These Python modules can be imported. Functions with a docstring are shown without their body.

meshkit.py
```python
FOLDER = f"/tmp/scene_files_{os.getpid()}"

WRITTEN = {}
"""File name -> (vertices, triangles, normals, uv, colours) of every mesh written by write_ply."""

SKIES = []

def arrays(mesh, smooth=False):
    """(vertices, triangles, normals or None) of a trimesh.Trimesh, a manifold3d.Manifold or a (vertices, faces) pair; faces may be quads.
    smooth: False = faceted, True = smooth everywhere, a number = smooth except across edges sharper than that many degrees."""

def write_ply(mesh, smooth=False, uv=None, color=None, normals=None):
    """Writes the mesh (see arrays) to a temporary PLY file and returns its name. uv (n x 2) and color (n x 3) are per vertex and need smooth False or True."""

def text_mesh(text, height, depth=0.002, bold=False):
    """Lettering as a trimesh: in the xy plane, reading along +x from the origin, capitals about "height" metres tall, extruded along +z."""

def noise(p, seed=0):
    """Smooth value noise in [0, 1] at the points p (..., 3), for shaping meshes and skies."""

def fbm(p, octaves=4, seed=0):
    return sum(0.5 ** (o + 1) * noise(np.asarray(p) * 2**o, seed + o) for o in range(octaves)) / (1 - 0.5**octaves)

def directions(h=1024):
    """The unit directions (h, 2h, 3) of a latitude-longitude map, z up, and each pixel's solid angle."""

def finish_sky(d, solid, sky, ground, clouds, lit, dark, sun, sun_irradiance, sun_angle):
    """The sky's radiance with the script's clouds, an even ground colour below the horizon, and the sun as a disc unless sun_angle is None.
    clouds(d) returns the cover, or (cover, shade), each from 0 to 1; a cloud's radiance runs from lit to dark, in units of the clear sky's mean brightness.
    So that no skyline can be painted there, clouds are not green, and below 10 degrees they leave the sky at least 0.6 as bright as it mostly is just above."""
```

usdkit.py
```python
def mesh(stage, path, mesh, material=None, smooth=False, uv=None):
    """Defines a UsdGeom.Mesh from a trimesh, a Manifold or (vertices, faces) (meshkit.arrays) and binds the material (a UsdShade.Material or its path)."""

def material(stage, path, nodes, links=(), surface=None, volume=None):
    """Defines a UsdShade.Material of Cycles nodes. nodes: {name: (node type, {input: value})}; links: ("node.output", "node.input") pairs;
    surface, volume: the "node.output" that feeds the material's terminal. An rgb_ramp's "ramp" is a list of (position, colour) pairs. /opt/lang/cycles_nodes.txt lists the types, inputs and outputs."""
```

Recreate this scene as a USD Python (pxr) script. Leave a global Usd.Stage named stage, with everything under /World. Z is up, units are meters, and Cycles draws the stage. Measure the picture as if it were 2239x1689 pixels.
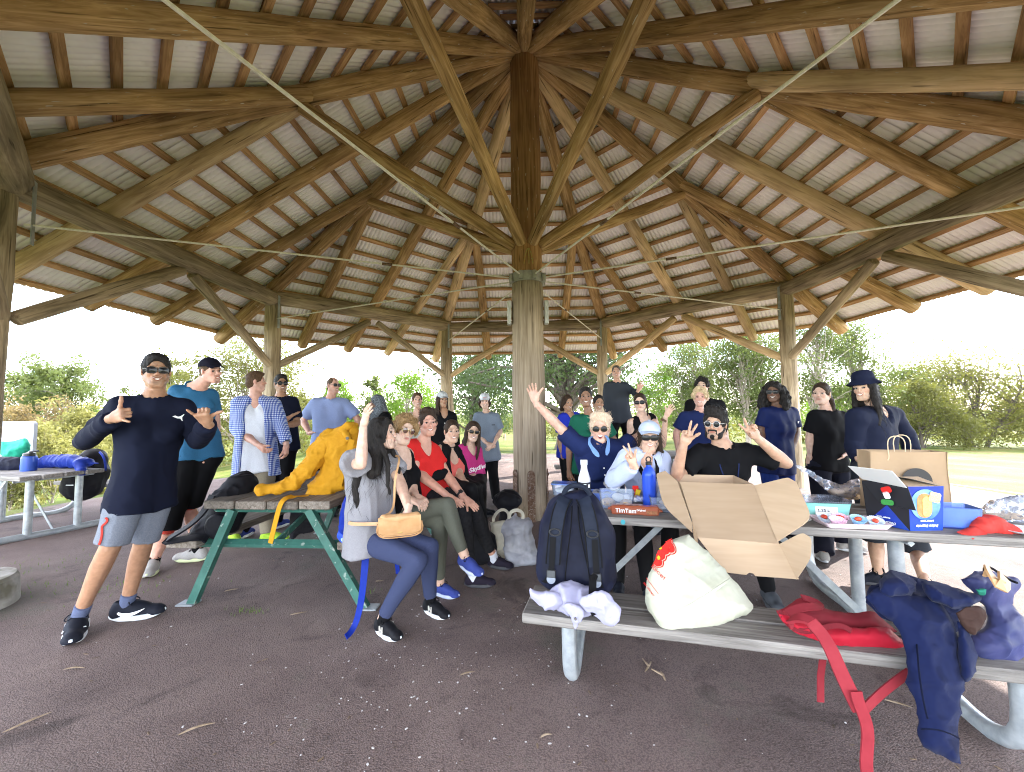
import math, numpy as np, trimesh, usdkit, meshkit
from pxr import Usd, UsdGeom, UsdLux, UsdShade, Sdf, Gf, Vt
stage = Usd.Stage.CreateInMemory()
UsdGeom.SetStageUpAxis(stage, UsdGeom.Tokens.z)
UsdGeom.SetStageMetersPerUnit(stage, 1.0)
UsdGeom.Xform.Define(stage, '/World')
UsdGeom.Scope.Define(stage, '/World/Looks')

# ---------------------------------------------------------------- camera, sky, sun
F, PITCH, ROLL, CX, CY, EYE = 886.57, .059, -.012, 1119.5, 844.5, 1.45
cam = UsdGeom.Camera.Define(stage, '/World/camera')
cam.CreateFocalLengthAttr(F / 2239 * 36.0)
cam.CreateHorizontalApertureAttr(36.0)
cam.CreateVerticalApertureAttr(36.0 * 772 / 1024)
cam.CreateClippingRangeAttr(Gf.Vec2f(.05, 2000))
cam.CreateExposureAttr(3.3)
_c, _s = math.cos(PITCH), math.sin(PITCH)
_fw, _up, _rt = np.array([0, _c, _s]), np.array([0, -_s, _c]), np.array([1., 0, 0])
_cr, _sr = math.cos(ROLL), math.sin(ROLL)
# image u axis = right, v axis = down; the frame is turned by ROLL in the picture plane
RIGHT = _cr * _rt + _sr * _up
UP = -_sr * _rt + _cr * _up
cam.AddTransformOp().Set(Gf.Matrix4d(*RIGHT, 0, *UP, 0, *(-_fw), 0, 0, 0, EYE, 1))
SUN = np.array([4.0, 2.55, 2.97]); SUN = SUN / np.linalg.norm(SUN)
sun = UsdLux.DistantLight.Define(stage, '/World/sun')
sun.CreateIntensityAttr(.55); sun.CreateAngleAttr(.5); sun.CreateColorAttr(Gf.Vec3f(1, .95, .87))
sun.CreateNormalizeAttr(True)
_z = SUN; _x = np.cross([0, 0, 1.], _z); _x /= np.linalg.norm(_x); _y = np.cross(_z, _x)
sun.AddTransformOp().Set(Gf.Matrix4d(*_x, 0, *_y, 0, *_z, 0, 0, 0, 0, 1))
sky = UsdLux.DomeLight.Define(stage, '/World/sky')
usdkit.material(stage, '/World/Looks/sky', {
    'tc': ('texture_coordinate', {}),
    'mp': ('mapping', {'scale': (1.2, 1.2, 5.0)}),
    'n': ('noise_texture', {'scale': 2.2, 'detail': 7, 'roughness': .58, 'distortion': .5}),
    'r': ('rgb_ramp', {'ramp': [(.38, (0, 0, 0)), (.58, (1, 1, 1))]}),
    's': ('sky_texture', {'sky_type': 'single_scattering', 'sun_disc': False, 'sun_elevation': float(math.asin(SUN[2])),
                          'sun_rotation': float(math.atan2(SUN[0], SUN[1])), 'altitude': 50.0, 'air_density': .8, 'aerosol_density': .4, 'ozone_density': 1.6}),
    'm': ('mix_color', {'b': (7.0, 6.4, 5.9), 'use_clamp': False}),
    'f': ('math', {'math_type': 'multiply', 'value2': .7}),
    'b': ('background_shader', {'strength': .145})},
    [('tc.generated', 'mp.vector'), ('mp.vector', 'n.vector'), ('n.fac', 'r.fac'), ('r.color', 'f.value1'), ('f.value', 'm.fac'), ('s.color', 'm.a'), ('m.result', 'b.color')], surface='b.background')
UsdShade.MaterialBindingAPI.Apply(sky.GetPrim()).Bind(UsdShade.Material.Get(stage, '/World/Looks/sky'))
sky.GetPrim().SetCustomDataByKey('kind', 'structure')

def ray(x, y):
    u, v = x - CX, y - CY
    d = _fw + RIGHT * (u / F) - UP * (v / F)
    return d
def at(x, y, d):
    """the point seen at pixel (x, y) of the 2239 x 1689 photograph, d metres in front (world y)"""
    r = ray(x, y); return np.array([0, 0, EYE]) + r * (d / r[1])
def on(x, y, z=0.):
    r = ray(x, y); return np.array([0, 0, EYE]) + r * ((z - EYE) / r[2])

# ---------------------------------------------------------------- scene helpers
_names = {}
def _free(parent, name):
    k = (parent, name); n = _names.get(k, 0); _names[k] = n + 1
    return f'{parent}/{name}' if n == 0 else f'{parent}/{name}_{n:03d}'
class Node:
    def __init__(s, path, loc): s.path, s.loc = path, np.asarray(loc, float)
    @property
    def prim(s): return stage.GetPrimAtPath(s.path)
def tag(o, label=None, cat=None, group=None, kind=None):
    for k, v in (('label', label), ('category', cat), ('group', group), ('kind', kind)):
        if v: o.prim.SetCustomDataByKey(k, v)
    return o
def thing(name, label, cat, loc=(0, 0, 0), group=None, kind=None):
    p = _free('/World', name)
    UsdGeom.Xform.Define(stage, p).AddTranslateOp().Set(Gf.Vec3d(*map(float, loc)))
    return tag(Node(p, loc), label, cat, group, kind)
def part(parent, name, mesh, mat, smooth=False, col=None, label=None, xf=None, uv=None):
    """one Mesh prim under parent (or top level with parent None); the mesh is in world coordinates unless xf (4x4) places it"""
    base, loc = ('/World', np.zeros(3)) if parent is None else (parent.path, parent.loc)
    p = _free(base, name)
    v, f, n = meshkit.arrays(mesh, smooth)
    if xf is None: v = v - loc
    m = usdkit.mesh(stage, p, (v, f), mat)
    if n is not None:
        m.CreateNormalsAttr(Vt.Vec3fArray.FromNumpy(n.astype(np.float32))); m.SetNormalsInterpolation('vertex')
    if col is not None:
        UsdGeom.PrimvarsAPI(m).CreatePrimvar('tint', Sdf.ValueTypeNames.Color3fArray, 'vertex').Set(Vt.Vec3fArray.FromNumpy(np.asarray(col, np.float32)))
    if xf is not None:
        xf = np.array(xf, float); xf[:3, 3] -= loc
        m.AddTransformOp().Set(Gf.Matrix4d(*xf.T.ravel()))
        loc = loc * 0
    o = Node(p, loc)
    return tag(o, label) if label else o
def top(name, mesh, mat, label=None, cat=None, group=None, kind=None, **k):
    return tag(part(None, name, mesh, mat, **k), label, cat, group, kind)
def look(name): return '/World/Looks/' + name
def mat(name, c1, c2=None, sc=8., rough=.6, bump=0., bs=60., st=(1, 1, 1), metal=0., spec=.4, sheen=0., lo=.35, hi=.65, rnd=0., c3=None, s3=40., det=5, alpha=None, dist=0., f3=(.6, .7), bd=.01, trans=0., coat=0.):
    """principled surface whose colour runs from c1 to c2 with noise; c3 = specks; rnd = brightness change per object"""
    nodes = {'tc': ('texture_coordinate', {}), 'mp': ('mapping', {'scale': st}), 'p': ('principled_bsdf', {'roughness': rough, 'metallic': metal, 'specular_ior_level': spec, 'sheen_weight': sheen, 'base_color': c1, 'coat_weight': coat})}
    links = [('tc.object', 'mp.vector')]; out = None
    if c2 is not None:
        nodes['n'] = ('noise_texture', {'scale': sc, 'detail': det, 'roughness': .6, 'distortion': dist})
        nodes['r'] = ('rgb_ramp', {'ramp': [(lo, c1), (hi, c2)]})
        links += [('mp.vector', 'n.vector'), ('n.fac', 'r.fac')]; out = 'r.color'
    if c3 is not None:
        nodes['n3'] = ('noise_texture', {'scale': s3, 'detail': 3}); nodes['r3'] = ('rgb_ramp', {'ramp': [(f3[0], (0, 0, 0)), (f3[1], (1, 1, 1))]})
        nodes['m3'] = ('mix_color', {'b': c3, 'a': c1})
        links += [('mp.vector', 'n3.vector'), ('n3.fac', 'r3.fac'), ('r3.color', 'm3.fac')]
        if out: links.append((out, 'm3.a'))
        out = 'm3.result'
    if rnd:
        nodes['oi'] = ('object_info', {}); nodes['mr'] = ('map_range', {'from_min': 0., 'from_max': 1., 'to_min': 1 - rnd, 'to_max': 1 + rnd}); nodes['hs'] = ('hsv', {'color': c1})
        links += [('oi.random', 'mr.value'), ('mr.result', 'hs.value')]
        if out: links.append((out, 'hs.color'))
        out = 'hs.color'
    if out: links.append((out, 'p.base_color'))
    if bump:
        nodes['bn'] = ('noise_texture', {'scale': bs, 'detail': 4, 'roughness': .6}); nodes['b'] = ('bump', {'strength': bump, 'distance': bd})
        links += [('mp.vector', 'bn.vector'), ('bn.fac', 'b.height'), ('b.normal', 'p.normal')]
    if trans: nodes['p'][1]['transmission_weight'] = trans
    if alpha is not None: nodes['p'][1]['alpha'] = alpha
    usdkit.material(stage, look(name), nodes, links, surface='p.BSDF')
    return look(name)

# ---------------------------------------------------------------- mesh helpers
cat_ = lambda *m: trimesh.util.concatenate([x for x in m if x is not None])
def TM(v, f):
    f = np.asarray(f)
    if f.shape[1] == 4: f = np.vstack([f[:, [0, 1, 2]], f[:, [0, 2, 3]]])
    return trimesh.Trimesh(np.asarray(v, float), f, process=False)
def unit(v): v = np.asarray(v, float); return v / max(np.linalg.norm(v), 1e-12)
def frame(z, x=None):
    z = unit(z)
    if x is None: x = np.array([1., 0, 0]) if abs(z[0]) < .9 else np.array([0, 1., 0])
    y = unit(np.cross(z, x)); x = np.cross(y, z)
    return np.stack([x, y, z], 1)
def place(R=np.eye(3), t=(0, 0, 0)):
    m = np.eye(4); m[:3, :3] = R; m[:3, 3] = t; return m
def rotz(a): c, s = math.cos(a), math.sin(a); return np.array([[c, -s, 0], [s, c, 0], [0, 0, 1.]])
def rotx(a): c, s = math.cos(a), math.sin(a); return np.array([[1., 0, 0], [0, c, -s], [0, s, c]])
def roty(a): c, s = math.cos(a), math.sin(a); return np.array([[c, 0, s], [0, 1., 0], [-s, 0, c]])
def moved(m, R=np.eye(3), t=(0, 0, 0)): m = m.copy(); m.apply_transform(place(R, t)); return m
def tube(pts, rad, n=8, cap=True, flat=None, x=None):
    """a swept tube through pts; rad = radius or list; flat=(w, h) makes it a strap-like ellipse of half sizes w, h (x = direction of w)"""
    pts = np.asarray(pts, float); k = len(pts); rad = np.broadcast_to(np.asarray(rad, float), (k,))
    T = np.gradient(pts, axis=0); T /= np.maximum(np.linalg.norm(T, axis=1, keepdims=True), 1e-9)
    X = frame(T[0], x)[:, 0]; V = []
    a = np.arange(n) * 2 * np.pi / n
    for i in range(k):
        if x is not None: X = np.asarray(x, float)
        Y = unit(np.cross(T[i], X)); X = np.cross(Y, T[i])
        w, h = (rad[i], rad[i]) if flat is None else (flat[0] * rad[i], flat[1] * rad[i])
        V.append(pts[i] + np.outer(np.cos(a), X) * w + np.outer(np.sin(a), Y) * h)
    V = np.vstack(V); i = np.arange(k - 1)[:, None] * n; j = np.arange(n); jn = (j + 1) % n
    f = np.stack([(i + j), (i + jn), (i + n + jn), (i + n + j)], -1).reshape(-1, 4)
    f = np.vstack([f[:, [0, 1, 2]], f[:, [0, 2, 3]]])
    if cap:
        c0, c1 = len(V), len(V) + 1; V = np.vstack([V, pts[0], pts[-1]]); b = (k - 1) * n
        f = np.vstack([f, np.stack([np.full(n, c0), jn, j], 1), np.stack([np.full(n, c1), b + j, b + jn], 1)])
    return TM(V, f)
def strap(pts, w, t, up):
    """a flat band of width w and thickness t along pts; up = its face normal, a vector or one per point"""
    pts = np.asarray(pts, float); k = len(pts); up = np.broadcast_to(np.asarray(up, float), (k, 3)); w = np.broadcast_to(np.asarray(w, float), (k,))
    T = np.gradient(pts, axis=0); V = []
    for i in range(k):
        s = unit(np.cross(unit(T[i]), up[i])); n = unit(np.cross(s, T[i]))
        V += [pts[i] - s * w[i] / 2 - n * t / 2, pts[i] + s * w[i] / 2 - n * t / 2, pts[i] + s * w[i] / 2 + n * t / 2, pts[i] - s * w[i] / 2 + n * t / 2]
    f = []
    for i in range(k - 1):
        for j in range(4): a, b = i * 4 + j, i * 4 + (j + 1) % 4; f.append((a, b, b + 4, a + 4))
    f += [(3, 2, 1, 0), (4 * k - 4, 4 * k - 3, 4 * k - 2, 4 * k - 1)]
    return TM(V, f)
def curve(P, n=16):
    """a smooth curve through the points P"""
    from scipy.interpolate import CubicSpline
    P = np.asarray(P, float); t = np.r_[0, np.cumsum(np.linalg.norm(np.diff(P, axis=0), axis=1))]
    return CubicSpline(t, P)(np.linspace(0, t[-1], n))
def box(w, d, h, c=(0, 0, 0), bev=0.):
    """a box with bevelled edges centred at c"""
    if not bev: return moved(trimesh.creation.box((w, d, h)), t=c)
    s = np.array([w, d, h]) / 2; v = []
    for sg in np.array(np.meshgrid([-1, 1], [-1, 1], [-1, 1])).reshape(3, -1).T:
        for k in range(3): q = s - bev; q[k] = s[k]; v.append(sg * q)
    return moved(trimesh.Trimesh(v, trimesh.convex.convex_hull(np.array(v)).faces, process=False) if False else trimesh.convex.convex_hull(np.array(v)), t=c)
def lathe(prof, n=24, c=(0, 0, 0), R=np.eye(3)):
    return moved(trimesh.creation.revolve(np.asarray(prof, float), sections=n), R, c)
def plate(poly, t):
    from shapely.geometry import Polygon
    p = poly if hasattr(poly, 'exterior') or hasattr(poly, 'geoms') else Polygon(poly)
    return cat_(*[trimesh.creation.extrude_polygon(g, t, engine='earcut') for g in getattr(p, 'geoms', [p])])
def grid(fn, nu, nv, thick=0., closed=False):
    """a sheet of nu x nv points from fn(u, v), u and v in 0..1 (arrays); thick > 0 gives it a back and rims"""
    u, v = np.meshgrid(np.linspace(0, 1, nu), np.linspace(0, 1, nv), indexing='ij')
    P = np.asarray(fn(u, v)); P = (P if P.shape[-1] == 3 else np.moveaxis(P, 0, -1)).reshape(-1, 3)
    i, j = np.meshgrid(np.arange(nu - 1), np.arange(nv - 1), indexing='ij'); a = (i * nv + j).ravel()
    q = np.stack([a, a + nv, a + nv + 1, a + 1], 1); m = TM(P, q)
    if not thick: return m
    n = m.vertex_normals; k = len(P); B = P - n * thick
    rim = np.r_[np.arange(nv), np.arange(1, nu) * nv + nv - 1, (nu - 1) * nv + np.arange(nv - 2, -1, -1), np.arange(nu - 2, 0, -1) * nv]
    r2 = np.roll(rim, -1)
    return TM(np.vstack([P, B]), np.vstack([np.vstack([q[:, [0, 1, 2]], q[:, [0, 2, 3]]]), np.vstack([q[:, [2, 1, 0]], q[:, [3, 2, 0]]]) + k, np.stack([rim + k, r2 + k, r2], 1), np.stack([rim + k, r2, rim], 1)]))
def bumpy(m, amp, sc, seed=0, st=(1, 1, 1)):
    """the mesh pushed in and out along its normals by noise"""
    v = np.array(m.vertices); d = meshkit.fbm(v * np.asarray(st) * sc + 7.3 * seed, 3, seed) - .5
    return TM(v + m.vertex_normals * (2 * amp * d)[:, None], m.faces)
# ---------------------------------------------------------------- ground
PC = np.array([.23, 5.558])                   # centre of the shelter
def ground_z(x, y):
    x, y = np.asarray(x, float), np.asarray(y, float)
    r = np.hypot(x - PC[0], y - PC[1]); s = np.maximum(0, r - 8.0)
    k = np.clip((-(x - PC[0]) / np.maximum(r, .1) - .25) / .6, 0, 1); k = k * k * (3 - 2 * k)
    z = -(3.0 + 1.6 * k) * (1 - np.exp(-s / (40 - 19 * k)))
    return z + .06 * np.clip(s / 6, 0, 1) * (meshkit.noise(np.stack([x / 5, y / 5, x * 0], -1)) - .5)
na, rr = 120, np.r_[0.01, np.linspace(1, 16, 31), np.geomspace(17, 420, 42)]
A, R_ = np.meshgrid(np.linspace(0, 2 * np.pi, na + 1), rr, indexing='ij')
gx, gy = PC[0] + R_ * np.cos(A), PC[1] + R_ * np.sin(A)
def _polar(gx, gy, gz):
    n0, n1 = gx.shape; i, j = np.meshgrid(np.arange(n0 - 1), np.arange(n1 - 1), indexing='ij'); a = (i * n1 + j).ravel()
    return TM(np.stack([gx, gy, gz], -1).reshape(-1, 3), np.stack([a, a + 1, a + n1 + 1, a + n1], 1)[:, ::-1])
usdkit.material(stage, look('lawn'), {
    'g': ('geometry', {}), 'n': ('noise_texture', {'scale': .35, 'detail': 6, 'roughness': .65}), 'r': ('rgb_ramp', {'ramp': [(.3, (.05, .085, .016)), (.48, (.105, .135, .03)), (.58, (.15, .155, .045)), (.72, (.25, .19, .085))]}),
    'n2': ('noise_texture', {'scale': 45., 'detail': 4}), 'r2': ('rgb_ramp', {'ramp': [(.3, (.6, .6, .6)), (.7, (1.25, 1.25, 1.2))]}), 'm': ('mix_color', {'blend_type': 'multiply', 'fac': 1., 'use_clamp': False}),
    'b': ('bump', {'strength': .8, 'distance': .03}), 'p': ('principled_bsdf', {'roughness': .9, 'specular_ior_level': .1})},
    [('g.position', 'n.vector'), ('g.position', 'n2.vector'), ('n.fac', 'r.fac'), ('n2.fac', 'r2.fac'), ('r.color', 'm.a'), ('r2.color', 'm.b'), ('m.result', 'p.base_color'), ('n2.fac', 'b.height'), ('b.normal', 'p.normal')], surface='p.BSDF')
top('grass_field', _polar(gx, gy, ground_z(gx, gy) - .004), look('lawn'), 'sunlit mown grass field sloping away round the shelter', 'grass', kind='structure', smooth=True)
usdkit.material(stage, look('asphalt'), {
    'g': ('geometry', {}), 'n': ('noise_texture', {'scale': .9, 'detail': 9, 'roughness': .66, 'distortion': .4}), 'r': ('rgb_ramp', {'ramp': [(.26, (.09, .067, .062)), (.45, (.155, .118, .108)), (.58, (.19, .147, .133)), (.74, (.255, .205, .182))]}),
    'v': ('voronoi_texture', {'scale': 140., 'feature': 'f1'}), 'r2': ('rgb_ramp', {'ramp': [(0., (1.4, 1.36, 1.36)), (.45, (1.0, .98, .98)), (.8, (.62, .6, .6))]}), 'm': ('mix_color', {'blend_type': 'multiply', 'fac': 1., 'use_clamp': False}),
    'n3': ('noise_texture', {'scale': 26., 'detail': 3, 'roughness': .7}), 'r3': ('rgb_ramp', {'ramp': [(.685, (0, 0, 0)), (.72, (1, 1, 1))]}), 'n4': ('noise_texture', {'scale': 1.1, 'detail': 2}), 'r4': ('rgb_ramp', {'ramp': [(.45, (0, 0, 0)), (.6, (.75, .75, .75))]}), 'mm': ('math', {'math_type': 'multiply'}),
    'm2': ('mix_color', {'b': (.33, .30, .27)}), 'n6': ('noise_texture', {'scale': .55, 'detail': 7, 'roughness': .7}), 'r6': ('rgb_ramp', {'ramp': [(.54, (0, 0, 0)), (.68, (.7, .7, .7))]}), 'ms': ('mix_color', {'b': (.105, .115, .085)}), 'n7': ('noise_texture', {'scale': 1.7, 'detail': 5, 'roughness': .6, 'distortion': 1.5}), 'r7': ('rgb_ramp', {'ramp': [(.30, (.55, .55, .55)), (.42, (1, 1, 1))]}), 'mk': ('mix_color', {'blend_type': 'multiply', 'fac': 1.}), 'n5': ('noise_texture', {'scale': 160., 'detail': 2}), 'ad': ('math', {'math_type': 'subtract'}),
    'b': ('bump', {'strength': .85, 'distance': .004}), 'p': ('principled_bsdf', {'roughness': .85, 'specular_ior_level': .25})},
    [('g.position', 'n.vector'), ('g.position', 'v.vector'), ('g.position', 'n3.vector'), ('g.position', 'n4.vector'), ('g.position', 'n5.vector'), ('n.fac', 'r.fac'), ('v.distance', 'r2.fac'), ('r.color', 'm.a'), ('r2.color', 'm.b'),
     ('n3.fac', 'r3.fac'), ('n4.fac', 'r4.fac'), ('r3.color', 'mm.value1'), ('r4.color', 'mm.value2'), ('mm.value', 'm2.fac'), ('m.result', 'ms.a'), ('g.position', 'n6.vector'), ('n6.fac', 'r6.fac'), ('r6.color', 'ms.fac'), ('g.position', 'n7.vector'), ('n7.fac', 'r7.fac'), ('ms.result', 'mk.a'), ('r7.color', 'mk.b'), ('mk.result', 'm2.a'), ('m2.result', 'p.base_color'),
     ('n5.fac', 'ad.value1'), ('v.distance', 'ad.value2'), ('ad.value', 'b.height'), ('b.normal', 'p.normal')], surface='p.BSDF')
A, R_ = np.meshgrid(np.linspace(0, 2 * np.pi, 241), np.linspace(0.001, 1, 14), indexing='ij')
edge = 8.25 + .35 * (meshkit.fbm(np.stack([np.cos(A) * 4, np.sin(A) * 4, A * 0], -1), 4, 3) - .5) * 2
gx, gy = PC[0] + R_ * edge * np.cos(A), PC[1] + R_ * edge * np.sin(A)
top('asphalt_pad', _polar(gx, gy, ground_z(gx, gy) + .002), look('asphalt'), 'worn reddish asphalt pad under the shelter', 'pavement', kind='structure', smooth=True)

# ---------------------------------------------------------------- shelter
def wood(name, c1, c2, c3, st=(7., 7., .55), drop=0., ends=False):
    """weathered timber: grain along local z, cracks, and (drop) pale bird-dropping streaks"""
    n = {'tc': ('texture_coordinate', {}), 'oi': ('object_info', {}), 'cx': ('combine_xyz', {}), 'ml': ('math', {'math_type': 'multiply', 'value2': 37.}), 'ofs': ('vector_math', {'math_type': 'add'}),
         'mp': ('mapping', {'scale': st}), 'n': ('noise_texture', {'scale': 3.2, 'detail': 8, 'roughness': .65, 'distortion': .6}), 'r': ('rgb_ramp', {'ramp': [(.3, c1), (.5, c2), (.7, c3)]}),
         'n2': ('noise_texture', {'scale': 1.1, 'detail': 3}), 'mr': ('map_range', {'from_min': .3, 'from_max': .7, 'to_min': .65, 'to_max': 1.3}), 'mr2': ('map_range', {'from_min': 0., 'from_max': 1., 'to_min': .78, 'to_max': 1.22}),
         'mu': ('math', {'math_type': 'multiply'}), 'hs': ('hsv', {}), 'mp2': ('mapping', {'scale': (16., 16., .7)}), 'w': ('noise_texture', {'scale': 2.2, 'detail': 4, 'roughness': .5}), 'rc': ('rgb_ramp', {'ramp': [(.30, (.3, .28, .25)), (.37, (1, 1, 1))]}),
         'cr': ('mix_color', {'blend_type': 'multiply', 'fac': 1.}), 'b': ('bump', {'strength': .55, 'distance': .012}), 'p': ('principled_bsdf', {'roughness': .8, 'specular_ior_level': .2})}
    l = [('oi.random', 'ml.value1'), ('ml.value', 'cx.x'), ('ml.value', 'cx.z'), ('tc.object', 'ofs.vector1'), ('cx.vector', 'ofs.vector2'), ('ofs.vector', 'mp.vector'), ('mp.vector', 'n.vector'), ('n.fac', 'r.fac'), ('ofs.vector', 'n2.vector'), ('n2.fac', 'mr.value'), ('oi.random', 'mr2.value'),
         ('mr.result', 'mu.value1'), ('mr2.result', 'mu.value2'), ('mu.value', 'hs.value'), ('r.color', 'hs.color'), ('ofs.vector', 'mp2.vector'), ('mp2.vector', 'w.vector'), ('w.fac', 'rc.fac'), ('hs.color', 'cr.a'), ('rc.color', 'cr.b'), ('n.fac', 'b.height'), ('b.normal', 'p.normal')]
    out = 'cr.result'
    if drop:
        n.update({'mpd': ('mapping', {'scale': (55., 55., 9.)}), 'nd': ('noise_texture', {'scale': 1., 'detail': 2}), 'rd': ('rgb_ramp', {'ramp': [(drop, (0, 0, 0)), (drop + .03, (1, 1, 1))]}), 'md': ('mix_color', {'b': (.5, .47, .4)})})
        l += [('ofs.vector', 'mpd.vector'), ('mpd.vector', 'nd.vector'), ('nd.fac', 'rd.fac'), ('rd.color', 'md.fac'), (out, 'md.a')]; out = 'md.result'
    usdkit.material(stage, look(name), n, l + [(out, 'p.base_color')], surface='p.BSDF'); return look(name)
LOG = wood('log_wood', (.16, .092, .038), (.375, .235, .105), (.58, .40, .215), drop=.70)
LOGG = wood('grey_log_wood', (.13, .10, .064), (.29, .225, .145), (.45, .37, .26))
PALE = wood('pale_log_wood', (.30, .20, .105), (.52, .375, .21), (.64, .49, .31), drop=.72)
DARK = wood('dark_post_wood', (.13, .062, .024), (.27, .145, .062), (.40, .235, .115), st=(9, 9, .35), drop=.71)
GREYP = wood('grey_post_wood', (.15, .112, .078), (.275, .215, .155), (.38, .31, .235), st=(11, 11, .3))
BATT = wood('batten_wood', (.24, .135, .058), (.42, .25, .115), (.56, .37, .19), st=(9, 9, .6))
PLANK = wood('plank_wood', (.11, .10, .09), (.205, .19, .175), (.31, .29, .265), st=(16, 16, .7))
PLANKD = wood('dark_plank_wood', (.085, .07, .055), (.165, .14, .115), (.26, .225, .19), st=(14, 14, .7), drop=.73)
ZINC = mat('roof_zinc', (.80, .79, .77), (.90, .89, .87), sc=3, rough=.45, metal=.0, spec=.5, c3=(.72, .70, .67), s3=6, f3=(.58, .75))
GALV = mat('galvanised_steel', (.27, .30, .32), (.40, .43, .45), sc=14, rough=.42, metal=.55, bump=.15, bs=50)
WHITE = mat('white_rod', (.80, .76, .70), (.62, .58, .52), sc=30, rough=.5)
RUST = mat('rusty_iron', (.11, .05, .025), (.22, .15, .11), sc=30, rough=.8, metal=.2, bump=.4, bs=90, c3=(.35, .33, .31), s3=60)
PANEL = mat('painted_box', (.42, .43, .42), (.5, .5, .49), sc=5, rough=.5)
pav = thing('picnic_shelter', 'large octagonal log shelter with corrugated iron roof over the whole group', 'shelter', (*PC, 0))
def log(name, a, b, r0, mt, r1=None, parent=pav, n=14, wob=.012, bow=0., seed=[0]):
    """a round log from a to b: tapered, slightly crooked, its grain along local z"""
    seed[0] += 1; rs = np.random.default_rng(seed[0]); a, b = np.asarray(a, float), np.asarray(b, float); L = np.linalg.norm(b - a); r1 = r1 or r0
    k = max(5, int(L / .22)); t = np.linspace(0, 1, k); z = t * L
    off = np.stack([np.interp(t, [0, .3, .6, 1], np.r_[0, rs.normal(0, wob, 2), 0]), np.interp(t, [0, .35, .7, 1], np.r_[0, rs.normal(0, wob, 2), 0]), z], 1)
    rad = (r0 + (r1 - r0) * t) * (1 + .05 * rs.normal(size=k).cumsum() / math.sqrt(k)); rad[[0, -1]] *= .93
    z2 = np.r_[0, z + .012, L + .024]; off = np.vstack([off[0] - [0, 0, .012], off, off[-1] + [0, 0, .012]]); rad = np.r_[rad[0] * .8, rad, rad[-1] * .8]
    m = tube(off, rad, n)
    ang = np.arctan2(m.vertices[:, 1], m.vertices[:, 0])
    m = bumpy(m, r0 * .07, 5, seed[0], (1, 1, .3))
    return part(parent, name, m, mt, smooth=50, xf=place(frame(b - a) @ rotz(rs.uniform(0, 6)), a))
R8, TH, ZB, ZA, ZH, RT, RS = 5.24, 1.156, 3.62, 6.637, 3.84, 6.857, 2.81
SL = (ZA - ZH) / R8; T8 = math.tan(math.pi / 8); C8 = math.cos(math.pi / 8)
ea = lambda i: np.array([math.cos(TH + i * math.pi / 4), math.sin(TH + i * math.pi / 4)])
pp = lambda i, r, z: np.array([*(PC + r * ea(i)), z])
hipz = lambda r: ZA - SL * r
def facept(i, a, u, dz=0.):
    """a point of face i (between posts i and i+1): a = distance from the centre along the face normal, u = sideways"""
    n = ea(i + .5); t = np.array([-n[1], n[0]])
    return np.array([*(PC + n * a + t * u), ZA - SL / C8 * a + dz])
log('centre_post', (*PC, 0), (*PC, 3.25), .222, GREYP, .212, n=24, wob=0)
log('centre_post', (*PC, 3.25), (*PC, 6.62), .205, DARK, .195, n=24, wob=0)
rng = np.random.default_rng(5)
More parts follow.
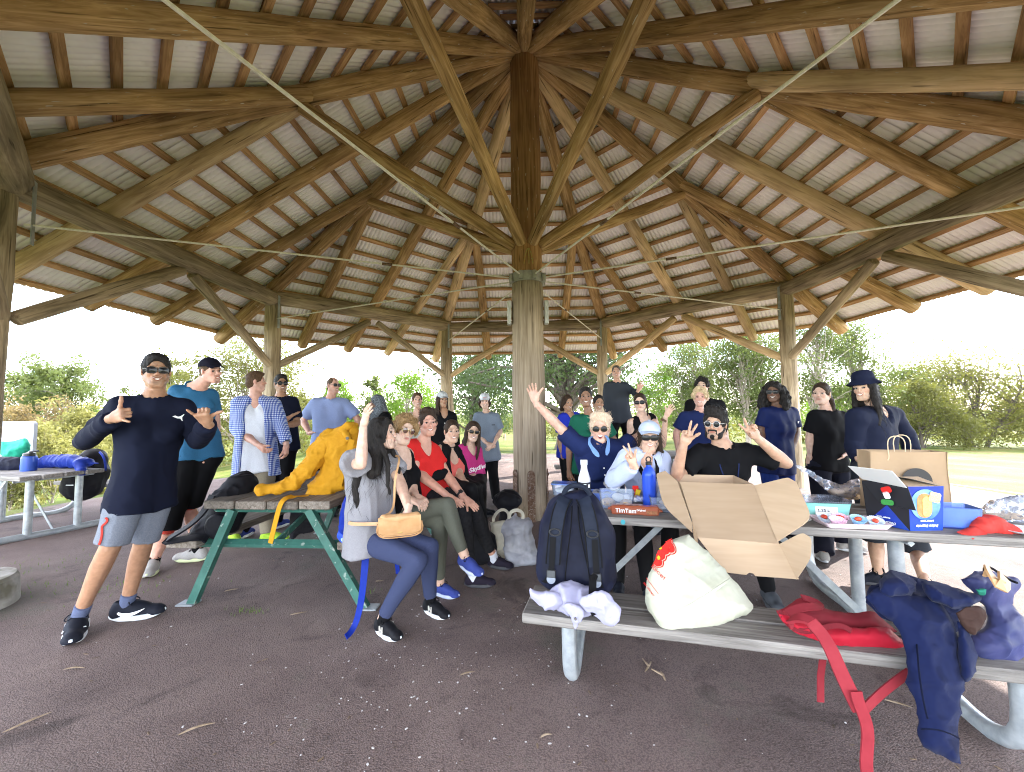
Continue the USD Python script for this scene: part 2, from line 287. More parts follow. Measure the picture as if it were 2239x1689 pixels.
for i in range(8):
    log('post', pp(i, R8 + (.12 if i == 3 else 0), 0), pp(i, R8 + (.08 if i == 3 else 0), ZB + .1), .155 if i != 3 else .135, LOGG, .135)
    a, b = pp(i, R8, ZB), pp(i + 1, R8, ZB); d = unit(b - a)
    log('ring_beam', a - d * .05 + [0, 0, .03 * (i % 2)], b + d * .12 + [0, 0, .03 * (i % 2)], .155, LOGG, .13, wob=.02)
    log('hip_rafter', pp(i, .18, hipz(.18)), pp(i, RT, hipz(RT)), .11, PALE if i in (1,) else LOG, .125)
    nrm = ea(i + .5); e = 6.27
    log('rafter', facept(i, .25, 0), facept(i, e, 0), .10, PALE if i in (7, 6) else LOG, .115)
    for s in (-1, 1):
        a0 = 1.06 / T8
        log('jack_rafter', facept(i, a0 - .02, s * (1.06 - .03)), facept(i, e, s * 1.06), .092, PALE if (i + s) % 3 == 0 else LOG, .105)
    log('strut', np.array([*(PC + .2 * ea(i)), 3.72]), pp(i, RS + .03, hipz(RS) - .13), .082, LOG, .088)
    mid = (pp(i, R8, ZB) + pp(i + 1, R8, ZB)) / 2
    for k, s in ((i, 1), (i + 1, -1)):
        p = pp(k, R8, 2.36); q = mid - s * .10 * d + [0, 0, -.16]; u = unit(q - p); h = unit([u[0], u[1], 0])
        log('knee_brace', p + h * .10, q, .072, PALE if i in (0, 7) else LOGG, .078)
    log('tie_rod', np.array([*(PC + .22 * ea(i)), 3.26]), pp(i, R8 - .12, 3.24), .0115, WHITE, n=6, wob=.0)
    q = np.array([*(PC + .2 * ea(i)), 3.26]) * (1 - .34) + pp(i, R8 - .12, 3.24) * .34; u = unit(pp(i, R8, 3.24) - q)
    part(pav, 'turnbuckle', tube([q - u * .06, q + u * .06], .017, 6), RUST)
    # a steel strap over each beam joint
    o = pp(i, R8 - .17, 0); tt = np.array([-ea(i)[1], ea(i)[0], 0]); 
    part(pav, 'steel_strap', strap([o + [0, 0, 3.05], o + [0, 0, 3.4], o + [0, 0, 3.66], pp(i, R8 - .05, 3.80), pp(i, R8 + .1, 3.80)], .045, .006, np.array([*-ea(i), .25])), GALV)
COLL = mat('grey_steel', (.30, .29, .275), (.42, .41, .39), sc=14, rough=.5, metal=.3)
part(pav, 'ring_collar', cat_(lathe([(.214, 3.19), (.232, 3.19), (.232, 3.32), (.214, 3.32)], 32, (*PC, 0)), *[box(.05, .09, .11, (*(PC + .245 * ea(k)), 3.255), .006) for k in range(8)]), COLL, smooth=30)
# battens and roof sheets, face by face
EDGE, HB = 6.36, .118 / math.cos(math.atan(SL / C8))
steps = np.arange(.42, EDGE - .02, .305); steps[-1] = EDGE - .09
pitch = math.atan(SL / C8)
for i in range(8):
    n2 = ea(i + .5); t2 = np.array([-n2[1], n2[0], 0]); dn = np.array([n2[0] * math.cos(pitch), n2[1] * math.cos(pitch), -math.sin(pitch)]); up = np.cross(dn, t2); up = up if up[2] > 0 else -up
    for a in steps:
        L = 2 * a * T8; bm = box(.045, .074, L + .02 * rng.random(), bev=.004)
        c = facept(i, a, 0) + up * (.112 + .022)
        part(pav, 'roof_batten', bm, BATT, xf=place(np.stack([up, dn, t2], 1), c))
    hw = EDGE * T8 + .03; ns = 7
    for k in range(ns):
        u = np.linspace(-hw + 2 * hw * k / ns - .05, -hw + 2 * hw * (k + 1) / ns + .05, 132)
        a0 = np.clip(np.abs(u) / T8 - .11, .02, EDGE - .001); hgt = -.004 + .024 * (1 - np.abs(np.cos(u / .0762 * np.pi)) ** .75) + .003 * (k % 2)
        rows = []
        for f in (0., .5, 1.):
            a = a0 + (EDGE - a0) * f
            rows.append(np.array([facept(i, aa, uu) for aa, uu in zip(a, u)]) + up * (.112 + .044 + .012 + hgt)[:, None])
        m = 132; V = np.vstack(rows); q = [(r * m + j, r * m + j + 1, r * m + m + j + 1, r * m + m + j) for r in range(2) for j in range(m - 1)]
        part(pav, 'roof_sheet', TM(V, np.array(q)), ZINC, smooth=True)
for s in (-1, 1):
    part(pav, 'junction_box', box(.055, .13, .32, (PC[0] + s * .255, PC[1] - .05, 2.78), .008), PANEL)
for s, a in ((0, -1.55), (1, -2.6), (2, -.15)):
    c = np.array([*(PC + .232 * np.array([math.cos(a), math.sin(a)])), 0]); z = frame([math.cos(a), math.sin(a), 0], [0, 0, 1])
    p = moved(plate([(-.02, -.05), (.62, -.05), (.655, -.03), (.66, 0), (.655, .03), (.62, .05), (-.02, .05)], .010), z, c)
    bolts = [moved(trimesh.creation.cylinder(.017, .025, sections=8), z, c + [0, 0, h] + unit([math.cos(a), math.sin(a), 0]) * .012) for h in (.12, .34, .58)]
    o = part(pav, 'base_bracket', p, RUST)
    for b in bolts: part(o, 'bolt', b, RUST)
RIB = mat('faded_ribbon', (.42, .20, .05), (.25, .28, .10), sc=40, rough=.8)
part(pav, 'ribbon', cat_(*[strap(curve([np.array([PC[0] + x0, PC[1] - .225, 3.62]), np.array([PC[0] + x0 + dx, PC[1] - .25, 3.52]), np.array([PC[0] + x0 + dx * 1.6, PC[1] - .24, 3.40])], 6), .016, .002, (0, -1, 0)) for x0, dx in ((0, -.03), (.02, .03), (.01, .005))]), RIB)
# ---------------------------------------------------------------- trees
def leafmat(name, ramp, tr=.45):
    usdkit.material(stage, look(name), {'g': ('geometry', {}), 'r': ('rgb_ramp', {'ramp': ramp}), 'p': ('principled_bsdf', {'roughness': .55, 'specular_ior_level': .35}), 't': ('translucent_bsdf', {}), 'h': ('hsv', {'value': 1.35, 'saturation': 1.1}), 'm': ('mix_closure', {'fac': tr})},
        [('g.random_per_island', 'r.fac'), ('r.color', 'p.base_color'), ('r.color', 'h.color'), ('h.color', 't.color'), ('p.BSDF', 'm.closure1'), ('t.BSDF', 'm.closure2')], surface='m.closure'); return look(name)
LEAF = {'gum': leafmat('gum_leaves', [(0, (0.090, 0.114, 0.033)), (.6, (0.170, 0.193, 0.060)), (1, (0.280, 0.245, 0.098))]),
        'dark': leafmat('dark_leaves', [(0, (0.05, 0.075, 0.026)), (.6, (0.115, 0.15, 0.05)), (1, (0.22, 0.23, 0.07))]),
        'olive': leafmat('olive_leaves', [(0, (0.110, 0.114, 0.030)), (.5, (0.200, 0.184, 0.053)), (1, (0.380, 0.271, 0.083))]),
        'gold': leafmat('golden_leaves', [(0, (0.18, 0.175, 0.055)), (.5, (0.31, 0.285, 0.10)), (1, (0.47, 0.40, 0.16))]),
        'brown': leafmat('brown_leaves', [(0, (0.18, 0.135, 0.06)), (.5, (0.28, 0.21, 0.10)), (1, (0.40, 0.29, 0.15))]),
        'bright': leafmat('bright_leaves', [(0, (0.100, 0.175, 0.022)), (.5, (0.180, 0.280, 0.038)), (1, (0.320, 0.385, 0.060))])}
BARK = mat('pale_bark', (.16, .13, .10), (.33, .29, .24), sc=6, st=(3, 3, .6), rough=.85, bump=.5, bs=12, bd=.03)
BARKD = mat('dark_bark', (.05, .04, .032), (.12, .10, .08), sc=6, st=(3, 3, .6), rough=.9, bump=.6, bs=12, bd=.04)
def leaves(cent, sig, n, size, rs, flat=.75, droop=.6):
    """n leaf quads scattered in clumps round the centres"""
    k = rs.integers(0, len(cent), n); d = rs.normal(size=(n, 3)); d *= (rs.random(n) ** .4 / np.linalg.norm(d, axis=1))[:, None] * 1.35
    P = cent[k] + d * sig[k][:, None] * [1, 1, flat]
    ax = rs.normal(size=(n, 3)) + [0, 0, -droop]; ax /= np.linalg.norm(ax, axis=1)[:, None]
    sd = np.cross(ax, rs.normal(size=(n, 3))); sd /= np.linalg.norm(sd, axis=1)[:, None]
    L = size * rs.uniform(.6, 1.4, n)[:, None]; w = L * .33
    v = np.stack([P, P + ax * L * .5 + sd * w * .6, P + ax * L, P + ax * L * .5 - sd * w * .6], 1).reshape(-1, 3)
    q = np.arange(n)[:, None] * 4 + np.arange(4)
    return TM(v, q)
def tree(name, label, x, d, ytop, wpx, kind='gum', n=3500, leaf=.24, bark=BARK, seed=0, low=.35, trunk=.02, lean=0., stems=1, clump=.17, nl=26, group='trees round the grass field', ybase=None, shape=1.0):
    """x = the trunk's picture column, d = its distance, ytop = the crown's top row, wpx = crown width in the picture"""
    rs = np.random.default_rng(seed + 100); X = (x - CX) * d / F; gz = float(ground_z(X, d)); H = EYE + (890 - ytop) * d / F - gz; W = wpx * d / F / 2
    o = thing(name, label, 'tree', (X, d, gz), group); B = np.array([X, d, gz]); tubes = []; cent = []; sig = []
    for s in range(stems):
        a = rs.uniform(0, 6.28) ; off = np.array([math.cos(a), math.sin(a), 0]) * (0 if stems == 1 else .35 * W)
        hh = H * rs.uniform(.72, .9); P = curve([B + off * .25 - [0, 0, .3], B + off * .6 + [rs.normal(0, .03) * H + lean * H * .2, rs.normal(0, .03) * H, hh * .35], B + off + [lean * H * .5 + rs.normal(0, .05) * H, rs.normal(0, .05) * H, hh * .7], B + off * 1.3 + [lean * H, 0, hh]], 9)
        r0 = trunk * H / math.sqrt(stems); tubes.append(tube(P, np.linspace(r0 * 1.15, r0 * .25, 9), 8))
        for k in range(nl // stems):
            t = rs.uniform(low * .75, 1); j = min(8, t * 8); p0 = P[int(j)] + (P[min(8, int(j) + 1)] - P[int(j)]) * (j - int(j))
            az = rs.uniform(0, 6.283); q = rs.uniform(.35, 1.)
            zt = low + (1 - low) * rs.random() ** .8; rr_ = W * q * (math.sqrt(max(.05, 1 - ((zt - low) / (1 - low) * 1.02 - (.42 if shape else .2)) ** 2 / (.62 ** 2 if shape else 1))))
            tip = B + [lean * H * zt, 0, 0] + np.array([math.cos(az) * rr_, math.sin(az) * rr_, zt * H * .95])
            if tip[2] < p0[2] - .1 * H: p0 = P[max(0, int(j) - 3)]
            m1 = p0 * .5 + tip * .5 + rs.normal(0, .05 * W, 3) + [0, 0, .06 * H]
            C = curve([p0, m1, tip], 5); tubes.append(tube(C, np.linspace(r0 * .38, r0 * .09, 5), 5)); 
            for c in (tip, C[3], tip + rs.normal(0, clump * W * 1.1, 3), C[3] + rs.normal(0, clump * W * 1.1, 3)): cent.append(c); sig.append(clump * W * rs.uniform(.6, 1.35))
    part(o, 'trunk', cat_(*tubes), bark, smooth=60)
    part(o, 'crown', leaves(np.array(cent), np.array(sig), int(n * 1.9), leaf * .88, rs), LEAF[kind])
    return o
T = tree
T('gum_tree', 'tall thin pale gum tree at the far left beside the shelter post', 45, 42, 760, 130, 'gum', 3400, .42, seed=1, clump=.2, low=.45)
T('gum_tree', 'round-headed pale gum with forked white trunk beyond the golden bushes', 143, 38, 768, 140, 'gum', 4200, .36, seed=2, clump=.2, low=.3)
T('wattle_tree', 'brownish spreading tree below the pale gums at left', 82, 26, 842, 170, 'brown', 3600, .22, seed=3, low=.3, nl=34)
T('green_tree', 'small bright green domed tree far behind the golden bushes', 208, 52, 864, 52, 'bright', 1500, .36, seed=4, low=.2)
T('golden_bush', 'golden yellow bush behind the backpack table, the leftmost one', 30, 15.5, 925, 130, 'olive', 3200, .15, seed=5, low=.05, nl=36, trunk=.012)
T('golden_bush', 'tall golden bush directly left of the man in the navy top', 178, 17, 876, 150, 'gold', 5200, .15, seed=6, low=.05, nl=44, trunk=.012)
T('golden_bush', 'lower golden bush between the leftmost bush and the tall one', 110, 15.0, 905, 115, 'gold', 3800, .14, seed=7, low=.03, nl=36, trunk=.012)
T('golden_bush', 'golden bush showing between the navy man and the cap man', 255, 20, 905, 130, 'gold', 3000, .16, seed=8, low=.03, nl=30, trunk=.012)
T('gum_tree', 'gum with dull crown peeping left of the navy man', 278, 42, 824, 70, 'gum', 2000, .36, seed=9, low=.2)
T('gum_tree', 'pinkish gum crown rising behind the head of the navy man', 375, 44, 758, 110, 'olive', 4200, .34, seed=10, low=.2)
T('broad_gum_tree', 'broad pale gum filling the gap behind the left shelter post', 545, 32, 716, 300, 'olive', 9500, .28, seed=11, low=.06, nl=64, clump=.17)
T('broad_gum_tree', 'second yellowish crown just right of the left shelter post', 650, 38, 842, 90, 'olive', 2600, .3, seed=12, low=.1)
T('leafy_tree', 'yellow green bushy tree behind the man in pale blue', 738, 42, 816, 110, 'bright', 3600, .3, seed=13, low=.08, nl=34)
T('slim_gum_tree', 'slim gum with small tuft left of the headscarf', 812, 48, 800, 52, 'gum', 1800, .36, seed=14, low=.3)
T('leafy_tree', 'light green tree spreading behind the headscarf woman', 890, 36, 800, 150, 'bright', 3800, .28, seed=15, low=.1, nl=32)
T('shade_tree', 'big dark spreading tree right behind the centre post', 1224, 19, 610, 500, 'dark', 15000, .2, BARKD, seed=16, low=.34, trunk=.045, nl=64, clump=.13, shape=0)
T('shade_tree', 'dark leafy tree behind the two women in caps', 1040, 27, 730, 240, 'dark', 7500, .22, BARKD, seed=17, low=.15, nl=44, trunk=.03)
T('leafy_tree', 'yellow green tree just right of the man standing high', 1435, 40, 790, 120, 'bright', 3400, .3, seed=18, low=.2, nl=30)
for k, (x, d, yt, w, kd, lb) in enumerate([(1500, 30, 735, 150, 'gum', 'gum with bent bare limb behind the wild dark hair'), (1546, 33, 702, 170, 'gum', 'gum with twin pale stems left of the right shelter post'), (1630, 25, 668, 200, 'gum', 'nearest slender gum, trunk in the gap left of the right shelter post'),
        (1662, 27, 690, 170, 'gum', 'slender gum whose trunk leans beside the nearest slender one'), (1780, 28, 668, 190, 'gum', 'gum standing behind the woman in cargo trousers'), (1880, 30, 690, 190, 'gum', 'rightmost of the slender gums, above the bucket hat'), (1840, 36, 840, 160, 'bright', 'low bright tree under the slender gums')]):
    T('slender_gum_tree', lb, x, d, yt, w, kd, 5200, .22, seed=20 + k, low=.16, nl=44, clump=.19, trunk=.018, lean=.04 * (-1) ** k, group='gums behind the right shelter post')
T('domed_tree', 'broad olive domed tree with dark trunks at the right edge', 2125, 31, 775, 290, 'olive', 11000, .22, BARKD, seed=30, low=.05, nl=84, stems=3, trunk=.03, clump=.20)
T('domed_tree', 'lower dusky domed tree between bucket hat and olive tree', 1985, 34, 796, 170, 'gum', 5200, .24, BARKD, seed=31, low=.08, nl=44, stems=2, trunk=.025)
T('domed_tree', 'yellowish front lobe tree low at the foot of the olive tree', 2020, 28, 838, 170, 'olive', 5200, .2, BARKD, seed=32, low=.05, nl=44, stems=2, trunk=.025)
T('domed_tree', 'olive tree cut by the right edge of the view', 2262, 30, 845, 190, 'gold', 4200, .22, BARKD, seed=33, low=.05, nl=44, stems=2, trunk=.025)
rs = np.random.default_rng(77)
far = []
cent, sig = [], []
for k in range(190):
    az = rs.uniform(-1.15, 1.15); d = rs.uniform(62, 95); X = math.tan(az * .93) * d; 
    if abs(X) > 150: continue
    g = float(ground_z(X, d)); h = rs.uniform(3, 8.5)
    for q in range(5): cent.append([X + rs.normal(0, 2), d + rs.normal(0, 1.5), g + h * rs.uniform(.05, 1)]); sig.append(rs.uniform(1.0, 2.0))
top('far_woodland', leaves(np.array(cent), np.array(sig), 34000, .75, rs), LEAF['gum'], 'hazy belt of woodland closing the view behind the field', 'woodland', kind='stuff')
cent, sig = [], []
for k in range(120):
    az = rs.uniform(-1.1, 1.1); d = rs.uniform(34, 44); X = math.tan(az * .93) * d
    if -13 < X < 2 and d < 60: d += 22; X = math.tan(az * .93) * d
    g = float(ground_z(X, d))
    for q in range(3): cent.append([X + rs.normal(0, .8), d + rs.normal(0, .6), g + rs.uniform(.1, 1.7)]); sig.append(rs.uniform(.5, 1.0))
top('undergrowth', leaves(np.array(cent), np.array(sig), 14000, .34, rs), LEAF['olive'], 'low scrub along the foot of the trees', 'undergrowth', kind='stuff')
bp = on(1103, 962, -1.3)
o = thing('bollard', 'short dark timber bollard on the grass behind the grey-tee woman', 'bollard', (bp[0], bp[1], float(ground_z(bp[0], bp[1]))))
log('post', (bp[0], bp[1], o.loc[2] - .1), (bp[0], bp[1], o.loc[2] + .62), .13, LOGG, parent=o)
# ---------------------------------------------------------------- people: a signed-distance modeller
def cone(a, b, ra, rb=None, k=.02, cut=None): return ('c', np.asarray(a, float), np.asarray(b, float), ra, ra if rb is None else rb, k, cut)
def chain(pts, rs, k=.02, cut=None): return ('h', np.asarray(pts, float), np.asarray(rs, float), 0., 0., k, cut)
def ell(c, r, R=np.eye(3), k=.02, cut=None): return ('e', np.asarray(c, float), np.asarray(r, float), np.asarray(R, float), None, k, cut)
def neg(p): return ('-',) + p
def xform(ps, R, t, s=1.):
    """primitives moved from a local frame into the world"""
    out = []
    for p in ps:
        m = p[0] == '-'; q = p[1:] if m else p
        cut = None if q[6] is None else [(R @ (np.asarray(c) * s) + t, R @ np.asarray(n)) for c, n in q[6]]
        if q[0] == 'h': out.append(('h', (R @ (q[1] * s).T).T + t, q[2] * s, 0., 0., q[5] * s, cut)); continue
        q = ('c', R @ (q[1] * s) + t, R @ (q[2] * s) + t, q[3] * s, q[4] * s, q[5] * s, cut) if q[0] == 'c' else ('e', R @ (q[1] * s) + t, q[2] * s, R @ q[3], None, q[5] * s, cut)
        out.append(('-',) + q if m else q)
    return out
def _dist(p, P):
    if p[0] == 'c':
        a, b = p[1], p[2]; d = b - a; dd = max(d @ d, 1e-12)
        q = P - a; t = np.clip(q @ d / dd, 0, 1); o = q - t[..., None] * d
        r = np.sqrt((o * o).sum(-1)) - (p[3] + (p[4] - p[3]) * t)
    elif p[0] == 'h':
        r = None
        for i in range(len(p[1]) - 1):
            e = _dist(('c', p[1][i], p[1][i + 1], p[2][i], p[2][i + 1], 0, None), P); r = e if r is None else np.minimum(r, e)
    else:
        q = (P - p[1]) @ p[3]; k0 = np.sqrt(((q / p[2]) ** 2).sum(-1)); k1 = np.sqrt(((q / p[2] ** 2) ** 2).sum(-1)); r = k0 * (k0 - 1) / np.maximum(k1, 1e-9)
    for c, n in p[6] or (): r = np.maximum(r, (P - c) @ np.asarray(n, float))
    return r
def _box(p):
    if p[0] == 'c': r = max(p[3], p[4]); return np.minimum(p[1], p[2]) - r, np.maximum(p[1], p[2]) + r
    if p[0] == 'h': r = p[2].max(); return p[1].min(0) - r, p[1].max(0) + r
    e = np.abs(p[3]) @ p[2]; return p[1] - e, p[1] + e
def field(ps, P):
    Fv = np.full(P.shape[:-1], 1.)
    for p in ps:
        if p[0] == '-': Fv = np.maximum(Fv, -_dist(p[1:], P)); continue
        d = _dist(p, P); h = np.maximum(p[5] - np.abs(Fv - d), 0) / p[5]; Fv = np.minimum(Fv, d) - h * h * p[5] * .25
    return Fv
def solid(ps, h, cuts=(), lo=None, hi=None):
    """the surface of the smoothly united primitives, by surface nets on a grid of step h"""
    B = [_box(p) for p in ps if p[0] != '-']; l = np.min([b[0] for b in B], 0) - 3 * h; u = np.max([b[1] for b in B], 0) + 3 * h
    if lo is not None: l, u = np.maximum(l, lo), np.minimum(u, hi)
    N = np.maximum(np.ceil((u - l) / h).astype(int), 4); G = np.full(N, .5, np.float32)
    ax = [l[i] + h * np.arange(N[i]) for i in range(3)]
    for p in ps:
        m = p[0] == '-'; q = p[1:] if m else p; b0, b1 = _box(q); mg = q[5] + 3 * h
        i0 = np.clip(np.floor((b0 - mg - l) / h).astype(int), 0, N); i1 = np.clip(np.ceil((b1 + mg - l) / h).astype(int) + 1, 0, N)
        if (i1 <= i0).any(): continue
        S = tuple(slice(x, y) for x, y in zip(i0, i1)); P = np.stack(np.meshgrid(*[ax[i][S[i]] for i in range(3)], indexing='ij'), -1); d = _dist(q, P)
        g = G[S]
        if m: G[S] = np.maximum(g, -d)
        else: w = np.maximum(q[5] - np.abs(g - d), 0) / q[5]; G[S] = np.minimum(g, d) - w * w * q[5] * .25
    if cuts:
        X, Y, Z = np.meshgrid(*ax, indexing='ij')
        for c, n in cuts: G = np.maximum(G, (X - c[0]) * n[0] + (Y - c[1]) * n[1] + (Z - c[2]) * n[2])
    G[[0, -1]] = np.maximum(G[[0, -1]], .01); G[:, [0, -1]] = np.maximum(G[:, [0, -1]], .01); G[:, :, [0, -1]] = np.maximum(G[:, :, [0, -1]], .01)
    ins = G < 0; C = np.zeros(N - 1, np.int8)
    for o in np.ndindex(2, 2, 2): C += ins[o[0]:N[0] - 1 + o[0], o[1]:N[1] - 1 + o[1], o[2]:N[2] - 1 + o[2]]
    act = np.argwhere((C > 0) & (C < 8)); ids = np.full(N - 1, -1, np.int64); ids[tuple(act.T)] = np.arange(len(act))
    V = np.zeros((len(act), 3)); W = np.zeros(len(act)); i, j, k = act.T
    for a in range(3):
        e = np.eye(3, dtype=int)[a]
        for o in np.ndindex(2, 2):
            off = np.zeros(3, int); off[[x for x in range(3) if x != a]] = o
            A = G[i + off[0], j + off[1], k + off[2]]; Bv = G[i + off[0] + e[0], j + off[1] + e[1], k + off[2] + e[2]]
            x = (A < 0) != (Bv < 0); t = A[x] / (A[x] - Bv[x]); V[x] += off + t[:, None] * e; W[x] += 1
    V = l + (act + V / W[:, None]) * h; fs = []
    for a in range(3):
        b, c = (a + 1) % 3, (a + 2) % 3; n = [N[0] - 1, N[1] - 1, N[2] - 1]; sl0 = [slice(1, m) for m in n]; sl0[a] = slice(0, n[a]); sl1 = list(sl0); sl1[a] = slice(1, n[a] + 1)
        x = ins[tuple(sl0)]; y = ins[tuple(sl1)]; E_ = np.argwhere(x != y); fl = x[tuple(E_.T)]; off = np.ones(3, int); off[a] = 0; E_ = E_ + off
        def idx(db, dc): q = E_.copy(); q[:, b] -= db; q[:, c] -= dc; return ids[tuple(q.T)]
        Q = np.stack([idx(1, 1), idx(0, 1), idx(0, 0), idx(1, 0)], 1); Q[~fl] = Q[~fl][:, ::-1]; fs.append(Q)
    return TM(V, np.vstack(fs))
def keep(m, fn):
    """only the faces whose centre satisfies fn"""
    c = m.vertices[m.faces].mean(1); m = TM(m.vertices, m.faces[fn(c)]); m.remove_unreferenced_vertices(); return m
def folds(m, amp, sc=7., st=(1, 1, .45), seed=0):
    """cloth creases: thin ridges of warped noise over broad soft swells"""
    v = np.array(m.vertices); q = v * st * sc * .8 + 3.1 * seed; q = q + .5 * np.stack([meshkit.noise(q * .7 + k, seed + k) for k in (3, 11, 23)], -1)
    rg = lambda p, k: (1 - np.abs(2 * meshkit.noise(p, seed + k) - 1)) ** 3
    d = rg(q, 1) * 1.0 + rg(q * 2.2 + 5, 2) * .5 + (meshkit.noise(q * .45 + 9, seed) - .5) * .9 - .45
    return TM(v + m.vertex_normals * (amp * 1.15 * d)[:, None], m.faces)

usdkit.material(stage, look('skin'), {'a': ('attribute', {'attribute': 'tint'}), 'tc': ('texture_coordinate', {}), 'n': ('noise_texture', {'scale': 30., 'detail': 4}), 'r': ('rgb_ramp', {'ramp': [(.3, (.86, .82, .8)), (.7, (1.1, 1.1, 1.1))]}), 'm': ('mix_color', {'blend_type': 'multiply', 'fac': 1., 'use_clamp': False}), 'p': ('principled_bsdf', {'roughness': .48, 'specular_ior_level': .4, 'subsurface_weight': .12, 'subsurface_scale': .01, 'subsurface_radius': (1., .35, .2)})},
    [('tc.object', 'n.vector'), ('n.fac', 'r.fac'), ('a.color', 'm.a'), ('r.color', 'm.b'), ('m.result', 'p.base_color')], surface='p.BSDF')
def hairmat(n, c1, c2): return mat(n, c1, c2, sc=40, st=(6, 6, .5), rough=.55, bump=.8, bs=60, bd=.006, spec=.16)
HAIR = {'black': hairmat('black_hair', (.008, .007, .007), (.022, .018, .016)), 'dark': hairmat('dark_brown_hair', (.016, .010, .007), (.045, .026, .016)), 'brown': hairmat('brown_hair', (.04, .022, .012), (.10, .055, .028)),
        'blond': hairmat('dark_blond_hair', (.11, .065, .03), (.32, .2, .09)), 'pale': hairmat('pale_blond_hair', (.45, .33, .23), (.68, .53, .4)), 'fair': hairmat('fair_hair', (.38, .27, .15), (.62, .48, .3)), 'grey': hairmat('grey_brown_hair', (.05, .04, .032), (.12, .10, .085))}
EYEW = mat('eye_white', (.34, .31, .29), rough=.3); IRIS = mat('eye_iris', (.018, .011, .008), rough=.15); TOOTH = mat('teeth', (.74, .71, .65), rough=.3); MOUTH = mat('mouth_inside', (.09, .018, .018), rough=.5)
LENS = mat('dark_lens', (.008, .008, .009), rough=.12, spec=.22); BLACKP = mat('black_plastic', (.012, .012, .013), rough=.3); GOLDM = mat('gold_wire', (.55, .40, .18), rough=.3, metal=.8); CLEARP = mat('clear_plastic_frame', (.6, .58, .55), rough=.2); TORT = mat('tortoise_frame', (.12, .07, .03), (.3, .2, .08), sc=60, rough=.25)
_cl = {}
def cloth(name, c1, c2=None, sheen=.0, rough=.85, sc=140., bump=.25, **k):
    if name not in _cl: _cl[name] = mat(name, c1, c2 or tuple(x * .8 for x in c1), sc=sc, rough=rough, bump=bump, bs=900, bd=.002, sheen=sheen, spec=.09, lo=.3, hi=.7, **k)
    return _cl[name]
def head_prims(fem, jaw=1.):
    w = .97 if fem else 1.
    ps = [ell((0, -.012, .036), (.075, .094, .088), k=.03), ell((0, .022, -.03), (.061 * w, .066, .085), k=.03), cone((-.018, .068, -.098), (.018, .068, -.098), .0185 if fem else .022, k=.03)]
    for s in (-1, 1):
        ps += [cone((s * .052 * w * jaw, .0, -.055), (s * .018, .06, -.094), .024, .020, k=.03), ell((s * .036, .064, -.022), (.024, .02, .022), k=.02), cone((s * .012, .084, .026), (s * .048, .069, .024), .010, k=.012),
               ell((s * .078, -.012, -.006), (.009, .02, .031), rotz(s * -.35), k=.008), ell((s * .0105, .094, -.031), (.0085, .0095, .0075), k=.006)]
    ps += [cone((0, .083, .012), (0, .103, -.024), .0072, .0105, k=.012), cone((-.02, .082, -.058), (.02, .082, -.058), .012, k=.015)]
    for s in (-1, 1): ps.append(neg(ell((s * .032, .098, .004), (.0155, .020, .0095), k=.01)))
    return ps
FING = [(.030, .074), (.0105, .083), (-.0095, .076), (-.0275, .059)]
def hand_prims(pose, t):
    ps = [cone((0, -.04, 0), (0, .012, 0), .0255, .027, k=.02), cone((.022 * t, .022, .002), (.027 * t, .080, 0), .0165, .0155, k=.018), cone((-.020 * t, .022, .002), (-.025 * t, .078, 0), .0155, .0135, k=.018), cone((0, .02, 0), (0, .082, 0), .0165, .0145, k=.018), ell((.022 * t, .032, .010), (.015, .026, .013), k=.012)]
    spread, curl, thumb = {'open': ((.17, .05, -.08, -.24), (.20, .16, .18, .24), (.85, .2)), 'relax': ((.04, 0, -.03, -.07), (.5, .55, .6, .62), (.45, .35)), 'flat': ((.08, .02, -.04, -.12), (.12, .12, .12, .15), (.6, .15)),
        'peace': ((.24, -.16, -.05, -.1), (.06, .06, 1.55, 1.6), (.25, 1.1)), 'shaka': ((.05, 0, -.05, -.42), (1.45, 1.5, 1.5, .08), (1.15, .0)), 'fist': ((.02, 0, -.02, -.05), (1.45, 1.5, 1.5, 1.55), (.3, .9)), 'thumb': ((.03, 0, -.03, -.08), (.9, 1.0, 1.1, 1.15), (1.3, -.05)), 'gun': ((.06, -.02, -.05, -.1), (.35, .75, .95, 1.0), (1.25, -.05)), 'grip': ((.03, 0, -.03, -.05), (.8, .85, .9, .95), (.6, .6))}[pose]
    for (bx, L), a, c in zip(FING, spread, curl):
        p = np.array([bx * t, .080, 0.]); ang = 0; r = .0088 if L > .06 else .0076
        for f, w in ((.45, .8), (.31, 1.05), (.24, .75)):
            ang += c * w; d = np.array([math.sin(a) * t * math.cos(ang), math.cos(a) * math.cos(ang), math.sin(ang)]); q = p + d * L * f; ps.append(cone(p, q, r, r * .92, k=.006)); p = q; r *= .92
    p = np.array([.027 * t, .030, .008]); sp, cu = thumb
    for L, f in ((.036, .7), (.032, 1.), (.024, 1.15)):
        d = unit([math.sin(sp * f) * t, math.cos(sp * f), math.sin(cu * f) * 1.0]); q = p + d * L; ps.append(cone(p, q, .0115 if f < .9 else .0098, .0098 if f < .9 else .0088, k=.008)); p = q
    return ps
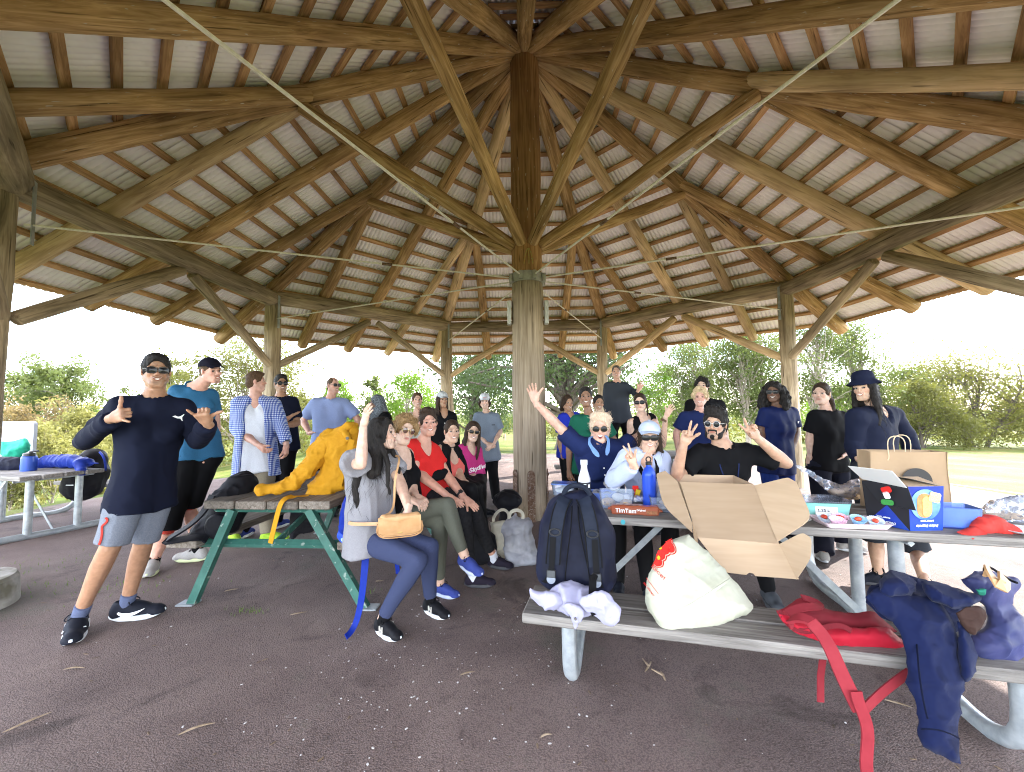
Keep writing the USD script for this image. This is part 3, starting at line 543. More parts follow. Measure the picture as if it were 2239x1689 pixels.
def shoe_mesh():
    up = [cone((0, -.036, .048), (0, -.03, .083), .036, .034, k=.02), cone((0, -.03, .05), (0, .06, .052), .036, .036, k=.03), cone((0, .0, .085), (0, .075, .055), .033, .030, k=.03), cone((-.006, .06, .042), (.0, .155, .034), .043, .036, k=.03), ell((0, .165, .03), (.04, .04, .028), k=.02), neg(ell((0, -.018, .125), (.026, .036, .035), k=.01))]
    m = solid(up, .006, cuts=[(np.array([0, 0, .020]), np.array([0, 0, -1.]))])
    a = np.linspace(0, 2 * np.pi, 40, endpoint=False); y = np.cos(a) * .138 + .062; x = np.sin(a) * np.where(y > .06, .047, .041) * (1 - .12 * ((y - .06) / .14) ** 4) ; y = y + 0
    rows = [(.93, .0), (1.02, .006), (1.05, .016), (1.02, .026), (.95, .030)]; V = []
    for s, z in rows: V.append(np.stack([x * s, (y - .06) * s + .06, z + .018 * np.clip((y - .12) / .08, 0, 1) ** 2 + .008 * np.clip((-y - .02) / .05, 0, 1)], 1))
    V = np.vstack(V); n = 40; f = [(r * n + j, r * n + (j + 1) % n, r * n + n + (j + 1) % n, r * n + n + j) for r in range(4) for j in range(n)]; c = len(V); V = np.vstack([V, [0, .06, 0], [0, .06, .030]])
    f = np.vstack([np.array(f)[:, [0, 1, 2]], np.array(f)[:, [0, 2, 3]], [(c, (j + 1) % n, j) for j in range(n)], [(c + 1, 4 * n + j, 4 * n + (j + 1) % n) for j in range(n)]])
    lc = [tube(curve([(-.028, y0, z0 - .014), (0, y0 + .006, z0 + .004), (.028, y0, z0 - .014)], 7), .0035, 5) for y0, z0 in ((.035, .098), (.055, .091), (.075, .084), (.095, .077))]
    lc += [tube(curve([(s * .004, .03, .104), (s * .03, .03, .115), (s * .045, .045, .098), (s * .01, .036, .104)], 9), .003, 5) for s in (-1, 1)]
    return m, TM(V, f), cat_(*lc)
SHOE, SOLE, LACE = shoe_mesh()
def swoosh(side, flipy=1):
    """a curved tick on the side of a shoe"""
    c = curve([(side * .046, -.012, .058), (side * .0475, .035, .040), (side * .046, .07, .046), (side * .0375, .115, .064)], 14); w = np.interp(np.linspace(0, 1, 14), [0, .3, .6, 1], [.010, .022, .016, .002])
    return strap(c, w, .005, (side, 0, .25))
_lips = {}
def lipmat(c):
    c = tuple(round(float(x), 4) for x in c)
    if c not in _lips: _lips[c] = mat(f'lip_tone_{len(_lips)}', c, rough=.4)
    return _lips[c]
DEF = dict(H=1.7, fem=False, yaw=0., pitch=0., roll=0., skin=(.42, .25, .17), build=1., hair=None, mouth='smile', eyes=True, glasses=None, res=.014, brow='dark', stubble=0., lips=None)
def person(label, D, J, zone=(0, 0, 1.0122), **kw):
    o = {**DEF, **kw}; o['res'] = max(o['res'], .0034 * D); o['D'] = D; s = o['H'] / 1.72; fem = o['fem']; b = o['build']; zx, zy, zs = zone
    J = dict(J); g = {}
    for k, v in J.items():
        if k[0] == '_': continue
        g[k] = v if isinstance(v, np.ndarray) else at(zx + v[0] * zs, zy + v[1] * zs, D + (v[2] if len(v) > 2 else 0.))
    sa, sb = g['sa'], g['sb']; S = (sa + sb) / 2
    head = g['head']
    if 'pa' not in g:
        dn = np.array([0, 0, -1.]); P = S + dn * .49 * s; x = unit((sb - sa) * [1, 1, 0]); g['pa'], g['pb'] = P - x * .085 * s, P + x * .085 * s
    P = (g['pa'] + g['pb']) / 2; x = unit(sb - sa); u = unit(S - P); x = unit(x - u * (x @ u)); f = np.cross(x, u); hx = unit(g['pb'] - g['pa'])
    fw = unit(f * [1, 1, 0])
    for c, sg in (('a', -1), ('b', 1)):
        sh = g['s' + c]
        if 'e' + c not in g: g['e' + c] = sh + np.array([0, 0, -.30 * s]) + x * sg * .05 * s
        if 'w' + c not in g: g['w' + c] = g['e' + c] + np.array([0, 0, -.25 * s]) + f * .06
        if 'h' + c not in g: g['h' + c] = g['w' + c] + unit(g['w' + c] - g['e' + c]) * .17
        if 'k' + c not in g: g['k' + c] = g['p' + c] + np.array([0, 0, -.43 * s]) + f * .02
        if 'f' + c not in g: q = g['k' + c] - f * .02; g['f' + c] = np.array([q[0], q[1], o.get('base', 0.) + .085])
        if 't' + c not in g: g['t' + c] = g['f' + c] + fw * .2
    base = np.array([P[0], P[1], o.get('base', 0.)])
    N = thing('person', label, 'person', base)
    N.g, N.x, N.u, N.f, N.S, N.P, N.s, N.o, N.b, N.hx = g, x, u, f, S, P, s, o, b, hx
    # head frame
    tc = unit((np.array([0, 0, EYE]) - head) * [1, 1, 0]); ya = math.radians(o['yaw']); fy = rotz(ya) @ tc
    fy = unit(fy + np.array([0, 0, math.tan(math.radians(o['pitch']))])); hxx = unit(np.cross(fy, [0, 0, 1])); hz = np.cross(hxx, fy); rr_ = math.radians(o['roll'])
    c_, s_ = math.cos(rr_), math.sin(rr_); R = np.stack([hxx * c_ + hz * s_, fy, hz * c_ - hxx * s_], 1); hs = .905 * s * o.get('hs', 1.) * (1.72 / o['H']) ** .55
    hp = head_prims(fem, o.get('jaw', 1.)); HP = xform(hp, R, head, hs); N.R, N.head, N.hs, N.hp = R, head, hs, hp
    def hl(p): return R @ (np.asarray(p, float) * hs).T + head[:, None] if np.ndim(p) > 1 else R @ (np.asarray(p, float) * hs) + head
    N.hl = hl
    nb = S + u * .035 * s; nt = hl((0, -.022, -.05)); N.nb, N.nt = nb, nt
    rn = (.046 if fem else .054) * s
    neck = [cone(nb, nt, rn * 1.08, rn * .96, k=.04)]
    # body
    def torso(e=0., slim=0.):
        w = max(np.linalg.norm(sb - sa) / 2 - .062 * s, .05); ps = []
        rb = (.080 if fem else .090) * s * b + e; rw = (.078 if fem else .088) * s * b + e - slim
        ps += [cone(S - u * .09 * s + f * .006, P + u * .20 * s + f * .004, rb * .99, rw * .99, k=.06), cone(P + u * .20 * s + f * .004, P + u * .03 * s, rw * .99, .095 * s * b + e, k=.06)]
        for q in (-1, 1):
            ps += [cone(S - u * .07 * s + x * q * min(w, .105 * s) - f * .005, P + u * .20 * s + hx * q * .062 * s * b, rb, rw, k=.06), cone(P + u * .20 * s + hx * q * .062 * s * b, P + u * .02 * s + hx * q * .078 * s * b, rw, .098 * s * b + e, k=.06)]
            if fem: ps.append(ell(S - u * .185 * s + x * q * .066 * s + f * (.068 * s * b), np.array([.058, .052, .06]) * s * b + min(e, .012), k=.05))
            else: ps.append(ell(S - u * .13 * s + x * q * .075 * s + f * (.055 * s), np.array([.07, .055, .06]) * s + e, k=.05))
        ps += [cone(sa + x * .02, S + u * .02 * s, .054 * s + e, .058 * s + e, k=.05), cone(sb - x * .02, S + u * .02 * s, .054 * s + e, .058 * s + e, k=.05), cone(S - u * .01, nb + (nt - nb) * .12, .062 * s + e, rn + e * .5, k=.05)]
        return ps
    def arm(c, e=0., f0=0., f1=2., flare=0., k=.03):
        """upper arm and forearm between the fractions f0..f1 (1 = elbow, 2 = wrist)"""
        A, B, C = g['s' + c], g['e' + c], g['w' + c]; ps = []; m = s * (.92 if fem else 1.) * (b ** .5)
        pt = lambda t: A + (B - A) * min(t, 1) + (C - B) * max(t - 1, 0)
        rad = lambda t: float(np.interp(t, [0, .3, .7, 1, 1.25, 1.6, 2], [.056, .052, .045, .041, .044, .036, .028])) * m + e
        ts = [t for t in (0, .3, .7, 1, 1.25, 1.6, 2) if f0 < t < f1]; ts = [f0] + ts + [f1]
        cut = [(pt(f1), unit(pt(f1) - pt(f1 - .12)))] if f1 < 2 or flare else None
        return [chain([pt(t) for t in ts], [rad(t) + flare * (t - f0) for t in ts], k, cut)]
    def leg(c, e=0., f1=2., flare=0., loose=0.):
        A, B, C = g['p' + c], g['k' + c], g['f' + c]; bend = unit(B - A) - unit(C - B); back = -unit(bend) if np.linalg.norm(bend) > .25 else -f; ps = []; m = s * b ** .5
        pt = lambda t: A + (B - A) * min(t, 1) + (C - B) * max(t - 1, 0) + back * (.014 * s * math.sin(min(max(t - 1, 0), 1) * math.pi) if t > 1 else 0)
        rad = lambda t: float(np.interp(t, [0, .35, .8, 1, 1.3, 1.65, 2], [.088, .08, .06, .056, .057, .044, .036])) * m + e + loose * max(t - .5, 0)
        ts = [0] + [t for t in (.35, .8, 1, 1.3, 1.65, 2) if t < f1] + [f1]
        cut = [(pt(f1), unit(pt(f1) - pt(f1 - .12)))] if (flare or f1 < 2 or loose) else None
        return [chain([pt(t) for t in ts], [rad(t) + flare * t for t in ts], .03, cut)]
    N.torso, N.arm, N.leg = torso, arm, leg
    bs = torso() + neck + arm('a') + arm('b')
    if not o.get('nolegs'): bs += leg('a') + leg('b')
    body = solid(bs, o['res'])
    hr = .162 * hs; near = lambda c: ((c - head) ** 2).sum(1)
    body = keep(body, lambda c: near(c) > (hr - .004) ** 2); ht = solid(torso() + neck + HP + arm('a') + arm('b'), max(.0048, .00125 * D), lo=head - hr - .03, hi=head + hr + .03); ht = keep(ht, lambda c: near(c) < hr ** 2)
    ms = [body, ht]; hand = {}
    for c, t in (('a', 1), ('b', -1)):
        pose = o.get('hand' + c, 'relax')
        if pose is None: continue
        W, d = g['w' + c], unit(g['h' + c] - g['w' + c]); pn = np.asarray(o.get('palm' + c, f if pose in ('open', 'peace', 'flat') else x * t - f * .3), float); pn = unit(pn - d * (pn @ d))
        HR = np.stack([np.cross(d, pn), d, pn], 1); hsz = s * (.93 if fem else 1.02) * o.get('hhs', 1.)
        pr = xform(hand_prims(pose, t), HR, W + d * .012, hsz); hm = solid(pr, max(.0042, .00125 * D))
        hm = keep(hm, lambda q: (q - W) @ d > -.03); ms.append(hm); hand[c] = (W, d, HR, hsz)
    N.hand = hand
    m = cat_(*ms); v = np.array(m.vertices); col = np.tile(np.array(o['skin'], float), (len(v), 1))
    q = (v - head) @ R / hs
    def blob(c, r, colr, amt):
        w = np.clip(1 - np.sqrt((((q - c) / r) ** 2).sum(1)), 0, 1)[:, None] ** .7 * amt; col[:] = col * (1 - w) + np.array(colr) * w
    sk = np.array(o['skin'])
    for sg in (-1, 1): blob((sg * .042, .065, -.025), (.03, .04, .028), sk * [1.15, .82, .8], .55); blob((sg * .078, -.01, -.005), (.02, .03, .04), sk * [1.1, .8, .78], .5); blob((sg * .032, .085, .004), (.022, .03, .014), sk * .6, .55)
    blob((0, .1, -.025), (.02, .03, .025), sk * [1.12, .85, .82], .5)
    if o['stubble']: blob((0, .06, -.085), (.075, .06, .045), (.03, .022, .018), o['stubble']); blob((0, .09, -.05), (.035, .03, .012), (.03, .022, .018), o['stubble']); [blob((sg * .06, .01, -.055), (.03, .05, .05), (.03, .022, .018), o['stubble'] * .8) for sg in (-1, 1)]
    col *= np.where(q[:, 2:] < -.12, np.array([1., .97, .95]), 1)
    bd = part(N, 'body', m, look('skin'), smooth=True, col=col); N.body = bd
    # face
    def surf(xx, zz, lift=0.):
        """points of the face at head-local (x, z)"""
        ys = np.linspace(.02, .14, 61); Pm = np.stack([np.repeat(np.ravel(xx)[:, None], 61, 1), np.tile(ys, (np.size(xx), 1)), np.repeat(np.ravel(zz)[:, None], 61, 1)], -1); Fv = field(hp, Pm) < 0
        k = 60 - np.argmax(Fv[:, ::-1], 1); return np.stack([np.ravel(xx), ys[k] + lift, np.ravel(zz)], 1)
    sx, sz = np.meshgrid(np.linspace(-.026, .026, 7), np.linspace(-.085, -.05, 5)); sp = surf(sx.ravel(), sz.ravel()); A_ = np.stack([np.ones(35), sp[:, 0] ** 2, sp[:, 2], sp[:, 2] ** 2], 1); cf = np.linalg.lstsq(A_, sp[:, 1], rcond=None)[0]
    def msurf(xx, zz, lift=0.): xx, zz = np.ravel(xx), np.ravel(zz); return np.stack([xx, cf[0] + cf[1] * xx ** 2 + cf[2] * zz + cf[3] * zz ** 2 + lift + .0015, zz], 1)
    N.surf = surf; hw = lambda p: (R @ (np.asarray(p) * hs).T).T + head; N.hw = hw
    hc = HAIR[o['brow']] if isinstance(o['brow'], str) and o['brow'] in HAIR else None
    for sg in (-1, 1):
        if o['eyes']:
            e = part(N, 'eye', moved(trimesh.creation.icosphere(2, .0118 * hs), t=hl((sg * .0315, .0735, .0035))), EYEW, smooth=True)
            part(e, 'iris', moved(trimesh.creation.icosphere(2, .0078 * hs), t=hl((sg * .0315 + o.get('look', 0) * .004, 0.0797, .003))), IRIS, smooth=True)
            t = np.linspace(-1, 1, 7); part(N, 'eyelash', tube(hw(np.stack([sg * .0315 + t * .0155, .0845 - .004 * t * t - .0025 * sg * t * 1.2, .0105 - .0045 * t * t], 1)), .0019 * hs, 5), HAIR['black'])
        if o['eyes'] or not o['glasses'] == 'wrap':
            t = np.linspace(-1, 1, 7); pz = .0265 + .004 * (1 - t * t) ; pxx = sg * (.032 + t * .020); pts = surf(pxx, pz, -.0005)
            part(N, 'eyebrow', tube(hw(pts), np.interp(np.abs(t), [0, 1], [.0036 if not fem else .0026, .0014]) * hs, 6), hc or HAIR['dark'], smooth=True)
    lipc = o['lips'] or tuple(sk * [.82, .5, .5] if sk[0] > .2 else sk * [.95, .62, .6]); LM = lipmat(lipc)
    mo = o['mouth']; t = np.linspace(-1, 1, 11); hwid = {'smile': .027, 'closed': .022, 'laugh': .025, 'grin': .029}[mo]; up_ = {'smile': .010, 'closed': .003, 'laugh': .005, 'grin': .011}[mo]; op = {'smile': .0095, 'closed': .0025, 'laugh': .024, 'grin': .011}[mo]; zc = -.060
    zu = zc + up_ * t * t + .001 + (op * .15 if mo != 'closed' else 0); zl = zc + up_ * t * t - op * (1 - t * t)
    pu, pl = msurf(t * hwid, zu + .002, .001), msurf(t * hwid * .96, zl - .002, .001); taper = np.interp(np.abs(t), [0, 1], [1, .45])
    if mo == 'closed': pl = msurf(t * hwid * .95, zl - .0035, .001)
    part(N, 'lips', cat_(tube(hw(pu), .0037 * hs * taper, 6), tube(hw(pl), .0046 * hs * taper, 6)), LM, smooth=True)
    if mo != 'closed':
        n = 11; vm = np.linspace(0, 1, 5)[:, None]; Zz = zu + .001 + (zl - zu) * vm; Xx = np.tile(t * hwid * .97, (5, 1)); pm = msurf(Xx.ravel(), Zz.ravel(), .0006); idx = np.arange(4)[:, None] * n + np.arange(n - 1); idx = idx.ravel(); qd = np.stack([idx, idx + 1, idx + n + 1, idx + n], 1)
        mm = TM(hw(pm), qd)
        if mo == 'laugh':
            part(N, 'mouth', mm, MOUTH, smooth=True); vm2 = np.linspace(0, .38, 5)[:, None]; pm2 = msurf((Xx * .86).ravel(), (zu - .001 + (zl - zu) * vm2).ravel(), .0014); part(N, 'teeth', TM(hw(pm2), qd), TOOTH, smooth=True)
        else: part(N, 'teeth', mm, TOOTH, smooth=True)
    return N
# ---------------------------------------------------------------- hair, clothes and what people wear
def decal(N_or_none, host, flat, org, xd, yd, nd, lift=.0025):
    """a flat print bent onto the surface of the mesh host: flat's x, y run along xd, yd from org"""
    from scipy.spatial import cKDTree
    xd, yd, nd = unit(xd), unit(yd), unit(nd); v = np.array(host.vertices); ok = host.vertex_normals @ nd > .15; v = v[ok]
    q = np.stack([(v - org) @ xd, (v - org) @ yd], 1); dep = (v - org) @ nd; T_ = cKDTree(q)
    m = flat.copy(); p = np.array(m.vertices); dd, ii = T_.query(p[:, :2], k=8); near = dep[ii]; mx = near.max(1, keepdims=True); w = (1 / (dd + .004)) * (near > mx - .05); z = (near * w).sum(1) / w.sum(1)
    far = dd[:, 0] > .03; F_ = m.faces[~far[m.faces].any(1)]
    return TM(org + p[:, :1] * xd + p[:, 1:2] * yd + (z + lift + p[:, 2])[:, None] * nd, F_ if len(F_) else m.faces)
def dense(m, e=.012):
    v, f = trimesh.remesh.subdivide_to_size(m.vertices, m.faces, e, max_iter=8); return TM(v, f)
def shirt(N, mt, e=.015, sleeve=.62, hem=.07, neck='crew', name='tshirt', flare=.025, slim=0., fold=.007, res=None, opening=None, seed=1, drop=.0, tail=True, sleeves='ab', label=None):
    g, x, u, f, S, P, s, b, hx = N.g, N.x, N.u, N.f, N.S, N.P, N.s, N.b, N.hx; fem = N.o['fem']
    hc = [(P - u * hem * s, -u)]; ps = [p[:6] + (hc,) for p in N.torso(e, slim)]
    if tail:
        for q in (-1, 1): ps.append(cone(P + u * .2 * s + hx * q * .06 * s * b, P - u * (hem + .02) * s + hx * q * .084 * s * b, (.088 if not fem else .08) * s * b + e, (.108 * max(b, 1.) + .006) * s + e * 1.15, k=.05, cut=hc))
    if sleeve:
        for c in sleeves: ps += N.arm(c, e * (.85 if sleeve < 1 else .75), 0., sleeve, flare if sleeve < 1 else .004)
    nb, nt = N.nb, N.nt; c0 = S + u * .045 * s
    if neck == 'crew': ps.append(neg(cone(c0 + f * .008, c0 + unit(nt - nb) * .12 + f * .015, .060 * s, .085 * s, k=.01)))
    elif neck == 'v':
        ps += [neg(cone(c0 + f * .01, c0 + unit(nt - nb) * .12 + f * .02, .062 * s, .085 * s, k=.01)), neg(cone(S - u * .085 * s + f * .135, c0 + f * .09, .012, .062 * s, k=.01))]
    elif neck == 'scoop':
        ps += [neg(cone(c0 + f * .01, c0 + unit(nt - nb) * .12 + f * .02, .072 * s, .095 * s, k=.01)), neg(cone(S - u * .075 * s + f * .12, c0 + f * .07, .055, .078 * s, k=.01))]
    elif neck == 'tank':
        ps += [neg(cone(c0 + f * .01, c0 + unit(nt - nb) * .12 + f * .02, .078 * s, .1 * s, k=.01)), neg(cone(S - u * .08 * s + f * .13, c0 + f * .07, .06, .085 * s, k=.01))]
    if neck == 'tank' or not sleeve:
        for c, q in (('a', -1), ('b', 1)): ps.append(neg(cone(g['s' + c] + x * q * .03 + u * .05, g['s' + c] + x * q * .02 - u * .07 * s, .052 * s, .062 * s, k=.012)))
    if opening:  # the front left open as a wedge
        w0, w1 = opening
        for z0, z1, r0, r1 in ((.12, -.75, w0, w1),): ps.append(neg(cone(S + u * z0 * s + f * .16, S + u * z1 * s + f * .19, r0, r1, k=.01)))
    m = solid(ps, max(res or 0, N.o['res'])); m = folds(m, fold, 7., seed=seed); N.top = m
    p = part(N, name, m, mt, smooth=True, label=label); N.topp = p
    if 0 < sleeve < 1 and N.o['D'] < 5:
        for c in sleeves:
            A, B = g['s' + c], g['e' + c]; dr = unit(B - A); q = A + (B - A) * (sleeve - .09); r = float(np.interp(sleeve, [0, .3, .7, 1], [.056, .052, .045, .041])) * s * (.92 if fem else 1.) * (b ** .5) + e * .85 + flare * (sleeve - .09) + .0008
            R_ = frame(dr); part(p, 'sleeve_hem', tube([q + R_[:, 0] * math.cos(t) * r + R_[:, 1] * math.sin(t) * r for t in np.linspace(0, 2 * np.pi, 29)], .0022, 5), mt)
    if neck == 'crew' and N.o['D'] < 5.5 and not opening:
        nd = unit(unit(nt - nb) + f * .42); R_ = frame(nd, x); q = c0 + u * .020 * s + f * .010; r = .061 * s
        part(p, 'neck_rib', tube([q + R_[:, 0] * math.cos(t) * r * 1.05 + R_[:, 1] * math.sin(t) * r for t in np.linspace(0, 2 * np.pi, 33)], .0075 * s, 8, flat=(1, 1)), mt, smooth=True)
    return p
def pants(N, mt, e=.008, length=2., name='trousers', waist=.05, flare=0., fold=.005, loose=0., seed=2, label=None, res=None):
    P, u, hx, f, s, b = N.P, N.u, N.hx, N.f, N.s, N.b; wc = [(P + u * waist * s, u)]; ps = []
    for q in (-1, 1):
        ps += [cone(P + u * (waist + .02) * s + hx * q * .062 * s * b, P + hx * q * .078 * s * b, .088 * s * b + e, .102 * s * b + e, k=.05, cut=wc)]
    for c in 'ab': ps += N.leg(c, e, length, flare, loose)
    m = folds(solid(ps, res or N.o['res']), fold, 6., seed=seed); N.low = m; return part(N, name, m, mt, smooth=True, label=label)
def shoes(N, mu, ms, ml=None, which='ab', tick=None, letter=None, scale=1., label=None):
    g = N.g; out = []
    for c in which:
        A, T_ = g['f' + c], g['t' + c]; d = T_ - A; 
        if abs(A[2] - N.o.get('base', 0) - .085) < .06: z = np.array([0, 0, 1.]); y = unit(d * [1, 1, 0]); o = np.array([A[0], A[1], N.o.get('base', 0)]) ; o = o + [0, 0, .004]
        else: y = unit(d); z = unit(g['k' + c] - A); z = unit(z - y * (z @ y)); o = A - z * .088
        R = np.stack([np.cross(y, z), y, z], 1); sc = N.s * scale * (1.0 if not N.o['fem'] else .93); pl = lambda m: moved(TM(m.vertices * sc, m.faces), R, o)
        sh = part(N, 'shoe', pl(SHOE), mu, smooth=50, label=label); part(sh, 'sole', pl(SOLE), ms, smooth=40)
        if ml: part(sh, 'laces', pl(LACE), ml)
        if tick: part(sh, 'tick_mark', cat_(*[pl(swoosh(k)) for k in (-1, 1)]), tick)
        if letter:
            t, lm = letter; fl = meshkit.text_mesh(t, .046, .004, bold=True); fl = moved(fl, t=(-fl.bounds[1][0] / 2, 0, 0)); 
            part(sh, 'letter', cat_(*[pl(moved(fl, np.stack([[0, k, 0], [0, 0, 1], [k, 0, 0]], 1), (k * .0465, .042, .034))) for k in (-1, 1)]), lm)
        out.append(sh)
    return out
def socks(N, mt, f0=1.78, which='ab'):
    for c in which:
        A, B = N.g['k' + c], N.g['f' + c]; p0 = A + (B - A) * (f0 - 1); part(N, 'sock', solid([cone(p0, B - [0, 0, .02], .043 * N.s, .040 * N.s, cut=[(p0, unit(A - B))])], .009), mt, smooth=True)
def hair(N, style, color, amt=1., seed=3, locks=(), mess=.004, res=.0066, name='hair', fringe=0.):
    """style: buzz, short, swept, tied, long, bob, curly"""
    h = HAIR[color]; face = [neg(ell((0, .120, -.016), (.077, .084, .112), k=.01)), neg(ell((0, .10, -.10), (.13, .10, .085), k=.01))]
    t = {'buzz': .005, 'short': .012, 'swept': .013, 'tied': .010, 'long': .015, 'bob': .018, 'curly': .022}[style] * amt
    low = {'buzz': -.05, 'short': -.055, 'swept': -.06, 'tied': -.06, 'long': -.2, 'bob': -.12, 'curly': -.1}[style]
    cut = [((0, 0, low), (0, .45, -1))]; ps = [ell((0, -.014, .036), (.075 + t, .094 + t, .088 + t), k=.02, cut=cut), ell((0, -.045, -.02), (.068 + t, .062 + t, .08), k=.02, cut=cut)]
    if style == 'short': ps += [ell((0, .035, .10), (.06, .055, .03 * amt), k=.03)]
    if style == 'swept': ps += [ell((.015, .03, .115), (.066, .062, .034), rotx(.25), k=.03), ell((-.03, .01, .105), (.05, .07, .03), k=.03)]
    if style == 'tied': ps += [ell((0, -.115, .01), (.03, .028, .032), k=.02)]
    if style in ('long', 'bob'):
        L = -.09 if style == 'bob' else -.30
        for q in (-1, 1): ps += [cone((q * .070, -.005, .05), (q * .083, -.012, L * .45), .024, .026, k=.03), cone((q * .083, -.012, L * .45), (q * .078, -.03, L), .026, .018, k=.03)]
        ps += [cone((-.035, -.07, 0), (-.045, -.085, L), .045, .04, k=.04), cone((.035, -.07, 0), (.045, -.085, L), .045, .04, k=.04)]
    if style == 'curly':
        rs = np.random.default_rng(seed)
        for k in range(60):
            a, e_ = rs.uniform(0, 6.28), rs.uniform(-.5, 1.5); p = np.array([math.cos(a) * math.cos(e_) * .095, math.sin(a) * math.cos(e_) * .11 - .012, .036 + math.sin(e_) * .105]); ps.append(ell(p, np.array([.02, .02, .02]) * rs.uniform(.7, 1.3), k=.008))
    ps += [('-',) + q[1:] for q in face]
    if fringe: ps += [ell((0, .07, .085), (.058, .028, .026 * fringe), rotx(-.5), k=.02)]
    for lk in locks: # (points, r0, r1) in head-local coordinates
        C, r0, r1 = lk; C = curve(C, 8); rr = np.linspace(r0, r1, 8); ps += [cone(C[i], C[i + 1], rr[i], rr[i + 1], k=.012) for i in range(7)]
    m = solid(xform(ps, N.R, N.head, N.hs), max(res, .0018 * N.o['D'])); v = np.array(m.vertices); q = (v - N.head) @ N.R / N.hs
    d = meshkit.fbm(q * [95, 95, 14] + seed, 3, seed) - .5; d2 = meshkit.noise(q * 28 + 5) - .5
    m = TM(v + m.vertex_normals * (2 * mess * d + mess * 1.5 * d2)[:, None], m.faces); hp_ = part(N, name, m, h, smooth=True)
    if N.o['D'] < 3.8:  # loose hairs over the outline
        rs = np.random.default_rng(seed + 50); v, nn = np.array(m.vertices), m.vertex_normals; k = rs.choice(len(v), 420 if style in ('long', 'curly') else 260); st = []
        dn = {'long': -.9, 'bob': -.8, 'tied': -.1, 'curly': .1, 'swept': .3, 'short': .35, 'buzz': .2}[style]; Ls = {'long': .085, 'bob': .05, 'curly': .035, 'swept': .028, 'tied': .022, 'short': .016, 'buzz': .008}[style]
        for i in k:
            L = Ls * rs.uniform(.5, 1.5); a = v[i] - nn[i] * .003; b_ = a + nn[i] * (.010 + L * .18) + np.array([0, 0, dn]) * L * .5 + rs.normal(0, .12, 3) * L; c_ = b_ + np.array([0, 0, dn]) * L * .6 + rs.normal(0, .22, 3) * L
            st.append(tube([a, b_, c_], [.0011, .0009, .0003], 3, cap=False))
        tag(part(hp_, 'loose_hair', cat_(*st), h), None, None, None, 'stuff')
    return hp_
def beard(N, color='black'):
    ps = [ell((0, .060, -.096), (.040, .036, .030), k=.02), cone((-.034, .050, -.090), (.034, .050, -.090), .026, k=.02)]
    for s in (-1, 1): ps += [cone((s * .064, .006, -.035), (s * .040, .045, -.088), .016, .024, k=.02)]
    ps += [cone((-.026, .090, -.047), (.026, .090, -.047), .0075, k=.006), cone((-.028, .086, -.05), (-.026, .078, -.085), .007, k=.006), cone((.028, .086, -.05), (.026, .078, -.085), .007, k=.006), neg(ell((0, .105, -.0625), (.019, .04, .0060), k=.003))]
    m = solid(xform(ps, N.R, N.head, N.hs * 1.012), .005); m = bumpy(m, .0025, 150, 3); part(N, 'beard', m, HAIR[color], smooth=True)
def cap(N, mt, brimmat=None, tilt=0., low=.046, name='cap', logo=None, brimlen=.068):
    Rl = rotx(tilt); T_ = lambda p: N.hw(np.asarray(p) @ Rl.T)
    ps = [ell((0, -.012, .042), (.094, .114, .103), k=.02, cut=[((0, 0, low), (0, 0, -1))])]
    m = solid(xform([p[:6] + ([(Rl @ np.array(c), Rl @ np.array(n)) for c, n in p[6]],) for p in ps], N.R, N.head, N.hs), .007); cp = part(N, name, m, mt, smooth=35)
    def br(u, v):
        a = (u - .5) * 2.5; bx, by = np.sin(a) * .092, np.cos(a) * .111 - .012; ox, oy = np.sin(a) * .074, .092 + brimlen * np.cos(a) ** .6 * 1.0 - .02
        w = v; X = bx * (1 - w) + ox * w; Y = np.maximum(by, .02) * (1 - w) + np.maximum(oy, by) * w; Z = low + .012 - w * .020 - 3.2 * X * X * w
        return np.stack([X, Y, Z], -1)
    b = grid(br, 17, 6, .004); b = TM(T_(b.vertices), b.faces); part(cp, 'brim', b, brimmat or mt, smooth=40)
    rib = [tube(T_(np.stack([np.cos(a) * np.sin(t) * .0945, -.012 + np.sin(a) * np.sin(t) * .1145, .042 + np.cos(t) * .1035], 1)), .0016, 4) for a in np.arange(6) * np.pi / 3 for t in [np.linspace(.08, 1.5, 9)]]
    part(cp, 'seam', cat_(*rib), mt); part(cp, 'button', moved(trimesh.creation.icosphere(1, .006), t=T_(np.array([[0, -.012, .146]]))[0]), mt)
    if logo:
        t, lm = logo; fl = meshkit.text_mesh(t, .020, .001, bold=True); fl = moved(fl, t=(-fl.bounds[1][0] / 2, 0, 0)); part(cp, 'emblem', decal(None, m, dense(fl, .01), N.hl(Rl @ np.array([0, .1, .062])), -N.R[:, 0], N.R[:, 2], N.R[:, 1]), lm)
    return cp
def bucket_hat(N, mt):
    n = 40; prof = [(.001, .150), (.05, .147), (.078, .132), (.088, .10), (.094, .055), (.100, .048), (.135, .005), (.139, .003), (.137, -.001), (.097, .042), (.088, .05)]
    m = lathe(prof, n); v = np.array(m.vertices); v[:, 1] = v[:, 1] * 1.12 - .012; a = np.arctan2(v[:, 1], v[:, 0]); r = np.hypot(v[:, 0], v[:, 1]); v[:, 2] += .036 + .010 * np.sin(2 * a + .6) * np.clip((r - .09) / .04, 0, 1); m = TM(N.hw(v), m.faces)
    h = part(N, 'bucket_hat', folds(m, .003, 14), mt, smooth=50); return h
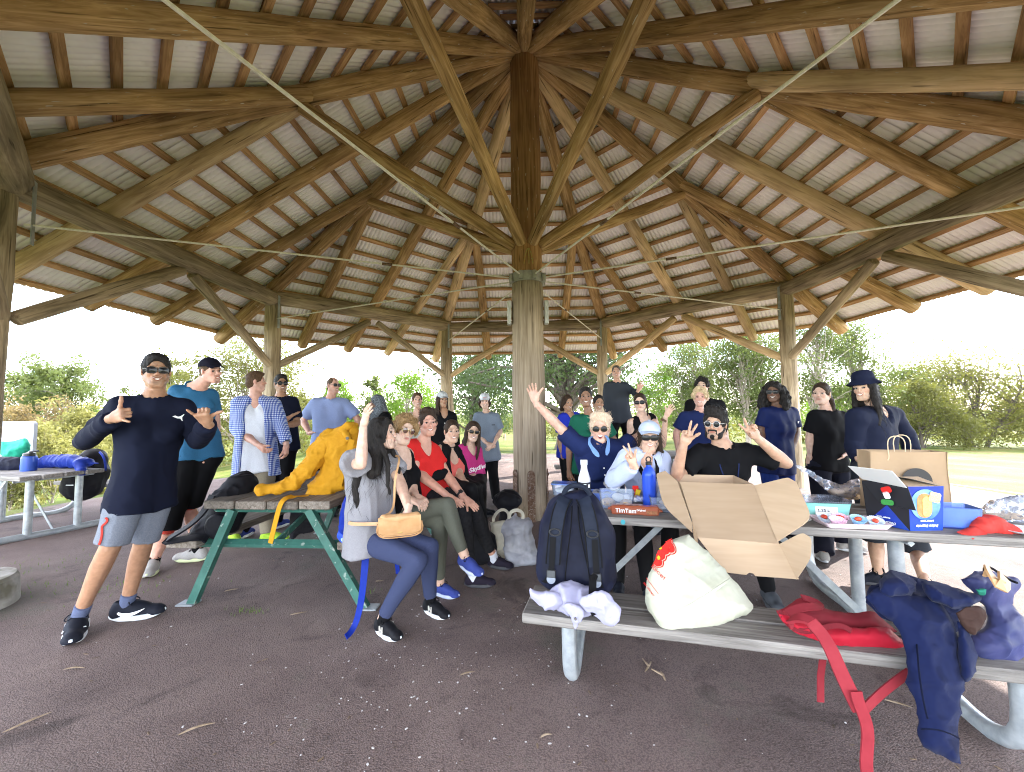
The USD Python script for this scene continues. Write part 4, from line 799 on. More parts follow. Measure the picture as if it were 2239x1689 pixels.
def glasses(N, style='rect', frame=None, lens=None, zoff=0., yoff=0., at_=None):
    """sunglasses on the nose, or elsewhere when at_ = (rotation, position)"""
    from shapely.geometry import Polygon
    fm, lm = frame or BLACKP, lens or LENS; t = np.linspace(0, 2 * np.pi, 33)[:-1]; c, s = np.cos(t), np.sin(t)
    if style == 'round': ox, oz = .0235 * c, .0235 * s
    elif style == 'aviator': ox, oz = .029 * c * (1 - .12 * s), .0245 * s - .004
    elif style == 'wrap': ox, oz = .034 * np.sign(c) * np.abs(c) ** .7, .0215 * np.sign(s) * np.abs(s) ** .75
    else: ox, oz = .0285 * np.sign(c) * np.abs(c) ** .55, .0205 * np.sign(s) * np.abs(s) ** .6 - .002
    pl = (lambda v: N.hw(np.asarray(v))) if at_ is None else (lambda v: np.asarray(v) @ np.asarray(at_[0]).T + at_[1]); fr = []; ls = []
    for q in (-1, 1):
        R = rotz(-q * .16) ; ctr = np.array([q * .0335, .1015 + yoff, .004 + zoff]); P = lambda k, y=0.: (np.stack([ox * k * 1., np.full(len(c), y), oz * k], 1) @ R.T + ctr)
        fr.append(tube(pl(np.vstack([P(1.), P(1.)[:1]])), .0021 if style != 'rect' else .0030, 6))
        V = np.vstack([P(.99, .002), P(.66, .0036), P(.33, .0044), [ctr + R @ [0, .0047, 0]]]); n = len(c); F_ = [(r * n + j, r * n + (j + 1) % n, r * n + n + (j + 1) % n, r * n + n + j) for r in range(2) for j in range(n)]
        F_ = np.vstack([np.array(F_)[:, [0, 1, 2]], np.array(F_)[:, [0, 2, 3]], [(2 * n + j, 2 * n + (j + 1) % n, 3 * n) for j in range(n)]]); ls.append(TM(pl(V), F_))
        e = np.array([q * .062, .094 + yoff, .012 + zoff]); fr.append(tube(pl(curve([e, [q * .076, .05 + yoff, .012 + zoff], [q * .081, -.005 + yoff, .008 + zoff], [q * .078, -.025 + yoff, -.012 + zoff]], 8)), .0022, 5))
        fr.append(tube(pl([ctr + R @ [q * ox.max(), 0, .008], e]), .0024, 5))
    fr.append(tube(pl(curve([[-.012, .102 + yoff, .008 + zoff], [0, .1065 + yoff, .011 + zoff], [.012, .102 + yoff, .008 + zoff]], 6)), .0022, 5))
    gp = part(N, 'sunglasses', cat_(*fr), fm, smooth=50)
    for l in ls: part(gp, 'lens', l, lm, smooth=True)
    return gp
def watch(N, c='b', mt=None, w=.030, gold=False):
    W, d, HR, hs = N.hand[c]; o = W - d * .045
    a = np.linspace(0, 2 * np.pi, 17); X, Z = HR[:, 0], HR[:, 2]; pts = [o + X * math.cos(t) * .034 * N.s + Z * math.sin(t) * .030 * N.s for t in a]
    wp = part(N, 'watch', strap(pts, w * .8, .004, [X * math.cos(t) + Z * math.sin(t) for t in a]), mt or BLACKP)
    part(wp, 'dial', moved(box(.034, .036, .010, bev=.003), np.stack([X, d, Z], 1), o - Z * .033 * N.s), GOLDM if gold else BLACKP)
def band(N, pts, w, t, up, mt, name='strap', label=None):
    return part(N, name, strap(curve(pts, 22), w, t, up), mt, smooth=40, label=label)
def earring(N, q):
    part(N, 'earring', moved(trimesh.creation.icosphere(1, .005), t=N.hl((q * .082, -.01, -.042))), GOLDM)
def headscarf(N, mt):
    ps = [ell((0, -.02, .034), (.094, .112, .104), k=.03), ell((0, -.05, -.02), (.085, .085, .10), k=.03), cone((0, -.05, -.06), (0, -.05, -.19), .085, .12, k=.04), cone((0, .03, -.13), (0, .04, -.22), .06, .10, k=.04), ell((0, -.13, -.12), (.07, .05, .14), rotx(-.3), k=.03), neg(ell((0, .125, -.015), (.070, .085, .088), k=.012))]
    m = folds(solid(xform(ps, N.R, N.head, N.hs), .008), .006, 16, seed=4); part(N, 'headscarf', m, mt, smooth=True)
def chest_text(N, text, h, org, mt, name='lettering', bold=False, slant=0.):
    fl = meshkit.text_mesh(text, h, .0012, bold); v = np.array(fl.vertices); v[:, 0] += slant * v[:, 1]; fl = dense(TM(v, fl.faces), .014); fl = moved(fl, t=(-(fl.bounds[0][0] + fl.bounds[1][0]) / 2, 0, 0))
    return part(N.topp, name, decal(N, N.top, fl, org, N.x, N.u, N.f), mt)
def chest_patch(N, poly, org, mt, name='emblem', sc=1.):
    from shapely.geometry import Polygon
    fl = plate(np.asarray(poly, float) * sc, .0012); return part(N.topp, name, decal(N, N.top, dense(fl, .010), org, N.x, N.u, N.f), mt)
# ---------------------------------------------------------------- the people
def zone(x0, y0, s): return lambda x, y, d=0.: (x0 + x * s, y0 + y * s, d)
z3, z4, z5, z6 = zone(100, 740, .25316), zone(640, 780, .217), zone(1120, 760, .25316), zone(1600, 760, .28888)
zB, zC, zD, zF, zG, zL, zH = zone(440, 660, .25316), zone(900, 700, .25316), zone(1340, 640, .25316), zone(700, 1040, .25316), zone(1679, 1100, .25316), zone(0, 1080, .25316), zone(300, 1020, .25316)
gr = lambda p, z=.085: on(p[0], p[1], z)
sit = lambda t, n, z: np.array([.968 * t + .25 * n, -.25 * t + .968 * n, z])
ONE = (0, 0, 1.)
BROWN, TAN, FAIR, PINK, OLIVE, DEEP, LIGHT = (.19, .10, .06), (.29, .165, .10), (.46, .285, .21), (.47, .27, .205), (.36, .225, .15), (.115, .06, .038), (.50, .335, .255)
NAVY = cloth('navy_knit', (.0075, .0095, .022)); NAVYT = cloth('navy_cotton', (.012, .02, .075)); BLACKC = cloth('black_cotton', (.005, .005, .006)); BLACKG = cloth('black_stretch', (.006, .006, .007), rough=.65); WHITEC = cloth('white_cotton', (.62, .64, .70)); WHITEP = mat('white_print', (.78, .78, .78), rough=.6); CHAR = cloth('charcoal_jersey', (.035, .04, .05))
WS = mat('white_sole', (.66, .70, .72), rough=.55); BLKS = cloth('black_shoe', (.014, .016, .024), rough=.6); DSOLE = mat('dark_sole', (.05, .05, .055), rough=.7); GREYSH = cloth('grey_shoe', (.38, .37, .35)); NEON = cloth('neon_shoe', (.38, .62, .06)); BLUESH = cloth('blue_shoe', (.028, .042, .19), (.045, .065, .24)); YSOLE = mat('lime_sole', (.62, .68, .40), rough=.6)

# 1 the man in the navy top, front left
N = person('man in navy long-sleeved top and grey shorts making hang-loose signs, standing front left', 2.82, dict(head=z3(955, 288), sa=z3(650, 592, -.11), sb=z3(1195, 612, .11), ea=z3(335, 890, -.02), wa=z3(575, 690, -.30), ha=z3(720, 640, -.36), eb=z3(1320, 885, .12), wb=z3(1400, 735, -.14), hb=z3(1325, 640, -.24),
    pa=z3(715, 1330, -.08), pb=z3(960, 1330, .10), ka=zL(955, 455, -.14), kb=zL(1240, 420, .10), fa=gr(zL(668, 1085), .09), fb=gr(zL(1085, 975), .09), ta=gr(zL(585, 1370), .02), tb=gr(zL(1370, 1030), .02)), ONE, H=1.8, skin=TAN, yaw=4, mouth='smile', eyes=False, glasses='rect', handa='shaka', handb='shaka', palma=(.35, 1, 0), palmb=(-.3, 1, .1), res=.012, brow='black', stubble=.35, build=.90)
hair(N, 'short', 'black', 1.1); glasses(N, 'rect')
shirt(N, NAVY, .016, 1.93, .10, name='long_sleeved_top', fold=.010, res=.011)
pants(N, cloth('grey_marl', (.135, .15, .185), (.19, .205, .24)), .010, .95, 'shorts', flare=.024, fold=.007)
ax_ = N.g['ka'] - N.g['pa']; pv = np.array(N.low.vertices); sp_ = []
for t in np.linspace(.40, .94, 9):
    c = N.g['pa'] + ax_ * t; k = (np.abs((pv - c) @ unit(ax_)) < .025) & ((pv - c) @ -N.hx > 0); q = pv[k]; sp_.append(q[np.argmax(q @ (-N.hx + N.f * .5))] - N.hx * .004 + N.f * .003)
part(N, 'side_piping', strap(curve([p for i, p in enumerate(sp_) if i == 0 or np.linalg.norm(p - sp_[i - 1]) > .005], 20), .012, .004, -N.hx + N.f * .5), cloth('red_piping', (.40, .04, .03)))
socks(N, cloth('slate_sock', (.10, .12, .20)), 1.8); shoes(N, BLKS, WS, BLKS, tick=WHITEP, scale=1.14)
puma = [(0, .012), (.018, .018), (.035, .010), (.052, .016), (.068, .030), (.072, .028), (.060, .008), (.062, -.012), (.068, -.022), (.060, -.020), (.050, -.004), (.030, -.002), (.016, .004)]
chest_patch(N, puma, N.S + N.x * .10 - N.u * .055 + N.f * .1, WHITEP, sc=.9)
# 2 the man in the blue top and cap
N = person('man in teal blue top and black cap laughing to the right, behind the navy-topped man', 3.95, dict(head=z3(1425, 285), sa=z3(1130, 470, -.06), sb=z3(1425, 500, .10), ea=z3(1110, 700), eb=z3(1465, 740, .12), wb=z3(1440, 960, .06), pa=z3(1225, 1020, -.05), pb=z3(1385, 1020, .06), ka=zL(1420, 330, -.1), kb=zL(1625, 110, .1),
    fa=gr(zL(1325, 590)), ta=gr(zL(1225, 780), .02), fb=gr(zL(1715, 505)), tb=gr(zL(1520, 570), .02)), ONE, H=1.88, skin=PINK, yaw=36, pitch=-4, roll=-6, mouth='grin', brow='brown', handa=None, look=1)
hair(N, 'buzz', 'brown', .6); cap(N, cloth('black_cap', (.008, .008, .016)), tilt=.08, low=.05)
shirt(N, cloth('teal_sport_top', (.025, .105, .205), rough=.6), .010, .66, .02, fold=.004, name='sport_top'); pants(N, BLACKC, .02, .95, 'shorts', flare=.03); pants(N, cloth('red_liner', (.42, .05, .035)), .012, 1.02, 'shorts_liner', waist=-.02)
socks(N, BLACKC, 1.84); shoes(N, GREYSH, YSOLE, BLACKG, scale=1.05)
# 3 the man in gingham
N = person('man in open blue gingham shirt and khaki chinos turning his face away in profile', 4.7, dict(head=zB(475, 690), sa=zB(325, 880, -.05), sb=zB(625, 885, .08), ea=zB(300, 1100, .02), wa=zB(490, 1235, -.2), ha=zB(590, 1325, -.24), eb=zB(690, 1060, .06), wb=zB(735, 1235, -.05), hb=zB(735, 1380, -.08), pa=zB(395, 1400), pb=zB(560, 1400, .05),
    fb=gr(zH(1130, 590)), tb=gr(zH(1290, 625), .02), fa=gr(zH(835, 590)), ta=gr(zH(870, 675), .02)), ONE, H=1.82, skin=PINK, yaw=88, mouth='closed', brow='brown', build=1.08, stubble=.15)
hair(N, 'short', 'brown', .65)
usdkit.material(stage, look('gingham'), {'tc': ('texture_coordinate', {}), 'sx': ('separate_xyz', {}), 'wx': ('math', {'math_type': 'multiply', 'value2': 46.}), 'wz': ('math', {'math_type': 'multiply', 'value2': 46.}), 'fx': ('math', {'math_type': 'fraction'}), 'fz': ('math', {'math_type': 'fraction'}), 'gx': ('math', {'math_type': 'greater_than', 'value2': .5}), 'gz': ('math', {'math_type': 'greater_than', 'value2': .5}), 'ad': ('math', {'math_type': 'add'}), 'hf': ('math', {'math_type': 'multiply', 'value2': .5}), 'r': ('rgb_ramp', {'ramp': [(0., (.44, .47, .54)), (.5, (.10, .16, .40)), (1., (.02, .045, .22))]}), 'p': ('principled_bsdf', {'roughness': .85, 'sheen_weight': .1})},
    [('tc.object', 'sx.vector'), ('sx.x', 'wx.value1'), ('sx.z', 'wz.value1'), ('wx.value', 'fx.value1'), ('wz.value', 'fz.value1'), ('fx.value', 'gx.value1'), ('fz.value', 'gz.value1'), ('gx.value', 'ad.value1'), ('gz.value', 'ad.value2'), ('ad.value', 'hf.value1'), ('hf.value', 'r.fac'), ('r.color', 'p.base_color')], surface='p.BSDF')
shirt(N, WHITEC, .010, 0, .08, 'v', 'white_tshirt', fold=.004); shirt(N, look('gingham'), .024, 1.9, .13, 'crew', 'gingham_shirt', opening=(.085, .155), fold=.008, res=.012)
pants(N, cloth('khaki_cotton', (.25, .215, .155)), .014, 1.95, 'chinos', waist=.12, loose=.012); shoes(N, NEON, WS, BLACKG)
part(N, 'belt', folds(solid([cone(N.P + N.u * .085 - N.hx * .062, N.P + N.u * .085 + N.hx * .062, .120, k=.02, cut=[(N.P + N.u * .105, N.u), (N.P + N.u * .065, -N.u)])], .012), 0), mat('brown_belt', (.05, .028, .015), rough=.5)); watch(N, 'b')
glasses(N, 'round', at_=(np.stack([N.u * .9 + N.f * .1, N.f, N.x], 1), N.S - N.u * .17 + N.f * .01 + N.x * .03))
# 4 the man with arms crossed
N = person('man in dark navy tee and aviators with arms crossed in front of the shelter post', 5.3, dict(head=zB(690, 708), sa=zB(595, 865, -.03), sb=zB(792, 870, .05), ea=zB(600, 1050), wa=zB(730, 1020, -.22), ha=zB(815, 965, -.18), eb=zB(830, 1050, .02), wb=zB(690, 1075, -.24), hb=zB(610, 1055, -.2), pa=zB(640, 1250), pb=zB(750, 1250, .03), fa=gr(zH(900, 560)), ta=gr(zH(985, 570), .02), fb=gr(zH(1200, 480)), tb=gr(zH(1300, 490), .02)), ONE, H=1.8, skin=TAN, yaw=12, mouth='grin', eyes=False, glasses='aviator', brow='black', stubble=.4, handb=None, handa='flat', palma=(.2, .3, -1))
hair(N, 'short', 'black', 1.1); glasses(N, 'aviator'); shirt(N, NAVY, .012, .75, .04); pants(N, BLACKC, .012, 2., loose=.01); shoes(N, BLUESH, WS)
# 5 the bald man in pale blue
N = person('bald bearded man in pale blue tee with hands on hips', 5.8, dict(head=zB(1140, 725), sa=zB(985, 885, -.03), sb=zB(1245, 885, .05), ea=zB(880, 1030, .06), wa=zB(935, 1135, -.05), ha=zB(1010, 1120, -.12), eb=zB(1365, 1030, .08), wb=zB(1300, 1120, 0), hb=zB(1225, 1125, -.05), pa=zB(1010, 1290), pb=zB(1170, 1290, .03)), ONE, H=1.86, skin=PINK, yaw=36, mouth='smile', eyes=False, glasses='rect', brow='brown', stubble=.3, build=1.12, handa='flat', handb='flat', palma=(.8, -.3, -.3), palmb=(-.8, -.3, -.3))
glasses(N, 'rect'); hair(N, 'buzz', 'brown', .35); shirt(N, cloth('pale_blue_cotton', (.25, .31, .52)), .02, .72, .10); pants(N, BLACKC, .012, 2., loose=.01); shoes(N, BLKS, DSOLE)
# 6 the headscarf
N = person('person in grey patterned headscarf seen in profile behind the waving woman', 5.9, dict(head=zB(1512, 872), sa=zB(1560, 1010, .17), sb=zB(1600, 1010, -.17)), ONE, H=1.68, fem=True, skin=DEEP, yaw=-88, mouth='closed', handa=None, handb=None, res=.02)
headscarf(N, mat('patterned_scarf', (.02, .024, .03), (.16, .18, .2), sc=55, dist=2.5, lo=.46, hi=.54, rough=.85)); shirt(N, BLACKC, .02, 1.9, .1, name='tunic', res=.02); pants(N, BLACKC, .012, 2., res=.02); shoes(N, BLKS, DSOLE)
# 7 the woman in the cream top
N = person('woman with tied auburn hair and sleeveless cream top standing behind the seated row', 6.0, dict(head=zB(1865, 850), sa=zB(1800, 990), sb=zB(1950, 990, .04)), ONE, H=1.66, fem=True, skin=FAIR, yaw=8, mouth='smile', brow='brown', handa=None, handb=None, res=.018)
hair(N, 'tied', 'brown'); shirt(N, cloth('cream_knit', (.42, .44, .40)), .010, 0, .06, 'tank', 'tank_top', res=.018); pants(N, BLACKG, .006, 2., 'leggings', res=.02); shoes(N, BLKS, WS)
# 8 the woman in pale cap and black shirt
N = person('woman with long dark hair, pale grey cap and black shirt by the far post', 5.9, dict(head=zC(265, 690), sa=zC(215, 825), sb=zC(355, 835, .04)), ONE, H=1.62, fem=True, skin=TAN, yaw=22, mouth='closed', handa=None, handb=None, res=.018)
hair(N, 'long', 'dark', locks=[([(.07, .02, -.02), (.085, .03, -.14), (.075, .045, -.26)], .022, .012)]); cap(N, cloth('pale_grey_cap', (.45, .47, .48)), tilt=.0, low=.05); shirt(N, BLACKC, .016, 1.9, .1, 'v', 'shirt', res=.018)
part(N, 'shirt_buttons', cat_(*[moved(trimesh.creation.icosphere(1, .006), t=N.S - N.u * k + N.f * .125) for k in (.10, .17, .24)]), WHITEP); pants(N, BLACKG, .008, 2., res=.02); shoes(N, BLKS, DSOLE)
# 9 the woman in white cap and grey tee
N = person('woman in white cap and grey tee with hands folded, standing left of the centre post', 6.35, dict(head=zC(630, 702), sa=zC(572, 838), sb=zC(730, 838, .02), ea=zC(548, 965, .03), wa=zC(645, 1062, -.14), ha=zC(715, 1095, -.16), eb=zC(768, 965, .03), wb=zC(710, 1070, -.17), hb=zC(635, 1135, -.19), pa=zC(618, 1175), pb=zC(695, 1175), ka=zC(608, 1320, -.03), kb=zC(705, 1330, -.03), fa=gr(zC(612, 1470)), fb=gr(zC(730, 1545)), ta=gr(zC(606, 1520), .02), tb=gr(zC(748, 1600), .02)), ONE, H=1.68, fem=True, skin=LIGHT, yaw=2, pitch=-4, mouth='grin', handa='flat', handb='flat', palma=(0, .6, -.5), palmb=(0, .6, -.5), res=.015)
hair(N, 'bob', 'dark', .7); cap(N, cloth('white_cap', (.62, .64, .68)), low=.05, tilt=-.05, logo=('east', cloth('red_stitch', (.5, .12, .1)))); shirt(N, cloth('grey_blue_jersey', (.13, .16, .20), (.18, .21, .26)), .018, .82, .06); pants(N, BLACKC, .010, 2., loose=.014); shoes(N, BLKS, DSOLE)
chest_patch(N, [(0, 0), (.05, 0), (.05, .012), (0, .012)], N.S + N.x * .07 - N.u * .13 + N.f * .1, BLACKP, 'chest_label')
# 10 the waving woman, nearest of the seated row
N = person('woman in grey tee with long black hair waving, nearest of the seated row', 2.9, dict(head=z4(905, 780, -.02), sa=z4(590, 1070, -.04), sb=z4(965, 1030, .12), ea=z4(688, 1085, -.24), wa=z4(712, 705, -.22), ha=z4(745, 570, -.24), eb=zF(690, 50, .02), wb=zF(762, 290, -.20), hb=zF(715, 445, -.26), pa=zF(385, 545, -.02), pb=zF(500, 500, .10), ka=zF(845, 735, -.24), kb=zF(945, 620, -.06),
    fa=gr(zF(540, 1235), .10), fb=gr(zF(955, 1070), .10), ta=gr(zF(690, 1420), .02), tb=gr(zF(1120, 1240), .02)), ONE, H=1.66, fem=True, skin=LIGHT, yaw=70, pitch=6, roll=4, mouth='closed', brow='black', handa='open', handb='relax', palma=(.4, .5, -.2), palmb=(.2, .2, -1), res=.012, look=1)
hair(N, 'long', 'black', 1.0, locks=[([(.07, -.01, .02), (.10, .02, -.1), (.095, .06, -.24), (.10, .05, -.36), (.085, .055, -.46)], .026, .010), ([(-.07, .0, .02), (-.09, .03, -.12), (-.08, .075, -.26), (-.085, .07, -.42)], .024, .010), ([(.02, -.09, 0), (.05, -.15, -.15), (.07, -.2, -.34), (.06, -.2, -.56)], .05, .02), ([(-.03, -.09, 0), (-.03, -.15, -.15), (-.02, -.2, -.34), (.0, -.22, -.6)], .05, .018), ([(.04, .06, .11), (.072, .055, .04), (.08, .035, -.06)], .014, .012)], mess=.005)
shirt(N, cloth('light_grey_jersey', (.20, .195, .21), (.24, .235, .25)), .024, .62, .10, 'scoop', flare=.055, fold=.012, res=.011, seed=6)
pants(N, cloth('blue_marl_leggings', (.026, .033, .075), (.045, .055, .105), sc=260), .009, 1.93, 'leggings', fold=.003); shoes(N, cloth('black_leather_shoe', (.010, .010, .012), rough=.45), WS, BLACKG, letter=('N', mat('silver_print', (.45, .43, .38), rough=.4)), scale=1.02); socks(N, BLACKC, 1.86)
# 11 the woman in round sunglasses
N = person('woman with curly light brown hair, round sunglasses and olive leggings, legs crossed', 3.2, dict(head=z4(1125, 745), sa=z4(965, 985, -.06), sb=z4(1150, 985, .10), ea=z4(1010, 1260, -.06), eb=z4(1185, 1300, .06), wb=z4(1250, 1410, -.12), hb=z4(1345, 1465, -.20), wa=z4(1180, 1440, -.2), ha=z4(1290, 1480, -.24), pa=zF(700, 340, -.02), pb=zF(790, 320, .1), ka=zF(1100, 255, -.18), fa=zF(1250, 700, -.22), ta=zF(1470, 830, -.40), kb=zF(1035, 400, -.12), fb=gr(zF(1035, 940)), tb=gr(zF(1225, 1060), .02)), ONE, H=1.66, fem=True, skin=LIGHT, yaw=22, roll=14, pitch=-4, mouth='closed', eyes=False, glasses='round', brow='brown', res=.0125, lips=(.4, .13, .12), handb='relax', handa='relax', palmb=(0, .2, -1), palma=(0, .2, -1))
hair(N, 'curly', 'blond', .9, locks=[([(-.03, .07, .10), (-.075, .07, .05), (-.088, .05, -.02)], .02, .014), ([(.04, .07, .10), (.08, .06, .05), (.09, .03, -.03)], .02, .014)], mess=.008); glasses(N, 'round', GOLDM, mat('brown_lens', (.05, .022, .018), rough=.08, spec=.8)); earring(N, 1)
shirt(N, BLACKC, .008, 0, .02, 'tank', 'tank_top', fold=.003, tail=False); pants(N, cloth('olive_leggings', (.085, .088, .068), rough=.7), .006, 1.88, 'leggings', fold=.002); shoes(N, BLUESH, mat('pale_blue_sole', (.45, .5, .65), rough=.5), BLACKG)
# 12 the woman in red
N = person('short-haired woman in red tee leaning forward with hands on her knees', 3.5, dict(head=z4(1365, 668), sa=z4(1195, 915, -.06), sb=z4(1420, 960, .10), ea=z4(1265, 1175, -.10), wa=z4(1555, 1400, -.28), ha=z4(1690, 1490, -.34), eb=z4(1555, 1200, .05), wb=z4(1725, 1420, -.15), hb=z4(1870, 1535, -.22), pa=z4(1290, 1400), pb=z4(1400, 1370, .1), ka=zF(1225, 275, -.16), kb=zF(1330, 300, .02), fa=gr(zF(1320, 870)), ta=gr(zF(1510, 940), .02), fb=gr(zF(1505, 715)), tb=gr(zF(1740, 810), .02)), ONE, H=1.72, fem=True, skin=(0.470, 0.260, 0.193), yaw=12, roll=-2, mouth='grin', brow='brown', res=.0125, build=1.06, handa='flat', handb='flat', palma=(.1, .2, -1), palmb=(.1, .2, -1))
hair(N, 'swept', 'dark', .8); shirt(N, cloth('red_cotton', (.52, .022, .02), (.46, .018, .018)), .012, .55, .02, 'v', fold=.006); pants(N, cloth('black_camo_leggings', (.010, .010, .012), (.022, .022, .024), sc=30), .007, 1.8, 'leggings'); socks(N, WHITEC, 1.86); shoes(N, cloth('dark_purple_shoe', (.02, .016, .026)), DSOLE, BLACKG); watch(N, 'b', w=.02)
part(N, 'waist_pouch', folds(solid([ell(N.P + N.u * .17 + N.f * .13 + N.x * .06, (.09, .035, .05), np.stack([N.x, N.f, N.u], 1))], .009), .005, 14), BLACKC, smooth=True)
# 13 coral
N = person('smiling dark-haired woman in coral top under a black vest, fourth of the seated row', 4.0, dict(head=z4(1605, 755), sa=z4(1480, 950, -.05), sb=z4(1640, 955, .09), ea=z4(1540, 1150, -.05), eb=z4(1650, 1130, .05), wb=z4(1725, 1250, -.18), hb=z4(1800, 1330, -.25), pa=z4(1560, 1290), pb=z4(1650, 1270, .1), ka=z4(1790, 1340, -.3), kb=z4(1830, 1330, -.15), fa=gr(zF(1380, 640)), fb=gr(zF(1450, 600)), ta=gr(zF(1470, 680), .02), tb=gr(zF(1540, 640), .02)), ONE, H=1.66, fem=True, skin=(0.420, 0.269, 0.193), yaw=14, mouth='grin', brow='black', res=.015, handa=None, handb='flat', palmb=(.1, .2, -1))
hair(N, 'tied', 'dark'); shirt(N, cloth('coral_sport', (.62, .12, .10), rough=.6), .008, 0, .02, 'scoop', 'coral_top', fold=.003, tail=False); shirt(N, BLACKC, .020, 0, .04, 'crew', 'vest', opening=(.085, .105), fold=.005); pants(N, BLACKG, .008, 2.); shoes(N, BLKS, DSOLE)
# 14 pink
N = person('woman in pink lettered tee and sunglasses with straight brown hair, last of the seated row', 4.45, dict(head=z4(1815, 758), sa=z4(1700, 945, -.05), sb=z4(1850, 950, .08), ea=z4(1740, 1130), eb=z4(1805, 1140, .03), wb=z4(1820, 1265, -.2), hb=z4(1845, 1350, -.26), pa=z4(1770, 1240), pb=z4(1850, 1225, .1), ka=z4(1850, 1330, -.3), kb=z4(1890, 1310, -.2), fa=gr(z4(1900, 1560)), fb=gr(z4(1920, 1540)), ta=gr(z4(1960, 1600), .02), tb=gr(z4(1980, 1580), .02)), ONE, H=1.64, fem=True, skin=(0.454, 0.302, 0.227), yaw=10, roll=8, mouth='grin', eyes=False, glasses='rect', brow='dark', res=.015, handa=None, handb='flat', palmb=(.1, .2, -1))
hair(N, 'long', 'dark', .9, locks=[([(-.07, .01, 0), (-.085, .04, -.14), (-.075, .065, -.33)], .026, .016), ([(.07, .01, 0), (.085, .04, -.14), (.075, .06, -.30)], .024, .014)]); glasses(N, 'rect', TORT); shirt(N, cloth('pink_cotton', (.45, .035, .17)), .012, .6, .03, 'v', fold=.006, tail=False); chest_text(N, 'Skydive', .045, N.S - N.u * .20 + N.f * .05, WHITEP, bold=True, slant=.25); pants(N, BLACKG, .008, 2.); shoes(N, BLKS, DSOLE)
# 15 blue top
N = person('woman in cobalt blue top with short dark hair looking right, beside the centre post', 5.6, dict(head=zC(1345, 720), sa=zC(1300, 850, -.04), sb=zC(1425, 840, .06)), ONE, H=1.62, fem=True, skin=TAN, yaw=32, roll=6, mouth='grin', handa=None, handb=None, res=.018)
hair(N, 'bob', 'dark', .9); shirt(N, cloth('cobalt_cotton', (.02, .035, .38)), .014, .7, .08, 'v', res=.018); pants(N, BLACKG, .008, 2., res=.02); shoes(N, BLKS, DSOLE)
# 16 green tee
N = person('tall laughing woman in bottle green tee standing behind the blond woman', 4.65, dict(head=zC(1503, 665), sa=zC(1425, 875, -.02), sb=zC(1655, 875, .04), ea=zC(1362, 1080, .02), wa=zC(1360, 1290), eb=zC(1755, 1050, .05), pa=zC(1470, 1260), pb=zC(1620, 1260)), ONE, H=1.74, fem=True, skin=BROWN, yaw=2, mouth='grin', brow='black', res=.015, handb=None)
hair(N, 'tied', 'black', .9); shirt(N, cloth('green_cotton', (.012, .10, .06)), .016, .72, .08, 'crew'); pants(N, BLACKG, .008, 2.); shoes(N, BLKS, DSOLE); glasses(N, 'rect', at_=(np.stack([N.x, N.f, N.u], 1), N.S - N.u * .10 + N.f * .05))
# 17
N = person('black-haired woman peeking out between the green tee and the man standing high', 5.5, dict(head=zC(1612, 718), sa=zC(1550, 850), sb=zC(1680, 850, .04)), ONE, H=1.62, fem=True, skin=TAN, yaw=18, roll=10, mouth='grin', handa=None, handb=None, res=.018)
hair(N, 'tied', 'black', 1.1); shirt(N, BLACKC, .014, .7, .08, res=.018); pants(N, BLACKG, .008, 2., res=.02); shoes(N, BLKS, DSOLE)
# 18 the man standing on the bench
N = person('man in charcoal long-sleeved top standing high on a bench and waving', 7.05, dict(head=zC(1768, 448), sa=zC(1692, 572), sb=zC(1855, 572, .02), ea=zC(1672, 700, .03), wa=zC(1690, 810, -.02), eb=zC(1925, 632, -.06), wb=zC(1955, 612, -.28), hb=zC(1985, 560, -.30), pa=zC(1750, 865), pb=zC(1850, 865), ka=zC(1745, 985, -.05), kb=zC(1860, 985)), ONE, H=1.78, skin=(0.420, 0.252, 0.185), yaw=0, mouth='smile', brow='grey', res=.016, handb='open', handa=None, base=.46)
hair(N, 'buzz', 'grey', 1.2); shirt(N, CHAR, .013, 1.93, .03, name='long_sleeved_top', fold=.006); pants(N, BLACKC, .012, 2., loose=.01); shoes(N, BLKS, DSOLE)
# 19 black tank
N = person('woman in black tank top and sunglasses waving with a watch on her wrist', 4.85, dict(head=z5(1105, 478), sa=z5(1030, 655, -.02), sb=z5(1215, 615, .05), ea=z5(1015, 800, .02), wa=z5(1010, 950), eb=z5(1300, 845, -.08), wb=z5(1325, 600, -.26), hb=z5(1395, 480, -.28), pa=z5(1060, 930), pb=z5(1180, 930)), ONE, H=1.68, fem=True, skin=LIGHT, yaw=-4, roll=-3, mouth='closed', eyes=False, glasses='rect', brow='dark', res=.015, handb='open', handa=None)
hair(N, 'tied', 'dark', 1., locks=[([(-.07, -.01, .02), (-.085, .02, -.08), (-.08, .05, -.18)], .014, .008)]); glasses(N, 'rect'); shirt(N, BLACKC, .010, 0, .06, 'tank', 'tank_top'); watch(N, 'b', mat('brown_leather_strap', (.08, .035, .015), rough=.5), gold=True); pants(N, BLACKG, .008, 2.); shoes(N, BLKS, DSOLE)
